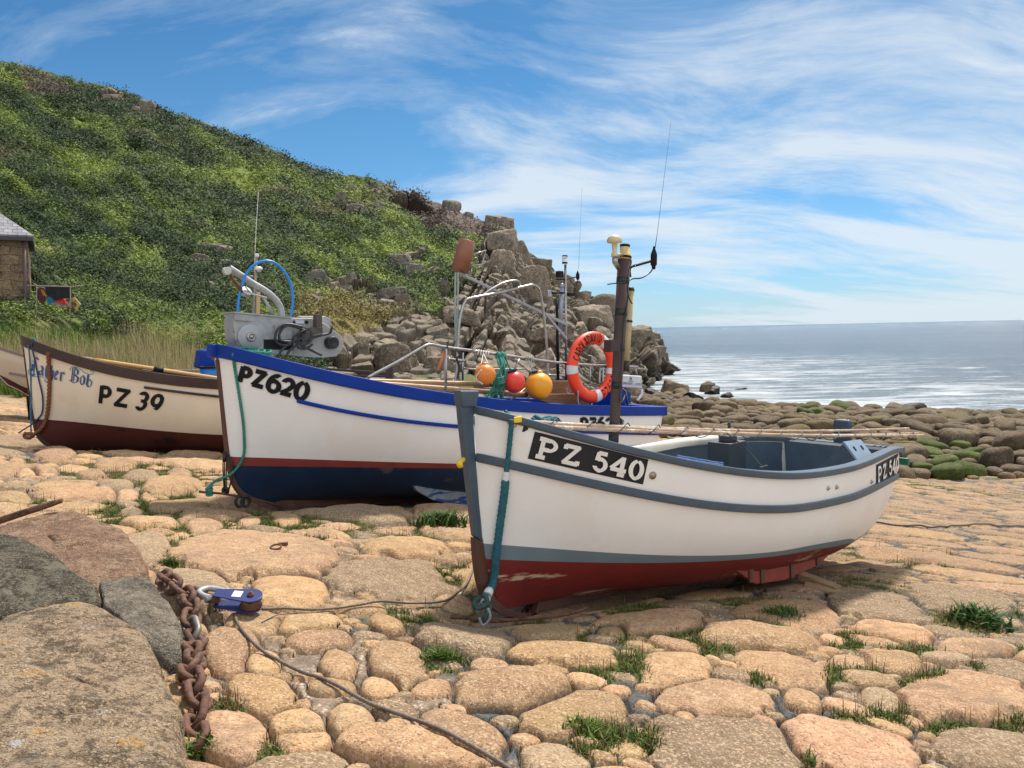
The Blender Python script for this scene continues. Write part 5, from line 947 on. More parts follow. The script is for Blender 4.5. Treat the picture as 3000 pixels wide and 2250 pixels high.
mb.lathe(c_, ax_, [(.080, 0), (.092, 0), (.092, ln_), (.088, ln_+.004), (.002, ln_+.006)], 34); can = mb.build('float_can', mat('brown_plastic', (.235, .082, .045), (.26, .10, .055), 5, .5), T6)
mb = MB(); mb.tube(zc3([(1060, 265), (1170, 232), (1138, 345), (1040, 358)], .06), .011, 8); mb.tube(zc3([(1070, 295), (1100, 285), (1090, 350)], .05), .008, 8); mb.tube(zc3([(1055, 365), (1045, 432)], .06), .012, 8); mb.build('can_bracket', M_STEEL, can)
M_WROPE = mat('pale_rope', (.42, .45, .40), (.24, .30, .27), 60, .85, bump=.4, bscale=120)
mb = MB()
for dx in (0, 20): rope_mb(mb, zc3([(925+dx, 410), (922+dx*1.1, 600), (925+dx*.6, 860), (935, 960), (938, 1040)], .09+dx*.0006), .0105, step=.01, n=7)
for k in range(5): mb.torus(zc3([(935, 880+18*k)], .09)[0], (1, 0, .1), (0, 1, .2*(-1)**k), .016, .009, 14, 7)
o = mb.build('hanging_rope', M_WROPE); tag(o, 'doubled pale green and white rope hanging from the brown can to the rail', 'rope')
mb = MB(); mb.tube(smooth(zc3([(940, 1040), (960, 1080), (935, 1110), (955, 1180), (940, 1270)], .72), 6), .011, 8); mb.tube(smooth(zc3([(845, 1060), (862, 1000), (866, 960)], .72), 4), .006, 6); o = mb.build('bungee_cord', M_RUBBER); tag(o, 'black cord knotted round the top rail of the PZ620 boat, below the hanging rope', 'cord')
mb = MB(); mb.tube(zc3([(832, 1045), (815, 1110), (785, 1200)], .70), [.010, .016, .013], 10); o = mb.build('handle_float', mat('orange_grip', (.62, .16, .05), rough=.5)); tag(o, 'small slim orange grip hanging from the front of the stainless rail', 'grip')
# mast aft
def z4(x, y): return (1600+.5727*x, 350+.5727*y)
mb = MB(); mp = zc3([(1815, 345), (1822, 1285)], -.1); mb.tube(mp[::-1], .0155, 12); m6 = mb.build('mast', M_STEEL, T6)
mb = MB(); mb.lathe(zc3([(1810, 335)], -.1)[0], (0, 0, 1), [(.026, 0), (.033, .01), (.033, .02), (.029, .022), (.029, .062), (.033, .064), (.033, .082), (.02, .088)], 20); mb.build('mast_light', mat('frosted_lamp', (.72, .74, .74), rough=.3), m6)
mb = MB(); mb.lathe(zc3([(1810, 283)], -.1)[0], (0, 0, 1), [(.034, 0), (.034, .016), (.02, .02)], 20); mb.lathe(zc3([(1810, 334)], -.1)[0], (0, 0, 1), [(.034, -.006), (.034, .012)], 20); mb.build('lamp_cap', M_BLACK, m6)
mb = MB(); mb.tube(zc3([(1745, 620), (1755, 1280)], -.2), .018, 10); mb.tube(zc3([(1740, 465), (1815, 465), (1905, 445)], -.1), .008, 8); mb.box(zc3([(1768, 425)], -.1)[0], (aft, nn6, (0, 0, 1)), (.036, .03, .038)); mb.tube(zc3([(1690, 575), (1850, 575)], -.12), .012, 8); mb.box(zc3([(1858, 590)], -.1)[0], (aft, nn6, (0, 0, 1)), (.045, .03, .018)); mb.build('fitting', M_BLACK, m6)
mb = MB(); mb.tube(zc3([(1788, 530), (1772, 880)], -.14), .028, 12); mb.lathe(zc3([(1788, 530)], -.14)[0], (0, 0, 1), [(.03, -.01), (.026, .03), (.01, .05)], 12); mb.build('radar_reflector', mat('grey_blue_tube', (.26, .29, .34), (.34, .37, .42), 9, .4, metal=.2), m6)
mb = MB(); mb.lathe(zc3([(1915, 460)], -.1)[0], (0, 0, 1), [(.008, -.02), (.022, 0), (.024, .05), (.006, .09), (.005, .10)], 14); mb.tube([zc3([(1921, 385)], -.1)[0], b6.bp(1705, 550, -.1)], [.0016, .0008], 6); mb.tube(smooth(zc3([(1915, 475), (1900, 520), (1875, 500), (1850, 470)], -.1), 5), .005, 6); mb.build('whip_aerial', M_BLACK, m6)
mb = MB(); mb.box(zc3([(1680, 580)], -.1)[0], (aft, nn6, (0, .1, 1)), (.03, .02, .04)); mb.build('lamp', M_STEEL, m6, bevel=.004)
# buoys
def buoy(px_, py_, r_, yo, c, lb, parent=None):
    ce = b6.bpl([z3(px_, py_)], yo)[0]; mb = MB(); t = np.linspace(-1, 1, 26); R_ = r_*.3617/F*ce[1]
    mb.lathe(ce, (0, 0, 1), [(max(.004, R_*math.sqrt(max(0, 1-(v*1.0)**2))), v*R_*1.0) for v in np.sin(t*math.pi/2)], 36); mb.lathe(ce+np.array([0, 0, R_*.97]), (0, 0, 1), [(R_*.3, -.005), (R_*.26, R_*.14), (R_*.1, R_*.2)], 16)
    T = thing('buoy', ce, lb, 'buoy', 'fishing buoys hanging from the rail'); mb.build('float', mat('buoy_paint', c, tuple(v*.9 for v in c), 5, .38, bump=.03), T)
    mb = MB(); top = ce+np.array([0, 0, R_*1.05]); return T, ce, R_
T, ce, R_ = buoy(1165, 1237, 86, .86, (.78, .24, .03), 'orange round buoy, the left one of the three hanging from the stainless rail')
mb = MB()
for dx in (-.035, .03): rope_mb(mb, [zc3([(1150, 1065)], .76)[0], ce+np.array([dx, -.02, R_*1.02])], .006, step=.01, n=7)
rope_mb(mb, [ce+np.array([-.3*R_, -.9*R_, .5*R_]), ce+np.array([-.8*R_, -.75*R_, -.1*R_]), ce+np.array([-.7*R_, -.7*R_, -.5*R_]), ce+np.array([-.2*R_, -.65*R_, -.85*R_])], .0075, n=7)
for k in range(5): mb.torus(zc3([(1110+20*k, 1055+4*k)], .75)[0], (.25, .1, 1), (0, 1, 0), .020, .008, 14, 7)
mb.build('lanyard', mat('white_rope', (.62, .58, .52), rough=.8), T)
T, ce, R_ = buoy(1400, 1297, 89, .86, (.80, .055, .035), 'red buoy, the middle one of the three hanging from the stainless rail')
mb = MB(); rope_mb(mb, [zc3([(1330, 1090)], .76)[0], zc3([(1360, 1180)], .8)[0], ce+np.array([0, 0, R_*1.1])], .008, n=7); mb.build('lanyard', M_GREEN, T)
mb = MB(); mb.torus(ce+np.array([-.02, 0, R_*1.0]), (1, 0, .4), (0, 1, 0), .035, .016, 14, 8); mb.build('sleeve', mat('navy_cloth', (.015, .02, .06), rough=.9), T)
T, ce, R_ = buoy(1600, 1330, 112, .86, (.85, .36, .015), 'yellow-orange buoy, the largest and rightmost of the three on the stainless rail')
mb = MB()
for dx in (-.03, .02): rope_mb(mb, [zc3([(1530, 1100)], .76)[0]+np.array([dx, 0, 0]), zc3([(1535, 1170)], .8)[0], ce+np.array([dx-.03, 0, R_*1.02])], .007, n=7)
for k in range(4): mb.torus(zc3([(1500+18*k, 1102+5*k)], .75)[0], (.25, .1, 1), (0, 1, 0), .020, .008, 14, 7)
mb.build('lanyard', M_WROPE, T); mb = MB(); mb.torus(ce+np.array([-.03, 0, R_*1.04]), (1, 0, .2), (0, 1, 0), .03, .014, 14, 8); mb.build('sleeve', MATS['navy_cloth'], T)
# teal rope bundle hung on the rail
mb = MB(); rg = np.random.default_rng(5); 
for k in range(6): mb.torus(zc3([(1262+12*k, 1075+6*(k % 3))], .75)[0], (.25, .1, 1), (.1*k-.2, 1, 0), .024, .010, 14, 7)
for k in range(9):
    x0 = 1275+rg.uniform(-15, 40); x1 = 1250+rg.uniform(0, 75)+(k % 3)*12; x2 = 1150+k*20+rg.uniform(-8, 8)
    rope_mb(mb, [zc3([(x0, 1085)], .76)[0], zc3([(x0+18, 1160)], .8+rg.uniform(-.02, .03))[0], zc3([(x1, 1240)], .83+rg.uniform(-.02, .03))[0], zc3([(x1-18, 1310)], .83)[0], zc3([(x2, 1435)], .80+rg.uniform(-.03, .03))[0]], .0095, step=.012, n=7)
for k in range(4): mb.torus(zc3([(1268+k*3, 1262+14*k)], .83)[0], (1, 0, .1), (0, 1, .1), .052, .010, 20, 8)
o = mb.build('rope_bundle', M_GREEN); tag(o, 'hank of teal green rope hung on the rail between the orange and red buoys', 'rope')
# life ring
lc = zc3([(2035, 1177)], .80)[0]; ua = np.array([b6.a[0], b6.a[1], -.06]); ua /= np.linalg.norm(ua); va = np.array([.06*b6.a[0], .06*b6.a[1], 1.]); va /= np.linalg.norm(va); wa_ = np.cross(ua, va)
wa_ = wa_ if wa_@nn6 > 0 else -wa_
RL, rL = .325, .068; TL_ = thing('life_ring', lc, 'orange life ring with white bands and CAROL & DAVID lettering on the stainless rail', 'life ring')
def ringp(a, b, r_, ex=0): d = ua*math.cos(a)+va*math.sin(a); return lc+d*RL+(d*math.cos(b)+wa_*math.sin(b)*.8)*(r_+ex)
mb = MB(); n, m_ = 72, 20; V = [ringp(2*math.pi*i/n, 2*math.pi*k/m_, rL) for i in range(n) for k in range(m_)]; mb.add(V, [(i*m_+k, i*m_+(k+1) % m_, ((i+1) % n)*m_+(k+1) % m_, ((i+1) % n)*m_+k) for i in range(n) for k in range(m_)], True)
mb.build('ring', mat('orange_foam', (.85, .055, .012), (.80, .065, .02), 6, .45, bump=.03), TL_)
mtape = mat('reflective_tape', (.66, .68, .70), (.58, .6, .62), 30, .4)
for ac in (62, 185, 283, 352):
    a0 = math.radians(ac-7); a1 = math.radians(ac+7); mb = MB(); V = [ringp(a0+(a1-a0)*i/6, 2*math.pi*k/m_, rL, .0025) for i in range(7) for k in range(m_)]; mb.add(V, [(i*m_+k, i*m_+(k+1) % m_, (i+1)*m_+(k+1) % m_, (i+1)*m_+k) for i in range(6) for k in range(m_)], True); mb.build('band', mtape, TL_)
def ringtext(txt, a_start, a_end, flip=False, hgt=.62, name='lettering'):
    st = []; n = len(txt); 
    for i, ch in enumerate(txt):
        if ch == ' ': continue
        u0, u1 = (i+.08)/n, (i+.92)/n
        for s_ in GL[ch]: st.append([(u0+(u1-u0)*a, b) for a, b in s_])
    def f(u, v, k=0):
        an = math.radians(a_start+(a_end-a_start)*u); b = math.pi/2-(v-.5)*(1 if not flip else -1)*1.45*hgt/.62
        return ringp(an, b, rL, .003+k*.0003)
    strokes_mesh(name, f, st, (.018, .19), M_BLACK, TL_, step=.01)
ringtext('CAROL&DAVID', 168, 76); ringtext('PZ620', 292, 345, True)
mb = MB(); mb.tube(smooth([ringp(math.radians(a), -1.2, rL*.5)+va*dz for a, dz in ((170, 0), (200, -.02), (250, .12), (300, .12), (340, .0), (380, 0))], 8)+wa_*.0, .006, 7); mb.build('grab_line', M_RUBBER, TL_)
mb = MB(); mb.tube(smooth(zc3([(1860, 1290), (1850, 1380), (1830, 1385), (1825, 1350)], .76)+0, 5), .006, 6); mb.tube(smooth(zc3([(1918, 1370), (1920, 1470), (1950, 1530), (1985, 1540), (2020, 1500), (2030, 1470)], .90), 6), .007, 7); o = mb.build('loop_cord', mat('grey_cord', (.30, .31, .32), rough=.7)); tag(o, 'thin grey cord looping over the blue rail under the life ring', 'cord')
# spars and planks lying along the near side
def pole(p, q, r0__, r1__, m_, name, lb, cat, grp=None):
    mb = MB(); p, q = np.array(p), np.array(q); t = np.linspace(0, 1, 14)[:, None]; mb.tube(p+(q-p)*t, r0__+(r1__-r0__)*t[:, 0], 12); o = mb.build(name, m_); tag(o, lb, cat, grp); return o
M_OAR = mat('varnished_ash', (.44, .27, .13), (.34, .20, .09), 8, .45, bump=.05, spot=((.20, .13, .08), 4, .62, (1, 1, 1)))
pole(zc3([(150, 1283)], .62)[0], zc3([(1330, 1320)], .70)[0], .017, .026, M_OAR, 'wooden_spar', 'upper wooden spar lying along the blue PZ620 rail', 'spar', 'spars along the PZ620 rail')
pole(zc3([(215, 1300)], .66)[0], zc3([(1500, 1400)], .74)[0], .018, .028, M_OAR, 'wooden_spar', 'lower wooden spar lying along the blue PZ620 rail', 'spar', 'spars along the PZ620 rail')
for (pp, yo, lb) in (([(1310, 1345), (1560, 1300), (1700, 1287), (1885, 1288), (1900, 1390), (1700, 1400), (1310, 1385)], .55, 'upper brown plank standing inside the PZ620 rail behind the buoys'), ([(1310, 1400), (1900, 1392), (2000, 1430), (2010, 1482), (1700, 1475), (1500, 1410)], .62, 'lower brown plank inside the PZ620 rail, under the life ring')):
    mb = MB(); mb.prism(zc3(pp, yo), nn6*-.03); o = mb.build('wooden_plank', mat('brown_plank', (.28, .15, .07), (.19, .10, .05), 4, .6, bump=.2, sc3=(1, 1, 6)), bevel=.004); tag(o, lb, 'plank', 'planks inside the PZ620 rail')
# ladder bag, stern seat
q = b6.bpl([(1818, 1097), (1882, 1101), (1883, 1139), (1820, 1135)], .55); TB = thing('ladder_bag', q.mean(0), 'white canvas bag reading EMERGENCY LADDER hung at the PZ620 stern', 'ladder bag')
mb = MB(); mb.prism(q, nn6*-.07); mb.build('bag', mat('white_canvas', (.66, .67, .66), (.55, .56, .56), 14, .8, bump=.2), TB, bevel=.018)
qm = [q[3], q[2], q[1], q[0]]
def fb(u, v, k=0): return qm[0]*(1-u)*(1-v)+qm[1]*u*(1-v)+qm[2]*u*v+qm[3]*(1-u)*v+nn6*(.003+k*.0003)
st = []
for i, ch in enumerate('EMERGENCY LADDER'):
    if ch != ' ': st += [[(.07+.054*(i+.12+.76*a), .26+.17*b) for a, b in s_] for s_ in GL[ch]]
strokes_mesh('lettering', fb, st, (.009, .03), mat('navy_ink', (.03, .04, .16), rough=.6), TB, step=.02); strokes_mesh('lettering', fb, [arc(.45, .74, .05, .1, 0, 360), [(.40, .76), (.5, .70)], [(.34, .54), (.56, .54)]], (.02, .05), MATS['navy_ink'], TB, step=.03)
mb = MB(); mb.prism(b6.bpl([(1879, 1139), (1884, 1139), (1884, 1155), (1872, 1174), (1866, 1172), (1879, 1154)], .55), nn6*-.01); mb.build('strap', mat('white_strap', (.7, .7, .68), rough=.8), TB)
mb = MB(); mb.tube(b6.bpl([(1846, 1077), (1896, 1083)], .5), .012, 10); mb.tube(b6.bpl([(1862, 1080), (1866, 1097)], .5), .012, 8); mb.build('bag_rail', M_STEEL, T6)
mb = MB(); mb.prism(b6.bpl([(1806, 1196), (1806, 1140), (1828, 1138), (1848, 1150), (1850, 1196)], .2), nn6*-.35); mb.build('stern_locker', m_blue, T6, bevel=.01)
mb = MB(); mb.tube(b6.bpl([(1822, 1136), (1832, 1145), (1840, 1195)], .5), .013, 8); mb.tube(b6.bpl([(1834, 1150), (1820, 1185)], .5), .009, 8); mb.build('seat_frame', M_STEEL, T6)
# ---------------------------------------------------------------- left boat
def half39(c): c = np.clip(c, 0, 1); return 0.03+0.92*np.clip(np.sin(np.pi*np.clip(c, 0, 1)**0.66*0.78)/0.99, 0, 1)**0.9
b3 = Boat((-6.02, 9.42), 33, 5.1, half39, lambda c: 1.05+1.4*np.clip(np.sin(np.pi*np.clip(c*0.9, 0, 1)), 0, 1)+0.5*c, 0); b3.floor = 0.5
b3.fit([(59, 988), (136, 1009), (156, 1018), (237, 1048), (339, 1075), (441, 1094), (542, 1106), (642, 1113), (760, 1118), (900, 1122)],
       [(60, 990), (70, 1022), (81, 1110), (98, 1222), (104, 1256), (117, 1282), (138, 1300), (165, 1311), (237, 1320)], (4.8, -1.41, -1.92), [[(98, 1227), (203, 1234), (339, 1249), (509, 1266), (659, 1275)]])
T3 = thing('fishing_boat', b3.loc(2, 0, -1.6), 'cream boat with dark brown rail, lettered Father Bob and PZ 39', 'boat', 'beached fishing boats')
m_brown = mat('dark_brown_paint', (.032, .014, .012), (.042, .019, .016), 5, .4, bump=.06); m_anti = mat('oxblood_antifouling', (.062, .014, .012), (.085, .02, .016), 3, .5, bump=.08, spot=((.02, .009, .009), 2, .6, (1, 1, 2)))
b3.inner = mat('brown_lining', (.05, .03, .025), (.08, .05, .04), 4, .6)
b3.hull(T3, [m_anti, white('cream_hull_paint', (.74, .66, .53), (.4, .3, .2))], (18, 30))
mb = MB()
for sd_ in (1, -1):
    c = b3.cs; A_ = b3.surf(c, np.ones(len(c)), 0, sd_); nn = np.array([b3.n[0], b3.n[1], 0])*sd_; V = []; hh_ = 0.12+0.0*c
    for p, h_ in zip(A_, hh_):
        for (yy_, zz_) in ((-.07, -h_), (.022, -h_), (.022, .012), (-.07, .012)): V.append(p+nn*yy_+np.array([0, 0, zz_]))
    mb.add(V, [(i*4+k, i*4+(k+1) % 4, (i+1)*4+(k+1) % 4, (i+1)*4+k) for i in range(len(c)-1) for k in range(4)]+[(0, 1, 2, 3)])
mb.build('gunwale', m_brown, T3, bevel=.008)
cs_ = np.linspace(.24, 1, 50); ws = wcurve(b3, [(322, 1121), (450, 1138), (646, 1163), (900, 1180)], cs_); mb = MB()
for sd_ in (1, -1): b3.strip(mb, cs_, ws, sd_, -.01, .024, -.016, .016)
mb.build('rubbing_strake', m_brown, T3, bevel=.006)
mb = MB(); KO = list(b3.bpl(smooth([(60, 985), (66, 1022), (77, 1110), (93, 1222), (99, 1260), (112, 1287), (134, 1306), (163, 1318), (237, 1328)], 4))); KI = list(b3.bpl(smooth([(68, 985), (73, 1022), (84, 1110), (100, 1222), (107, 1254), (120, 1278), (140, 1296), (168, 1308), (237, 1316)], 4)))
for x in np.linspace(b3.xz(KO[-1])[0]+.2, 5.0, 10): KO.append(b3.loc(x, 0, b3.zk(x)-.06)); KI.append(b3.loc(x, 0, b3.zk(x)+.03))
b3.pline(mb, KO, KI, .034); mb.build('keel', m_brown, T3, bevel=.005)
mb = MB(); mb.prism(b3.bpl([(545, 1284), (560, 1300), (600, 1316), (660, 1322), (740, 1322), (740, 1292), (650, 1286)], .5), np.array([b3.n[0], b3.n[1], 0])*-.05); mb.build('bilge_keel', mat('worn_brown_plank', (.14, .07, .03), (.07, .03, .02), 6, .7), T3)
c3 = ((288, 1128), (481, 1157), (468, 1209), (287, 1181)); letter_quad(b3, ((291, 1127), (482, 1160), (462, 1208), (286, 1180)), 'PZ39', [(.02, .21, .0, .98), (.26, .50, .0, 1.0), (.62, .79, .02, 1.0), (.83, 1.02, .0, 1.02)], (.064, .22), M_BLACK, T3, 'registration_number')
m_ink = mat('blue_sign_paint', (.01, .075, .22), (.02, .10, .28), 20, .5)
letter_quad(b3, ((92, 1060), (192, 1085), (188, 1116), (90, 1090)), 'father', [(.0, .24, -.15, 1.45), (.22, .40, -.02, 1.25), (.40, .55, -.02, 1.05), (.57, .70, -.05, 1.15), (.70, .84, -.02, 1.25), (.85, 1.02, -.02, 1.25)], (.045, .10), m_ink, T3, 'boat_name', font=BL, nib=math.radians(25))
letter_quad(b3, ((208, 1080), (275, 1104), (271, 1133), (204, 1116)), 'Bob', [(.0, .40, .0, 1.15), (.42, .68, -.02, 1.2), (.70, 1.0, -.05, 1.05)], (.075, .12), m_ink, T3, 'boat_name', font=BL, nib=math.radians(25))
m_ink2 = mat('pale_blue_flourish', (.18, .32, .42), rough=.5); fl = quadmap(b3, (60, 1050), (320, 1050), (320, 1250), (60, 1250), .006)
strokes_mesh('flourish', fl, [smooth([(x/2157, 1-y/1659) for x, y in pts], 8) for pts in ([(1225, 300), (1210, 240), (1290, 205), (1400, 230), (1500, 300), (1600, 360), (1720, 385), (1780, 345), (1740, 300), (1690, 320)], [(230, 250), (200, 320), (240, 400), (340, 440), (500, 440), (610, 465), (670, 500)], [(580, 510), (620, 520), (600, 560), (680, 590)])], (.008, .012), m_ink2, T3, step=.01)
def oar(p, q, lb):
    p, q = np.array(p), np.array(q); T = thing('oar', p, lb, 'oar', 'oars on the PZ 39 boat'); d = q-p; t = np.linspace(0.07, 1, 16)[:, None]; mb = MB(); mb.tube(p+d*t, .026, 12); mb.build('shaft', mat('varnished_oar', (.62, .36, .13), (.54, .30, .10), 8, .35), T)
    mb = MB(); mb.tube([p, p+d*.03, p+d*.075], [.022, .025, .021], 12); mb.build('grip', mat('worn_grip', (.20, .14, .10), (.28, .2, .15), 30, .7), T); mb = MB(); mb.tube([p+d*.42, p+d*.48], .0285, 12); mb.build('collar', M_BLACK, T)
oar(b3.bp(160, 1046, .42), b3.bp(420, 1078, .62), 'shorter oar whose grey grip points to the bow, under the other oar on PZ 39'); oar(b3.bp(240, 1049, .5), b3.bp(720, 1121, .86), 'long yellow oar with a black collar, resting on the brown rail of PZ 39')
# ropes on its bow
mor = mat('brown_orange_rope', (.24, .085, .035), (.16, .07, .04), 40, .85, bump=.4, bscale=120); mblr = mat('faded_blue_rope', (.03, .14, .26), (.05, .2, .3), 40, .85)
mb = MB(); pts = [b3.snap(152, 1012, .03), b3.snap(146, 1030, .03), b3.snap(146, 1070, .02), b3.snap(148, 1120, .02), b3.snap(145, 1180, .02), b3.snap(140, 1215, .02), b3.snap(132, 1240, .02), b3.bp(118, 1258, .1), b3.bp(102, 1270, .06), b3.bp(88, 1282, .0), b3.bp(74, 1280, -.05), b3.bp(74, 1270, -.05), b3.bp(95, 1272, .02)]
rope_mb(mb, [q for q in pts if q is not None], .021, step=.014, n=10, pitch=.15, amp=.28); o = mb.build('mooring_rope', mor); tag(o, 'thick twisted orange-brown rope hanging down the bow of PZ 39', 'rope')
mb = MB(); rope_mb(mb, [q for q in [b3.snap(95, 996, .03), b3.snap(92, 1010, .04), b3.snap(92, 1060, .02), b3.bp(91, 1150, .07), b3.bp(90, 1210, .05), b3.bp(91, 1268, .0)] if q is not None], .009, n=7); mb.torus(b3.bp(96, 1000, .05), (1, 0, 0), (0, .3, 1), .03, .011, 16, 7)
o = mb.build('thin_rope', mblr); tag(o, 'faded blue rope hanging straight down the stem of PZ 39', 'rope')
mb = MB(); rope_mb(mb, [q for q in [b3.snap(98, 1005, .03), b3.snap(106, 1060, .015), b3.snap(116, 1110, .015), b3.snap(127, 1160, .015), b3.snap(126, 1205, .015), b3.snap(114, 1225, .015), b3.bp(98, 1240, .03), b3.bp(70, 1258, -.1), b3.bp(55, 1268, -.2)] if q is not None], .0085, n=7); o = mb.build('thin_rope', mat('navy_thin_rope', (.02, .04, .14), rough=.8)); tag(o, 'thin navy rope looping from the PZ 39 rail to the ground left of its stem', 'rope')
# mast of the left boat
def zd(pts, yo): return b3.bpl([z2(*p) for p in pts], yo)
mb = MB(); q = zd([(480, 235), (470, 500), (455, 760), (452, 1100)], 0); mb.tube(q, .020, 10); m3 = mb.build('mast', mat('mast_metal', (.30, .27, .24), (.22, .19, .17), 8, .5, metal=.3), T3)
mb = MB(); q = zd([(500, 560), (496, 780), (495, 1100)], .02); mb.tube(q, .030, 8); mb.build('mast_timber', mat('pale_timber', (.50, .36, .18), rough=.6), T3, bevel=.003)
mb = MB(); mb.lathe(zd([(488, 235)], 0)[0], (0, 0, 1), [(.02, 0), (.03, .01), (.03, .05), (.02, .06)], 16); ml = mb.build('mast_light', MATS['frosted_lamp'], m3); mb = MB(); mb.lathe(zd([(488, 196)], 0)[0], (0, 0, 1), [(.033, 0), (.033, .02), (.015, .024)], 16); mb.build('cap', M_BLACK, ml)
mb = MB(); mb.lathe(zd([(504, 372)], .02)[0], (0, 0, 1), [(.022, 0), (.026, .02), (.052, .03), (.054, .055), (.035, .072), (.002, .076)], 22); mb.build('satellite_dome', mat('white_plastic', (.72, .72, .70), rough=.4), m3)
mb = MB(); mb.tube([zd([(463, 370)], .01)[0], zd([(478, 0)], .01)[0], b3.bp(757, 562, .01)], [.007, .0045, .002], 8); mb.build('whip_aerial', MATS['white_plastic'], m3); mb = MB(); mb.tube(zd([(400, 412), (440, 412), (480, 420)], 0), .01, 8); mb.build('bracket', M_STEEL, m3)
# tubs inside the left boat
q = b3.bpl([(583, 1080), (590, 1026), (620, 1023), (650, 1030), (650, 1080)], .1); mb = MB(); mb.prism(q, np.array([b3.n[0], b3.n[1], 0])*-.4); o = mb.build('plastic_crate', m_blue, bevel=.03); tag(o, 'blue plastic fish box standing in the stern of PZ 39', 'crate')
ce = b3.bp(622, 1086, .3); mb = MB(); mb.lathe(ce+np.array([0, 0, -.25]), (0, 0, 1), [(.13, 0), (.16, .30), (.15, .30), (.14, .24)], 26); o = mb.build('tub', mat('mid_blue_plastic', (.02, .17, .50), rough=.4)); tag(o, 'round blue tub with black rim inside PZ 39', 'tub'); o2 = MB(); o2.torus((0, 0, 0), (1, 0, 0), (0, 1, 0), .16, .014, 30, 8); o2 = o2.build('rim', M_BLACK, o); o2.data.transform(Matrix.Translation(Vector(ce+np.array([0, 0, .05]))))
# brown upright board and beams seen behind the middle boat
mb = MB(); mb.prism(b3.bpl([z2(*p) for p in [(1690, 1220), (1760, 1215), (1758, 1370), (1690, 1370)]], -.2), (.0, .06, 0)); mb.prism(b3.bpl([z2(*p) for p in [(1130, 1270), (1690, 1310), (1690, 1335), (1130, 1290)]], -.2), (0, .06, 0)); mb.prism(b3.bpl([z2(*p) for p in [(1280, 1335), (1690, 1340), (1690, 1360), (1280, 1350)]], -.1), (0, .06, 0)); mb.build('stern_frame', m_brown, T3)
# ---------------------------------------------------------------- boat cut by the left edge
def half00(c): c = np.clip(c, 0, 1); return 0.03+0.80*np.clip(np.sin(np.pi*np.clip(c, 0, 1)**0.6*0.85), 0, 1)**0.9
b0 = Boat((-8.35, 11.9), 62, 4.6, half00, lambda c: 1.05+1.4*np.clip(np.sin(np.pi*np.clip(c*0.9, 0, 1)), 0, 1)+0.5*c, 0); b0.floor = .5
b0.fit([(-60, 990), (0, 1013), (40, 1030), (75, 1040), (160, 1062), (300, 1085)], [(-62, 992), (-45, 1040), (-5, 1100), (25, 1130), (60, 1145), (80, 1150)], (4.4, -1.40, -1.75), [[(-40, 1075), (25, 1112), (85, 1140), (160, 1160)]])
T0 = thing('fishing_boat', b0.loc(1, 0, -1.5), 'greyish cream boat at the left edge, behind the PZ 39 bow', 'boat', 'beached fishing boats')
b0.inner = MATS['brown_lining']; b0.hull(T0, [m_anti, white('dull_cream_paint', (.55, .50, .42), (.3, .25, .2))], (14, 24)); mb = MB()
for sd_ in (1, -1): b0.strip(mb, np.linspace(0, 1, 50), np.ones(50), sd_, -.05, .02, -.035, .01)
mb.build('gunwale', mat('grey_brown_wood', (.17, .14, .13), rough=.6), T0, bevel=.004); mb = MB(); b0.strip(mb, np.linspace(.02, 1, 50), np.full(50, .74), 1, -.01, .022, -.02, .02); mb.build('rubbing_strake', MATS['grey_brown_wood'], T0)
# ================================================================ ROCKS
def ico(n):
    bm = bmesh.new(); bmesh.ops.create_icosphere(bm, subdivisions=n, radius=1); V = np.array([v.co[:] for v in bm.verts]); Fs = np.array([[v.index for v in f.verts] for f in bm.faces]); bm.free(); return V/np.linalg.norm(V, axis=1)[:, None], Fs
ICO = {n: ico(n) for n in (4, 5, 6)}
def facet_radius(D, nrm, dst, p):
    c = np.clip(D@nrm.T, 0, None)/dst; return (c**p).sum(1)**(-1/p)
def rock_template(seed, lvl, p, npl, nz, angular):
    rg = np.random.default_rng(seed); nrm = rg.normal(size=(npl, 3)); nrm /= np.linalg.norm(nrm, axis=1)[:, None]; nrm = np.concatenate([nrm, np.eye(3), -np.eye(3)]); dst = rg.uniform(0.62 if angular else 0.82, 1.0, len(nrm))
    D, Fs = ICO[lvl]; r = facet_radius(D, nrm, dst, p); V = D*r[:, None]; V = V*(1+nz*fbm(V*2.3+seed, 4, seed)+0.35*nz*fbm(V*9, 3, seed+1))[:, None]
    return V, Fs
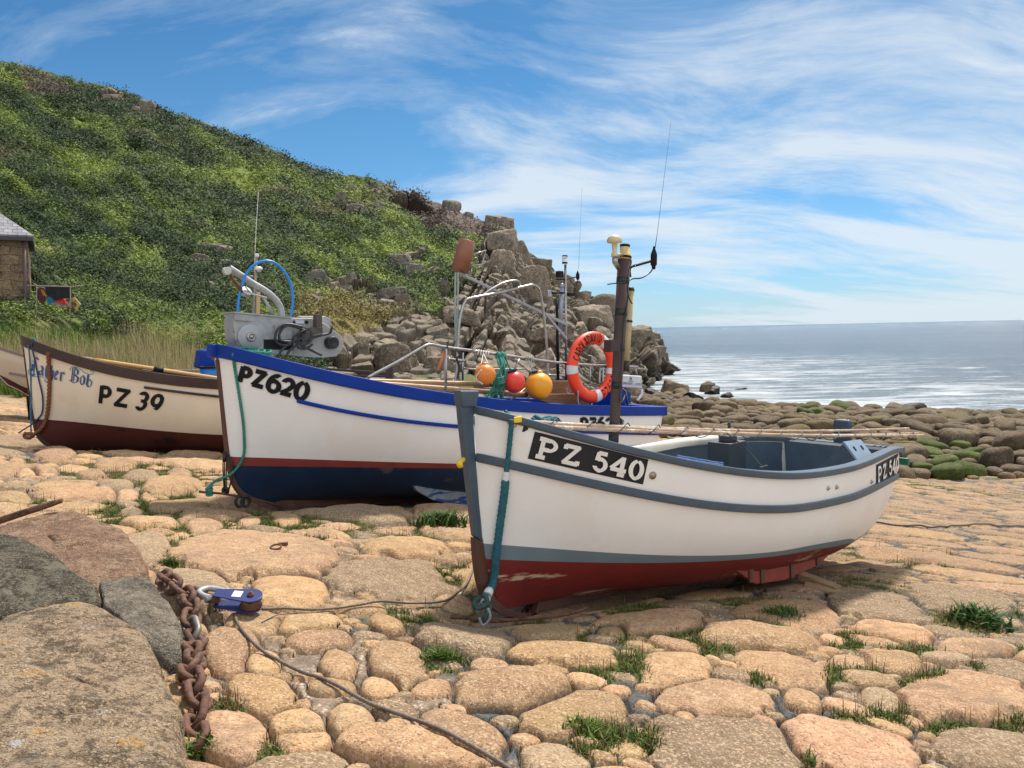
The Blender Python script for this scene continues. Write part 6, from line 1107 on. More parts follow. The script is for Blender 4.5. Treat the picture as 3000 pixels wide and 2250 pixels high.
def rock_mat(name, c1, c2, c3, dark=(0.05, 0.04, 0.03), scale=1.0, lichen=None, rough=0.88, wet=False, fine=40):
    m = bpy.data.materials.new(name); m.use_nodes = True; t = m.node_tree; b = t.nodes['Principled BSDF']; b.inputs['Roughness'].default_value = rough; b.inputs['Specular IOR Level'].default_value = 0.5 if wet else 0.25
    tcn = N(t, 'ShaderNodeTexCoord'); oi = N(t, 'ShaderNodeObjectInfo'); g = N(t, 'ShaderNodeNewGeometry'); O = g.outputs['Position']
    def noise(s_, det=7, rg=0.62, st=(1, 1, 1)):
        mp = N(t, 'ShaderNodeMapping'); mp.inputs['Scale'].default_value = st; L(t, O, mp.inputs[0]); n = N(t, 'ShaderNodeTexNoise'); n.inputs['Scale'].default_value = s_*scale; n.inputs['Detail'].default_value = det; n.inputs['Roughness'].default_value = rg; L(t, mp.outputs[0], n.inputs[0]); return n.outputs[0]
    n1, n2, n3 = noise(1.3), noise(5), noise(fine, 3, .7)
    col = mixc(t, ramp(t, n1, [(.38, 0.), (.62, 1.)]), c1, c2); col = mixc(t, ramp(t, n2, [(.5, 0.), (.66, .9)]), col, c3); col = mixc(t, ramp(t, noise(2.6, 8, .7), [(.56, 0.), (.66, .8)]), col, dark)
    v = N(t, 'ShaderNodeTexVoronoi'); v.inputs['Scale'].default_value = fine*2.2*scale; L(t, O, v.inputs['Vector']); s_ = N(t, 'ShaderNodeSeparateColor'); L(t, v.outputs['Color'], s_.inputs[0])
    col = mixc(t, math_node(t, 'MULTIPLY', ramp(t, s_.outputs[0], [(.72, 0.), (.85, 1.)]), .38), col, tuple(min(1, x*1.7) for x in c3)); col = mixc(t, math_node(t, 'MULTIPLY', ramp(t, s_.outputs[1], [(.74, 0.), (.88, 1.)]), .45), col, dark)
    if lichen:
        for k, (lc_, s2, th) in enumerate(lichen): col = mixc(t, ramp(t, noise(s2, 7, .75), [(th, 0.), (th+.03, .85)]), col, lc_)
    rv = math_node(t, 'ADD', math_node(t, 'MULTIPLY', oi.outputs['Random'], 0.5), 0.75); col = mixc(t, 1.0, col, rv, 'MULTIPLY'); L(t, col, b.inputs['Base Color'])
    bp = N(t, 'ShaderNodeBump'); bp.inputs['Strength'].default_value = 0.6; bp.inputs['Distance'].default_value = 0.02/scale; L(t, math_node(t, 'ADD', math_node(t, 'MULTIPLY', n2, 2.5), math_node(t, 'MULTIPLY', n3, .6)), bp.inputs['Height']); L(t, bp.outputs[0], b.inputs['Normal']); return m
R_BEACH = rock_mat('olive_boulder', (.13, .092, .052), (.075, .056, .036), (.19, .135, .08), scale=1.0, fine=22)
R_WET = rock_mat('wet_black_boulder', (.018, .014, .012), (.028, .021, .017), (.04, .032, .026), dark=(.01, .008, .008), rough=.62, wet=False, fine=18)
R_ALG = rock_mat('green_algae_boulder', (.062, .082, .016), (.05, .06, .016), (.10, .125, .022), dark=(.06, .055, .025), fine=18)
R_OLV = rock_mat('mossy_boulder', (.12, .095, .04), (.165, .12, .058), (.09, .085, .025), fine=18)
R_CLIFF = rock_mat('cliff_granite', (.21, .16, .115), (.135, .115, .088), (.30, .235, .17), scale=.6, fine=14, lichen=[((.38, .36, .31), 1.6, .66), ((.20, .13, .035), 1.1, .68)])
R_GREY = rock_mat('grey_crag', (.17, .15, .12), (.12, .105, .085), (.27, .24, .195), scale=.5, fine=12, lichen=[((.40, .39, .35), 1.4, .62), ((.10, .11, .05), .9, .66)])
TPR = [npmesh('t', *rock_template(i, 4, 5, 9, .05, False), R_BEACH) for i in range(8)]; TPA = [npmesh('t', *rock_template(40+i, 5, 26, 8, .10, True), R_CLIFF) for i in range(9)]
for o in TPR+TPA: sc.collection.objects.unlink(o)
def put_rock(tpl, loc, scl, rot, m_, name, label, cat, group):
    o = tpl.copy(); o.name = name; sc.collection.objects.link(o); o.location = tuple(map(float, loc)); o.scale = scl; o.rotation_euler = rot; o.material_slots[0].link = 'OBJECT'; o.material_slots[0].material = m_
    tag(o, label, cat, group); return o
rg = random.Random(21); cand = []; occ = {}
def try_put(x, y, r):
    gx, gy = int(x//1.6), int(y//1.6)
    for i in (-1, 0, 1):
        for j in (-1, 0, 1):
            for (a, b, c) in occ.get((gx+i, gy+j), ()):
                if math.hypot(a-x, b-y) < (c+r)*0.84: return False
    occ.setdefault((gx, gy), []).append((x, y, r)); return True
def beach_ok(x, y):
    u = x/y
    if not (0.10 < u < 0.80): return False
    s_ = float(shore_d(x, y)); e = 19.3+0.9*float(fbm(np.array([[x, y, 0]])*0.4, 3, 71)[0])
    return s_ > -0.6 and y > e and y < 60
for (ra_, rb_, n_) in ((.5, .7, 200), (.34, .5, 2400), (.24, .34, 18000), (.15, .24, 30000)):
    for _ in range(n_):
        y = rg.uniform(18.5, 56); x = y*rg.uniform(.10, .80)
        if not beach_ok(x, y): continue
        r = rg.uniform(ra_, rb_)
        if y < 22 and r > .62: continue
        if try_put(x, y, r): cand.append((x, y, r))
cand = sorted(cand, key=lambda c: -c[2]/c[1]); ind, rest = cand[:285], cand[285:]
def zg(x, y): return float(G(x, y))
sV, sF, nvv = [], [], 0
TPL = [rock_template(i, 3, 5, 9, .05, False) if False else None for i in range(1)]
D4, F4 = ICO[4]; D3 = ico(3)
for i, (x, y, r) in enumerate(ind+rest):
    sd_ = float(shore_d(x, y)); z = zg(x, y); px_, py_ = W2P(np.array([x, y, z])); a, b, c = r*rg.uniform(.95, 1.35), r*rg.uniform(.8, 1.05), r*rg.uniform(.5, .8); rz = rg.uniform(0, 6.28); rxy = (rg.uniform(-.25, .25), rg.uniform(-.25, .25), rz)
    if sd_ < 1.6 and rg.random() < .6: m_, nm, lb, gp = R_WET, 'wet_rock', 'black wet rock with weed at the edge of the sea', 'wet black rocks along the waterline'
    elif 2690 < px_ < 2900 and 1310 < py_ < 1450 or (2350 < px_ < 2480 and 1190 < py_ < 1260 and rg.random() < .4): m_, nm, lb, gp = R_ALG, 'boulder', 'boulder coated in bright green algae on the beach beyond the slipway', 'green algae boulders'
    elif rg.random() < .12: m_, nm, lb, gp = R_OLV, 'boulder', 'rounded boulder with a dull green mossy film on the beach beyond the slipway', 'mossy beach boulders'
    else: m_, nm, lb, gp = R_BEACH, 'boulder', 'rounded olive-brown boulder on the beach between slipway and sea', 'brown beach boulders'
    if i < len(ind): put_rock(TPR[i % 8], (x, y, z+c*.35), (a, b, c), rxy, m_, nm, lb, 'boulder' if nm == 'boulder' else 'rock', gp)
    elif i < len(ind)+2600:
        V, Fs = D3; nr_ = V*(1+.09*fbm(V*1.7+i, 2, 5)[:, None])*np.array([a, b, c]); cr, sr = math.cos(rz), math.sin(rz); sV.append(np.stack([nr_[:, 0]*cr-nr_[:, 1]*sr+x, nr_[:, 0]*sr+nr_[:, 1]*cr+y, nr_[:, 2]+z+c*.35], 1)); sF.append(Fs+nvv); nvv += len(V)
o = npmesh('small_boulders', np.concatenate(sV), np.concatenate(sF), R_BEACH); tag(o, 'mass of smaller brown stones filling the gaps between the beach boulders', 'stones', kind='stuff')
# rocks standing in the shallow water
for k, (px_, py_, w_, h_, lb) in enumerate([(1985, 1128, 62, 42, 'dark rock with a brown top, leftmost of those in the water off the headland'), (2070, 1128, 42, 34, 'dark pointed rock with a brown top standing in the water near the headland'), (2085, 1142, 36, 22, 'low black rock just in front of the pointed one in the water'), (2140, 1176, 34, 14, 'flat black rock nearest to the beach in the shallow water'), (2130, 1155, 30, 17, 'black hump of rock between the pointed rock and the flat black one'), (2030, 1160, 40, 20, 'low black weedy rock at the left edge of the shallow water'), (1955, 1065, 26, 9, 'thin reef of rock at the tip of the headland'), (2630, 1225, 46, 26, 'rounded black rock standing above the brown boulders at the waterline'), (2760, 1233, 30, 16, 'small black rock at the waterline right of the rounded black one'), (2860, 1250, 40, 14, 'low black rock at the waterline near the right edge'), (2170, 1138, 30, 5, 'thin strip of rock breaking the water behind the pointed rock'), (1915, 1150, 46, 30, 'dark brown boulder at the water edge right of the ladder bag'), (1960, 1168, 44, 24, 'black weedy boulder in front of the leftmost brown-topped rock'), (2105, 1182, 40, 12, 'low black rock between the beach boulders and the flat black rock'), (2470, 1205, 30, 10, 'small black rock at the water edge behind the boat sternpost')]):
    v = (py_+h_*.5-(960-.0207*(px_-1890)))/F; d = -SEA/v; r = w_/F*d; put_rock(TPA[(k*3+1) % 9], P(px_, py_+h_*.35, d), (r*.8, r*.6, h_/F*d*.75), (.25*math.sin(k*2), .3*math.cos(k*3), k), R_WET if k not in (0, 1) else R_BEACH, 'sea_rock', lb, 'rock', None)
# angular rocks at the foot of the cliff
HP = Ph.reshape(-1, 3); okm = np.where((rock > .8) & (pxy[:, 1] > 930) & (pxy[:, 0] < 1900) & (HP[:, 2] < 1.5))[0]; rk = np.random.default_rng(9); sel = rk.choice(okm, 2200, replace=False); chosen = []
for i in sel:
    p = HP[i]; r = rk.uniform(.007, .021)*p[1]
    if all(np.linalg.norm(p-q) > (r+s_)*.8 for q, s_ in chosen): chosen.append((p, r))
    if len(chosen) >= 70: break
for k, (p, r) in enumerate(chosen):
    hi_ = False
    put_rock(TPA[k % 9], p+np.array([0, 0, -.1*r]), (r*rk.uniform(.9, 1.5), r*rk.uniform(.8, 1.1), r*rk.uniform(.55, 1.0)), (rk.uniform(-.4, .4), rk.uniform(-.4, .4), rk.uniform(0, 6.3)), R_CLIFF, 'rock', 'angular tan granite rock on the upper part of the rocky headland' if hi_ else 'angular tan granite rock in the jumble at the foot of the headland', 'rock', 'rocks high on the headland' if hi_ else 'rocks at the foot of the headland')
def hill_d(px_, py_):
    r = np.interp(px_, hx, BPY), np.interp(px_, hx, RPY); f = np.clip((r[0]-py_)/(r[0]-r[1]), 0, 1); return float(np.interp(px_, hx, BD)*(np.interp(px_, hx, RD)/np.interp(px_, hx, BD))**(f**1.05))
for k, (px_, py_, w_, h_, m_, sh_, lb) in enumerate([
    (1322, 608, 28, 19, 'g', 'r', 'rounded grey boulder perched alone on the skyline of the hill'), (1372, 632, 15, 9, 'g', 'r', 'small grey boulder on the skyline between the perched boulder and the crag'),
    (1462, 668, 42, 34, 'c', 'a', 'square grey block forming the top of the tall crag'), (1470, 720, 52, 46, 'c', 'a', 'tall jointed grey block just below the top of the crag'), (1510, 760, 48, 52, 'c', 'a', 'grey block on the seaward edge of the crag'), (1468, 790, 46, 56, 'c', 'a', 'upright slab in the middle of the crag face'),
    (1580, 800, 42, 48, 'c', 'a', 'tan block on the step right of the crag'), (1560, 860, 50, 60, 'c', 'a', 'large tan slab below the step of the headland'), (1650, 840, 34, 36, 'c', 'a', 'tan block on the skyline left of the grey light mast'), (1700, 880, 34, 30, 'c', 'a', 'dark block on the skyline behind the grey light mast'),
    (1768, 912, 42, 46, 'c', 'r', 'smooth rounded rock on the skyline left of the dark mast'), (1740, 960, 60, 62, 'c', 'a', 'cracked slab behind the life ring on the headland'), (1870, 1010, 50, 48, 'c', 'a', 'dark blocky rock near the tip of the headland'), (1905, 1050, 36, 32, 'c', 'a', 'dark rock at the seaward tip of the headland'),
    (1037, 624, 25, 24, 'g', 'r', 'pale grey round boulder on the hillside left of the headland'), (1000, 598, 17, 27, 'g', 'a', 'leaning grey slab beside the pale round boulder on the hillside'), (1014, 560, 32, 17, 'g', 'a', 'flat grey slab among bushes above the round boulder'), (1108, 608, 18, 16, 'g', 'r', 'small grey rock in the bushes below the skyline rocks'),
    (428, 324, 22, 26, 'c', 'a', 'pale leaning slab near the skyline at upper left'), (325, 289, 30, 14, 'c', 'a', 'flat tan rock near the skyline at upper left'), (397, 322, 13, 12, 'c', 'a', 'small tan rock left of the pale leaning slab'), (472, 404, 16, 6, 'c', 'a', 'small tan rock on the slope below the leaning slab'), (412, 692, 24, 15, 'c', 'a', 'layered brown rock half hidden in the green slope'),
    (583, 762, 27, 15, 'g', 'a', 'pale rock on the slope left of the hauler tube'), (634, 745, 46, 30, 'g', 'a', 'large grey outcrop on the slope above the hauler tube'), (690, 778, 44, 14, 'g', 'a', 'long flat grey rock just behind the hauler tube'), (606, 842, 22, 15, 'g', 'r', 'round grey boulder on the slope left of the blue hoop'), (806, 828, 13, 9, 'g', 'r', 'small grey boulder seen inside the blue hoop'),
    (924, 820, 37, 28, 'g', 'a', 'square lichened boulder on the slope right of the blue hoop'), (905, 900, 22, 16, 'g', 'a', 'white-topped rock above the hauler motor'), (1148, 862, 42, 20, 'g', 'a', 'long lichened rock sloping down above the rock jumble'), (1182, 896, 26, 24, 'c', 'a', 'square brown block at the edge of the rock jumble'), (1010, 850, 24, 12, 'g', 'a', 'flat rock on the dry brown slope'),
    (1175, 770, 34, 30, 'g', 'a', 'grey outcrop on the slope left of the brown can'), (1210, 800, 30, 26, 'g', 'a', 'lichened outcrop below and left of the brown can'), (1100, 910, 22, 14, 'c', 'a', 'brown rock at the top of the jumble behind the PZ620 boat'),
    (400, 985, 30, 16, 'c', 'r', 'brown boulder half hidden in the reeds'), (488, 1000, 24, 12, 'c', 'r', 'smaller brown boulder in the reeds beside the larger one'), (1290, 1085, 46, 46, 'c', 'a', 'big square ochre block behind the PZ620 rail'), (1160, 1060, 54, 40, 'c', 'a', 'cracked pinkish slab behind the sloping PZ620 rail'), (1240, 1140, 40, 30, 'c', 'a', 'ochre block low behind the front of the PZ620 rail')]):
    d = hill_d(px_, py_)*(.965 if m_ == 'g' and px_ < 1300 else .985) if py_ < 980 or px_ > 900 else 22; d = d if px_ > 700 or py_ < 950 else 21.5; s_ = d/F; c = P(px_, py_, d)+np.array([0, .25*w_*s_, 0]); c = c if not 'reeds' in lb else np.array([c[0], c[1], float(G(c[0], c[1]))+.25]); rk2 = random.Random(k)
    put_rock((TPR if sh_ == 'r' else TPA)[k % 8], c, (w_*s_*1.25, w_*s_*.9, h_*s_*1.3), (rk2.uniform(-.15, .15), rk2.uniform(-.2, .2), rk2.uniform(-.5, .5)), R_GREY if m_ == 'g' else R_CLIFF, 'rock', lb, 'rock', None)
# -------- foreground rocks
for m_ in ():
    pass
def grains(m):
    for n in m.node_tree.nodes:
        if n.type == 'MATH' and n.operation == 'MULTIPLY' and not n.inputs[1].is_linked and abs(n.inputs[1].default_value-.38) < .001: n.inputs[1].default_value = .5
        if n.type == 'MATH' and n.operation == 'MULTIPLY' and not n.inputs[1].is_linked and abs(n.inputs[1].default_value-.45) < .001: n.inputs[1].default_value = .6
def mottle(m, a, b_, s1, th, k=.8):
    t = m.node_tree; bs = t.nodes['Principled BSDF']; lk = bs.inputs['Base Color'].links[0].from_socket; g = N(t, 'ShaderNodeNewGeometry')
    for (c_, sc_, h_) in ((a, s1, th), (b_, s1*1.7, th+.01), (a, s1*4, th+.02), (b_, s1*6, th+.02)):
        n = N(t, 'ShaderNodeTexNoise'); n.inputs['Scale'].default_value = sc_; n.inputs['Detail'].default_value = 6; n.inputs['Roughness'].default_value = .7; n.inputs['Distortion'].default_value = .6; L(t, g.outputs['Position'], n.inputs[0]); lk = mixc(t, math_node(t, 'MULTIPLY', ramp(t, n.outputs[0], [(h_, 0.), (h_+.07, 1.)]), k), lk, c_)
    L(t, lk, bs.inputs['Base Color']); bp = [q for q in t.nodes if q.type == 'BUMP'][0]; bp.inputs['Strength'].default_value = 1.0; bp.inputs['Distance'].default_value = .035
def big_rock(pts, p, nz, m_, label, seed, low=0.5):
    pts = [np.array(q, float) for q in pts]; base = [np.array([q[0], q[1], float(Gp(q[0], q[1]))-.12]) for q in pts]; A_ = np.array(pts+base); bm = bmesh.new(); [bm.verts.new(q) for q in A_]
    bmesh.ops.convex_hull(bm, input=bm.verts); c = A_.mean(0); nr, ds = [], []
    bm.normal_update()
    for f in bm.faces:
        n_ = np.array(f.normal); d_ = n_@(np.array(f.verts[0].co)-c)
        if d_ < 0: n_, d_ = -n_, -d_
        if f.calc_area() > 1e-4: nr.append(n_); ds.append(max(d_, .02))
    bm.free(); D, Fs = ICO[6]; 
    nr, ds = np.array(nr), np.array(ds); keep = []
    for i in range(len(nr)):
        if not any(nr[i]@nr[j] > .995 for j in keep): keep.append(i)
    nr, ds = nr[keep], ds[keep]
    r = facet_radius(D, nr, ds, p); V = D*r[:, None]; f1, f2, ra1, rb1, _ = worley((V+seed)*np.array([2.6, 3.4, 3.0])+.3*np.stack([fbm(V*3, 3, 1), fbm(V*3, 3, 2), fbm(V*3, 3, 3)], 1), seed)
    V = V*(1+nz*fbm((V+seed)*2.5, 4, seed)+nz*.45*fbm((V+seed)*12, 4, seed+2)+nz*.16*fbm((V+seed)*55, 3, seed+4))[:, None]+D*(nz*.75*(ra1-.5)*sstep(.0, .25, f2-f1)-nz*.22*sstep(.07, 0, f2-f1))[:, None]
    o = npmesh('rock', V+c, Fs, m_, origin=c); tag(o, label, 'rock', 'large rocks at the lower left'); return o
LCH = [((.09, .10, .085), 3.0, .60), ((.40, .39, .36), 7.5, .615), ((.38, .20, .03), 5.0, .60), ((.45, .43, .38), 19, .65)]
R_FG = rock_mat('lichened_granite', (.30, .21, .13), (.20, .14, .085), (.40, .30, .20), dark=(.055, .042, .03), scale=1.0, lichen=LCH, fine=95)
R_FD = rock_mat('dark_granite', (.12, .10, .065), (.075, .062, .043), (.20, .17, .12), dark=(.03, .025, .018), lichen=[((.26, .25, .20), 6, .64)], fine=95); R_FR = rock_mat('reddish_granite', (.30, .175, .105), (.22, .12, .075), (.38, .25, .16), dark=(.09, .07, .06), lichen=[((.10, .10, .11), 3.2, .63)], fine=95); R_FS = rock_mat('grey_wedge_granite', (.19, .155, .11), (.13, .115, .09), (.27, .225, .165), dark=(.06, .05, .04), lichen=[((.33, .33, .31), 5, .64)], fine=95)
[grains(m_) for m_ in (R_FG, R_FD, R_FR, R_FS)]; mottle(R_FG, (.40, .29, .19), (.085, .058, .036), 7, .51, .72); mottle(R_FD, (.19, .165, .12), (.03, .025, .018), 7, .52); mottle(R_FR, (.38, .26, .17), (.12, .075, .05), 7, .53); mottle(R_FS, (.29, .25, .20), (.075, .06, .045), 10, .55)
big_rock([P(*q) for q in ((60, 1765, 2.85), (145, 1744, 2.85), (240, 1737, 2.85), (335, 1765, 2.8), (402, 1805, 2.72), (450, 1875, 2.55), (490, 1940, 2.38), (528, 2010, 2.22), (540, 2075, 2.1), (570, 2180, 1.95), (588, 2260, 1.85), (-150, 1830, 2.5), (-400, 2100, 1.8), (-300, 2600, 1.35), (300, 2700, 1.35), (600, 2500, 1.55))], 12, .075, R_FG, 'biggest rough boulder with orange and white lichen, at the bottom left left of the chain', 3)
big_rock([P(*q) for q in ((0, 1552, 3.5), (60, 1556, 3.5), (110, 1578, 3.45), (170, 1622, 3.4), (225, 1662, 3.3), (275, 1706, 3.2), (312, 1745, 3.05), (-200, 1560, 3.5), (-300, 1800, 2.7), (100, 1800, 2.85))], 14, .05, R_FD, 'dark brown boulder at the left edge behind the biggest boulder', 5)
big_rock([P(*q) for q in ((285, 1694, 3.35), (360, 1680, 3.4), (436, 1684, 3.4), (458, 1712, 3.3), (500, 1780, 3.1), (536, 1856, 2.9), (540, 1905, 2.8), (522, 1950, 2.72), (300, 1760, 3.0), (400, 1850, 2.7))], 22, .035, R_FS, 'grey wedge-shaped rock between the biggest boulder and the rusty chain', 7)
big_rock([P(*q) for q in ((-80, 1560, 4.3), (30, 1525, 4.5), (140, 1488, 4.7), (232, 1486, 4.7), (300, 1518, 4.55), (345, 1548, 4.4), (415, 1610, 4.1), (440, 1680, 3.75), (250, 1740, 3.5), (-100, 1700, 3.8))], 14, .045, R_FR, 'reddish brown boulder with grey stains behind the dark boulder at the left', 9)
big_rock([P(*q) for q in ((-60, 2260, 1.62), (0, 2232, 1.7), (50, 2183, 1.78), (170, 2163, 1.8), (262, 2187, 1.76), (305, 2230, 1.68), (330, 2300, 1.55), (-100, 2400, 1.5))], 10, .05, R_FG, 'small rounded rock in the very corner at the bottom left', 11)
# ================================================================ CHAIN, BLOCK, WIRES
TC = thing('anchor_chain', gray(560, 1900), 'heavy rusty chain lying beside the wedge rock and the biggest boulder', 'chain')
cp = [gray(*q) for q in ((478, 1752), (505, 1782), (548, 1812), (566, 1848), (560, 1880), (584, 1915), (566, 1952), (574, 1992), (556, 2028), (572, 2070), (584, 2112), (574, 2152), (582, 2200), (590, 2250))]
cpath = resample(smooth([np.array([q[0], q[1], float(slip_z(q[0], q[1]))+.045]) for q in cp], 8), .005); nlk = int(len(cpath)*.005/.083)
for k in range(nlk):
    i = int((k+.5)*.083/.005); c = cpath[i]; T_ = cpath[min(i+4, len(cpath)-1)]-cpath[max(i-4, 0)]; T_ /= np.linalg.norm(T_); s_ = np.cross(T_, (0, 0, 1)); s_ /= np.linalg.norm(s_); n_ = np.cross(s_, T_); an = math.radians(38 if k % 2 else -48); w_ = s_*math.cos(an)+n_*math.sin(an)
    a = np.linspace(0, 2*math.pi, 32, endpoint=False); pts = np.array([c+T_*(.030*np.sign(math.cos(t))+.034*math.cos(t))+w_*.034*math.sin(t) for t in a]); pts = np.vstack([pts, pts[:2]])
    mb = MB(); mb.tube(pts, .0132, 12, caps=False); mb.build('link', M_RUST if k != 8 else mat('worn_grey_link', (.16, .14, .125), (.26, .24, .22), 20, .5, metal=.4), TC)
zo_ = max(float(slip_z(*gray(a_, c_)[:2])-Gp(*gray(a_, c_)[:2])) for a_ in range(640, 780, 12) for c_ in range(1795, 1860, 8))
def gb(px_, py_, h=0.03):                               # height kept level across the chain end, shackle and block
    q = gray(px_, py_); return np.array([q[0], q[1], (float(Gp(q[0], q[1]))+zo_ if 555 < px_ < 790 and py_ < 1880 else float(slip_z(q[0], q[1])))+h-(.035 if 555 < px_ < 790 else 0)])
mb = MB(); A_, B_ = gb(606, 1806, .065), gb(652, 1818, .06); u_ = B_-A_; u_ /= np.linalg.norm(u_); v_ = np.cross(u_, (0, 0, 1)); sh = [A_+u_*.07+v_*.045, A_+u_*.03+v_*.045, A_-u_*.01+v_*.03, A_-u_*.02, A_-u_*.01-v_*.03, A_+u_*.03-v_*.045, A_+u_*.07-v_*.045]; mb.tube(smooth(sh, 6), .014, 12); mb.tube([A_+u_*.07+v_*.07, A_+u_*.07-v_*.07], .011, 10); o = mb.build('bow_shackle', M_GALV); tag(o, 'galvanised bow shackle joining the rusty chain to the blue pulley block', 'shackle')
mb = MB(); mb.tube([gb(585, 1800, .05), gb(612, 1800, .06)], .012, 10); mb.torus(gb(560, 1800, .04), (1, .2, 0), (0, 1, .5), .035, .010, 20, 8); o = mb.build('link_pin', M_RUST); tag(o, 'small rusty ring and pin between the chain and the shackle', 'ring')
TBk = thing('pulley_block', gb(705, 1822), 'dark blue steel pulley block with a white sticker, lying at the end of the chain', 'pulley block')
C0, C1 = gb(665, 1822, .05), gb(738, 1828, .05); u_ = C1-C0; ln_ = np.linalg.norm(u_); u_ /= ln_; nrm_ = np.array([0.08, -.25, 1.]); nrm_ -= u_*(nrm_@u_); nrm_ /= np.linalg.norm(nrm_); v_ = np.cross(nrm_, u_); m_bb = mat('navy_block_paint', (.012, .02, .11), (.02, .03, .14), 12, .35, spot=((.12, .06, .04), 16, .68, (1, 1, 1)))
for off in (.026, -.030):
    pl_ = [C0-u_*.05+v_*.028, C0-u_*.05-v_*.028]+[C1+u_*.052*math.cos(t)+v_*.052*math.sin(t) for t in np.linspace(-math.pi/2, math.pi/2, 14)]; pl_ = [pl_[1]]+pl_[2:]+[pl_[0]]; mb = MB(); mb.prism([q+nrm_*off for q in pl_], nrm_*.007); mb.build('cheek_plate', m_bb, TBk, bevel=.002)
mb = MB(); mb.lathe(C1-nrm_*.022, nrm_, [(.046, 0), (.05, .004), (.040, .022), (.05, .04), (.046, .044)], 28); mb.build('sheave', M_RUST, TBk); mb = MB(); mb.lathe(C1+nrm_*.033, nrm_, [(.016, 0), (.016, .008), (.009, .009), (.009, .016), (.001, .017)], 8); mb.build('bolt', M_RUST, TBk)
mb = MB(); q = (C0+C1)/2+nrm_*.0335-u_*.004; mb.prism([q+u_*.02+v_*.022, q+u_*.02-v_*.022, q-u_*.02-v_*.022, q-u_*.02+v_*.022], nrm_*.001); mb.build('sticker', mat('sticker_white', (.75, .75, .76), (.55, .3, .3), 130, .5, lo=.6, hi=.7), TBk); mb = MB(); mb.tube([C0-u_*.09, C0-u_*.03], .022, 12); mb.build('swivel', M_RUST, TBk)
M_WIRE = mat('wire_rope', (.13, .10, .08), (.20, .165, .14), 50, .6, metal=.4, bump=.3, bscale=200)
for pl_, r_, lb in (([(768, 1814), (860, 1812), (960, 1810), (1030, 1804), (1110, 1790), (1180, 1772), (1250, 1760), (1310, 1745), (1365, 1712), (1390, 1680)], .0065, 'steel wire rope running from the pulley block right to the PZ 540 bow'), ([(690, 1834), (697, 1862), (712, 1890), (738, 1920), (778, 1950), (800, 1963), (870, 1996), (949, 2028), (1098, 2098), (1247, 2162), (1340, 2205), (1441, 2252), (1500, 2290)], .0068, 'steel wire rope running from the pulley block to the bottom of the picture'), ([(768, 1850), (800, 1838), (860, 1822), (905, 1818)], .003, 'short thin pale wire on the stones right of the pulley block'), ([(2560, 1538), (2640, 1548), (2740, 1552), (2860, 1547), (3000, 1550), (3080, 1552)], .012, 'dark wire rope lying on the flat slabs at the right edge')):
    q = ground_pts(pl_, r_); mb = MB(); q = resample(q, r_*1.4); mb.tube(q, r_, n=8, lobes=3, amp=.16, twist=2*math.pi/(r_*9)); o = mb.build('wire_rope', M_WIRE); tag(o, lb, 'wire rope')
mb = MB(); mb.tube([P(-60, 1545, 4.55), P(60, 1505, 4.6), P(150, 1476, 4.65), P(182, 1466, 4.66)], [.022, .021, .019, .014], 12); o = mb.build('iron_bar', M_RUST); tag(o, 'thick rusty iron bar resting on the reddish boulder at the left edge', 'iron bar')
mb = MB(); mb.torus(gb(810, 1640, .012), (1, 0, 0), (0, 1, .2), .032, .0065, 24, 8); mb.box(gb(830, 1625, .01), ((1, .2, 0), (0, 1, 0), (0, 0, 1)), (.03, .008, .01)); o = mb.build('iron_ring', M_RUST); tag(o, 'small rusty iron ring set in the huge flat slab of the slipway', 'ring')
# ================================================================ HOUSE AND DRYING RACK
HD = 30.0
def hp(px_, py_, d=HD): return P(px_, py_, d)
TH2 = thing('stone_cottage', hp(84, 985), 'brown granite cottage with slate roof and downpipe at the left edge', 'house')
hw = rock_mat('cottage_stone', (.24, .165, .105), (.18, .13, .09), (.33, .25, .17), dark=(.10, .07, .05), fine=14)
t = hw.node_tree; b = t.nodes['Principled BSDF']; lk = b.inputs['Base Color'].links[0].from_socket; tcn = N(t, 'ShaderNodeTexCoord'); br_ = N(t, 'ShaderNodeTexBrick'); mp = N(t, 'ShaderNodeMapping'); mp.inputs['Rotation'].default_value = (math.pi/2, 0, 0); L(t, tcn.outputs['Object'], mp.inputs[0])
nz_ = N(t, 'ShaderNodeTexNoise'); nz_.inputs['Scale'].default_value = 2.0; L(t, tcn.outputs['Object'], nz_.inputs[0]); va_ = N(t, 'ShaderNodeVectorMath', operation='MULTIPLY_ADD'); L(t, nz_.outputs['Color'], va_.inputs[0]); va_.inputs[1].default_value = (.28, .28, .28); L(t, mp.outputs[0], va_.inputs[2]); L(t, va_.outputs[0], br_.inputs[0])
br_.inputs['Scale'].default_value = 1.0; br_.inputs['Brick Width'].default_value = .62; br_.inputs['Row Height'].default_value = .33; br_.inputs['Mortar Size'].default_value = .022; br_.inputs['Color1'].default_value = (1.2, 1.15, 1.1, 1); br_.inputs['Color2'].default_value = (.75, .75, .78, 1); br_.inputs['Mortar'].default_value = (.62, .56, .5, 1); L(t, mixc(t, 1.0, lk, br_.outputs[0], 'MULTIPLY'), b.inputs['Base Color'])
zt, zb_ = hp(80, 700)[2], hp(80, 1060)[2]; xr = hp(84, 800)[0]; mb = MB(); mb.box((xr-3.5, HD+2.5, (zt+zb_)/2-.5), ((1, 0, 0), (0, 1, 0), (0, 0, 1)), (3.5, 2.5, (zt-zb_)/2+.5)); mb.build('wall', hw, TH2)
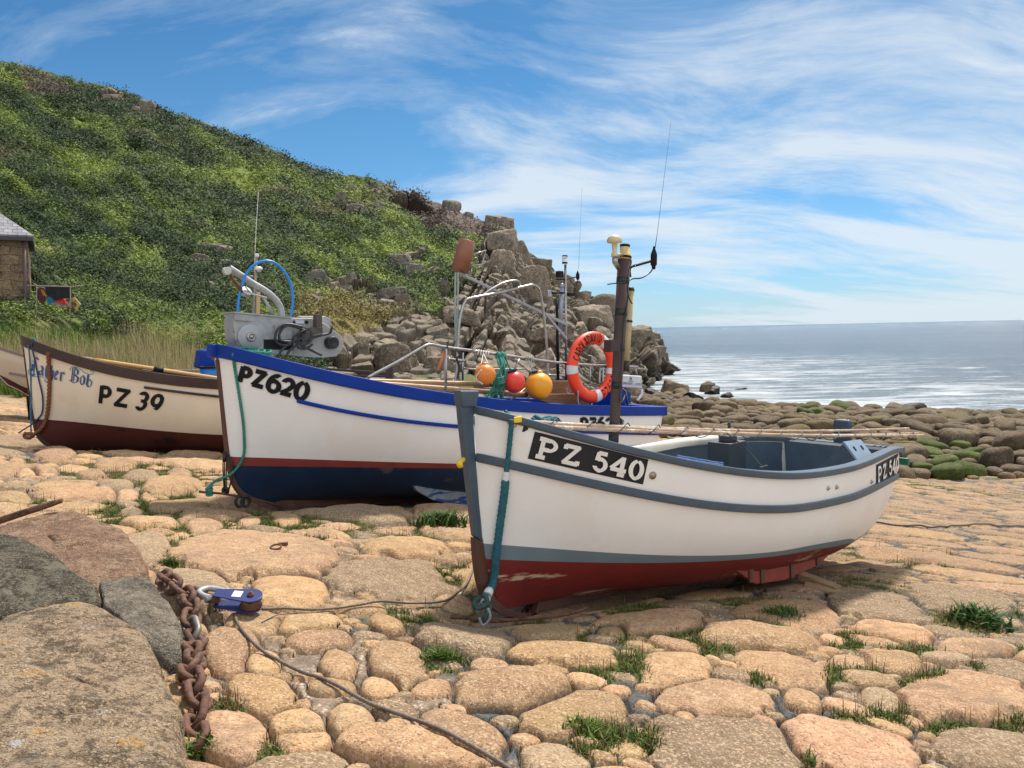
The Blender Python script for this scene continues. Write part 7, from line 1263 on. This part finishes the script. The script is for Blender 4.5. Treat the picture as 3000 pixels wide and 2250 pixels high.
sl_ = mat('slate_roof', (.20, .20, .22), (.32, .31, .33), 3, .6, bump=.1, sc3=(1, 1, 1)); t = sl_.node_tree; b = t.nodes['Principled BSDF']; lk = b.inputs['Base Color'].links[0].from_socket; tcn = N(t, 'ShaderNodeTexCoord'); br_ = N(t, 'ShaderNodeTexBrick'); L(t, tcn.outputs['Object'], br_.inputs[0]); br_.inputs['Scale'].default_value = 1; br_.inputs['Brick Width'].default_value = .3; br_.inputs['Row Height'].default_value = .17; br_.inputs['Mortar Size'].default_value = .012; br_.inputs['Color1'].default_value = (1.15, 1.15, 1.15, 1); br_.inputs['Color2'].default_value = (.8, .8, .82, 1); br_.inputs['Mortar'].default_value = (.3, .3, .3, 1); L(t, mixc(t, 1.0, lk, br_.outputs[0], 'MULTIPLY'), b.inputs['Base Color'])
e0 = np.array([xr+.22, HD-.3, zt+.12]); e1 = e0+np.array([-8, 0, 0]); k0 = np.array([xr-2.3, HD+2.5, zt+2.35]); k1 = k0+np.array([-5.5, 0, 0]); e2 = e0+np.array([0, 5.6, 0]); mb = MB(); mb.add([e0, e1, k1, k0, e2, e1+np.array([0, 5.6, 0])], [(0, 1, 2, 3), (0, 3, 4), (4, 3, 2, 5)]); o = mb.build('roof', sl_, TH2); sm_ = o.modifiers.new('s', 'SOLIDIFY'); sm_.thickness = .08
mb = MB(); mb.box((xr-3.9, HD-.26, zt-.02), ((1, 0, 0), (0, 1, 0), (0, 0, 1)), (4.1, .06, .07)); mb.build('gutter', mat('dark_gutter', (.035, .03, .035), rough=.5), TH2)
mb = MB(); mb.tube([(hp(70, 700)[0], HD-.12, zt-.05), (hp(72, 800)[0], HD-.12, zt-1.8), (hp(77, 960)[0], HD-.12, zb_-.3)], .055, 10); mb.build('downpipe', mat('brown_downpipe', (.10, .06, .065), rough=.5), TH2)
for (x0, x1, y0, y1) in ((-70, 8, 695, 798), (-70, 12, 884, 1000)):
    a_, c_ = hp(x0, y0, HD-.03), hp(x1, y1, HD-.03); f_ = MB(); f_.box((a_+c_)/2, ((1, 0, 0), (0, 1, 0), (0, 0, 1)), (abs(c_[0]-a_[0])/2, .05, abs(a_[2]-c_[2])/2)); wn_ = f_.build('window', mat('grey_surround', (.22, .22, .23), rough=.7), TH2)
    f_ = MB(); f_.box((a_+c_)/2+np.array([-.06, -.05, 0]), ((1, 0, 0), (0, 1, 0), (0, 0, 1)), (abs(c_[0]-a_[0])/2-.12, .03, abs(a_[2]-c_[2])/2-.10)); f_.build('frame', MATS['white_gloss'], wn_); f_ = MB(); [f_.box((a_+c_)/2+np.array([-.06-.3+.6*i, -.075, .28-.56*j]), ((1, 0, 0), (0, 1, 0), (0, 0, 1)), (.26, .02, .24)) for i in (0, 1) for j in (0, 1)]; f_.build('pane', mat('dark_glass', (.03, .04, .05), rough=.1), wn_)
TH2.rotation_euler = (0, 0, math.radians(31))
RD_ = 26.0; TR_ = thing('drying_rack', P(165, 940, RD_), 'washing hung on poles beside the cottage, dark cloth with blue and red garments', 'drying rack'); rp_ = lambda a, b, o_=0: P(a/1746*400, 580+b/1659*380, RD_+o_)
mb = MB(); mb.tube([rp_(430, 1100), rp_(580, 1160)], .018, 8); mb.tube([rp_(905, 1140), rp_(1060, 1120)], .02, 8); mb.tube([rp_(350, 1120), rp_(900, 1135)], .02, 8); mb.tube([rp_(470, 1120), rp_(470, 1600)], .016, 8); mb.tube([rp_(900, 1130), rp_(900, 1600)], .016, 8); mb.build('pole', mat('weathered_pole', (.25, .23, .2), rough=.8), TR_)
def cloth(pts, c, nm, o_, c2=None):
    q = [rp_(a, b, o_) for a, b in pts]; mb = MB(); mb.prism(q, (0, .05, 0)); ob = mb.build(nm, mat(nm+'_cloth', c, c2 or tuple(v*.6 for v in c), 5, .9, lo=.45, hi=.55), TR_)
cloth([(580, 1125), (905, 1125), (905, 1270), (700, 1300), (585, 1230)], (.012, .012, .016), 'tarpaulin', 0); cloth([(445, 1150), (570, 1160), (575, 1300), (540, 1360), (500, 1330), (460, 1220)], (.07, .018, .018), 'maroon_net', .02); cloth([(600, 1235), (695, 1235), (690, 1350), (600, 1350)], (.01, .15, .28), 'blue_jacket', .04); cloth([(700, 1270), (790, 1260), (865, 1360), (700, 1335)], (.55, .03, .03), 'red_jacket', .06); cloth([(865, 1260), (950, 1270), (1030, 1360), (980, 1450), (900, 1450)], (.07, .05, .025), 'spotted_net', .08, (.40, .30, .10)); cloth([(520, 1170), (560, 1175), (575, 1260), (550, 1250)], (.45, .14, .03), 'orange_strap', .0); cloth([(700, 1340), (870, 1350), (868, 1400), (740, 1400)], (.30, .25, .22), 'fish_box', .1)
# ================================================================ PLANTS
def blades(base, h, wdt, lean, tone, seed, nseg=3):
    rg_ = np.random.default_rng(seed); n = len(base); a = rg_.uniform(0, 2*math.pi, n); dr = np.stack([np.cos(a), np.sin(a), 0*a], 1); pr_ = np.stack([-np.sin(a+rg_.normal(0, .6, n)), np.cos(a), 0*a], 1); V = []
    for k in range(nseg+1):
        t_ = k/nseg; c = base+np.array([0, 0, 1.])*(h*t_*(1-.25*t_*lean))[:, None]+dr*(lean*h*t_**2)[:, None]; w_ = (wdt*(1-t_)**.7+.0005)[:, None]; V += [c-pr_*w_, c+pr_*w_]
    V = np.stack(V, 1).reshape(-1, 3); b_ = (np.arange(n)*(2*nseg+2))[:, None]; Fs = np.concatenate([b_+np.array([2*k, 2*k+1, 2*k+3, 2*k+2]) for k in range(nseg)], 0); return V, Fs, np.repeat(tone, 2*nseg+2, 0)
M_GRASS = att_mat('grass_blades', rough=.7, noise_scale=3, var=.15)
r3 = np.random.default_rng(15)
def scatter_bank(n, ylo, yhi, xlo=-300, xhi=760):
    y = r3.uniform(ylo, yhi, n); px_ = r3.uniform(xlo, xhi, n); x = (px_-1500)/F*y; ok = y > 16.9-.12*x+0*y; x, y = x[ok], y[ok]; return np.stack([x, y, G(x, y)-.15], 1)
b_ = scatter_bank(34000, 17, 27); nzv = fbm(b_*.5, 3, 7); tg = np.where(nzv[:, None] > .0, np.array([[.12, .19, .035]]), np.array([[.19, .25, .05]]))*r3.uniform(.6, 1.4, (len(b_), 1)); A1 = blades(b_, r3.uniform(.45, .9, len(b_))*(1+.4*nzv), np.full(len(b_), .012), r3.uniform(.1, .7, len(b_)), tg, 1)
b2_ = scatter_bank(13000, 19.5, 27); k_ = fbm(b2_*.35, 3, 8) > -.08; b2_ = b2_[k_]; A2 = blades(b2_, r3.uniform(.75, 1.35, len(b2_)), np.full(len(b2_), .009), r3.uniform(.0, .25, len(b2_)), np.array([[.46, .36, .20]])*r3.uniform(.6, 1.3, (len(b2_), 1)), 2)
o = npmesh('reeds', np.concatenate([A1[0], A2[0]]), np.concatenate([A1[1], A2[1]+len(A1[0])]), M_GRASS, smooth=False, attrs={'tone': np.concatenate([A1[2], A2[2]])}); tag(o, 'long green grass and dry reeds on the bank behind the PZ 39 boat', 'grass', kind='stuff')
# tufts in the joints of the slipway
mm = ((MOSS > .55) & (SM < .25) & (YY < 17) & (np.abs(UU) < .8)).ravel(); idx = np.where(mm)[0]; wgt = (YY.ravel()[idx]**.6)*np.clip(MOSS.ravel()[idx]-.4, 0, 1); pk = r3.choice(idx, 9500, p=wgt/wgt.sum()); cb = V_s = np.stack([XX.ravel()[pk], YY.ravel()[pk], SLIPZ.ravel()[pk]], 1)
cn = fbm(cb*1.2, 3, 12); per = 11; bb = np.repeat(cb, per, 0)+r3.normal(0, .02, (len(cb)*per, 3))*np.array([1, 1, 0]); bb[:, 2] -= .004; cnr = np.repeat(cn, per); tg = np.where(cnr[:, None] > .05, np.array([[.075, .115, .020]]), np.array([[.13, .12, .035]]))*r3.uniform(.6, 1.6, (len(bb), 1)); tg[r3.random(len(bb)) < .16] = (.20, .12, .06)
hh_ = r3.uniform(.006, .024, len(bb))*(1+.7*(cnr > .1)); A3 = blades(bb, hh_, np.full(len(bb), .0022), r3.uniform(.2, 1.1, len(bb)), tg, 3, 2)
sp = r3.choice(idx, 2200, p=wgt/wgt.sum()); sb = np.stack([XX.ravel()[sp], YY.ravel()[sp], SLIPZ.ravel()[sp]], 1); A4 = blades(sb, r3.uniform(.05, .10, len(sb)), np.full(len(sb), .0018), r3.uniform(0, .2, len(sb)), np.tile([[.17, .10, .055]], (len(sb), 1)), 4, 2)
o = npmesh('grass_tufts', np.concatenate([A3[0], A4[0]]), np.concatenate([A3[1], A4[1]+len(A3[0])]), M_GRASS, smooth=False, attrs={'tone': np.concatenate([A3[2], A4[2]])}); tag(o, 'short grass and moss growing in the joints between the slipway stones', 'grass', kind='stuff')
def plant(px_, py_, wpx, hgt, n, lb, tone, sd_, wide=.012):
    g = gray(px_, py_); R_ = wpx/F*g[1]; rg_ = np.random.default_rng(sd_); c = np.stack([g[0]+rg_.normal(0, R_*.45, n), g[1]+rg_.normal(0, R_*.35, n), 0*rg_.random(n)], 1); c[:, 2] = slip_z(c[:, 0], c[:, 1])-.005
    A_ = blades(c, rg_.uniform(.4, 1, n)*hgt, np.full(n, wide)*rg_.uniform(.5, 1.2, n), rg_.uniform(.3, 1.2, n), np.array([tone])*rg_.uniform(.55, 1.5, (n, 1)), sd_, 4); o = npmesh('plant', A_[0], A_[1], M_GRASS, smooth=True, attrs={'tone': A_[2]}, origin=(g[0], g[1], float(slip_z(g[0], g[1])))); tag(o, lb, 'plant')
plant(1295, 1560, 75, .15, 460, 'dense green weed clump on the stones between the PZ620 and PZ 540 bows', (.055, .10, .022), 1); plant(2860, 1838, 80, .13, 260, 'broad-leaved green plant growing on the slipway at the right', (.05, .095, .022), 2, .016); plant(1735, 2170, 60, .045, 620, 'bright green grass clump between stones at the bottom centre', (.095, .14, .022), 3, .005); plant(560, 2225, 60, .04, 420, 'mossy green clump beside the chain at the bottom', (.09, .13, .022), 4, .005); plant(2290, 1815, 60, .055, 300, 'grass clump in the joint below the stern of the PZ 540 boat', (.08, .11, .03), 5, .005); plant(500, 1670, 22, .07, 160, 'small green tuft at the corner of the huge flat slab', (.075, .12, .02), 6, .005); plant(1300, 1955, 45, .06, 260, 'green tuft below the large round stone in the centre', (.08, .12, .02), 7, .005)
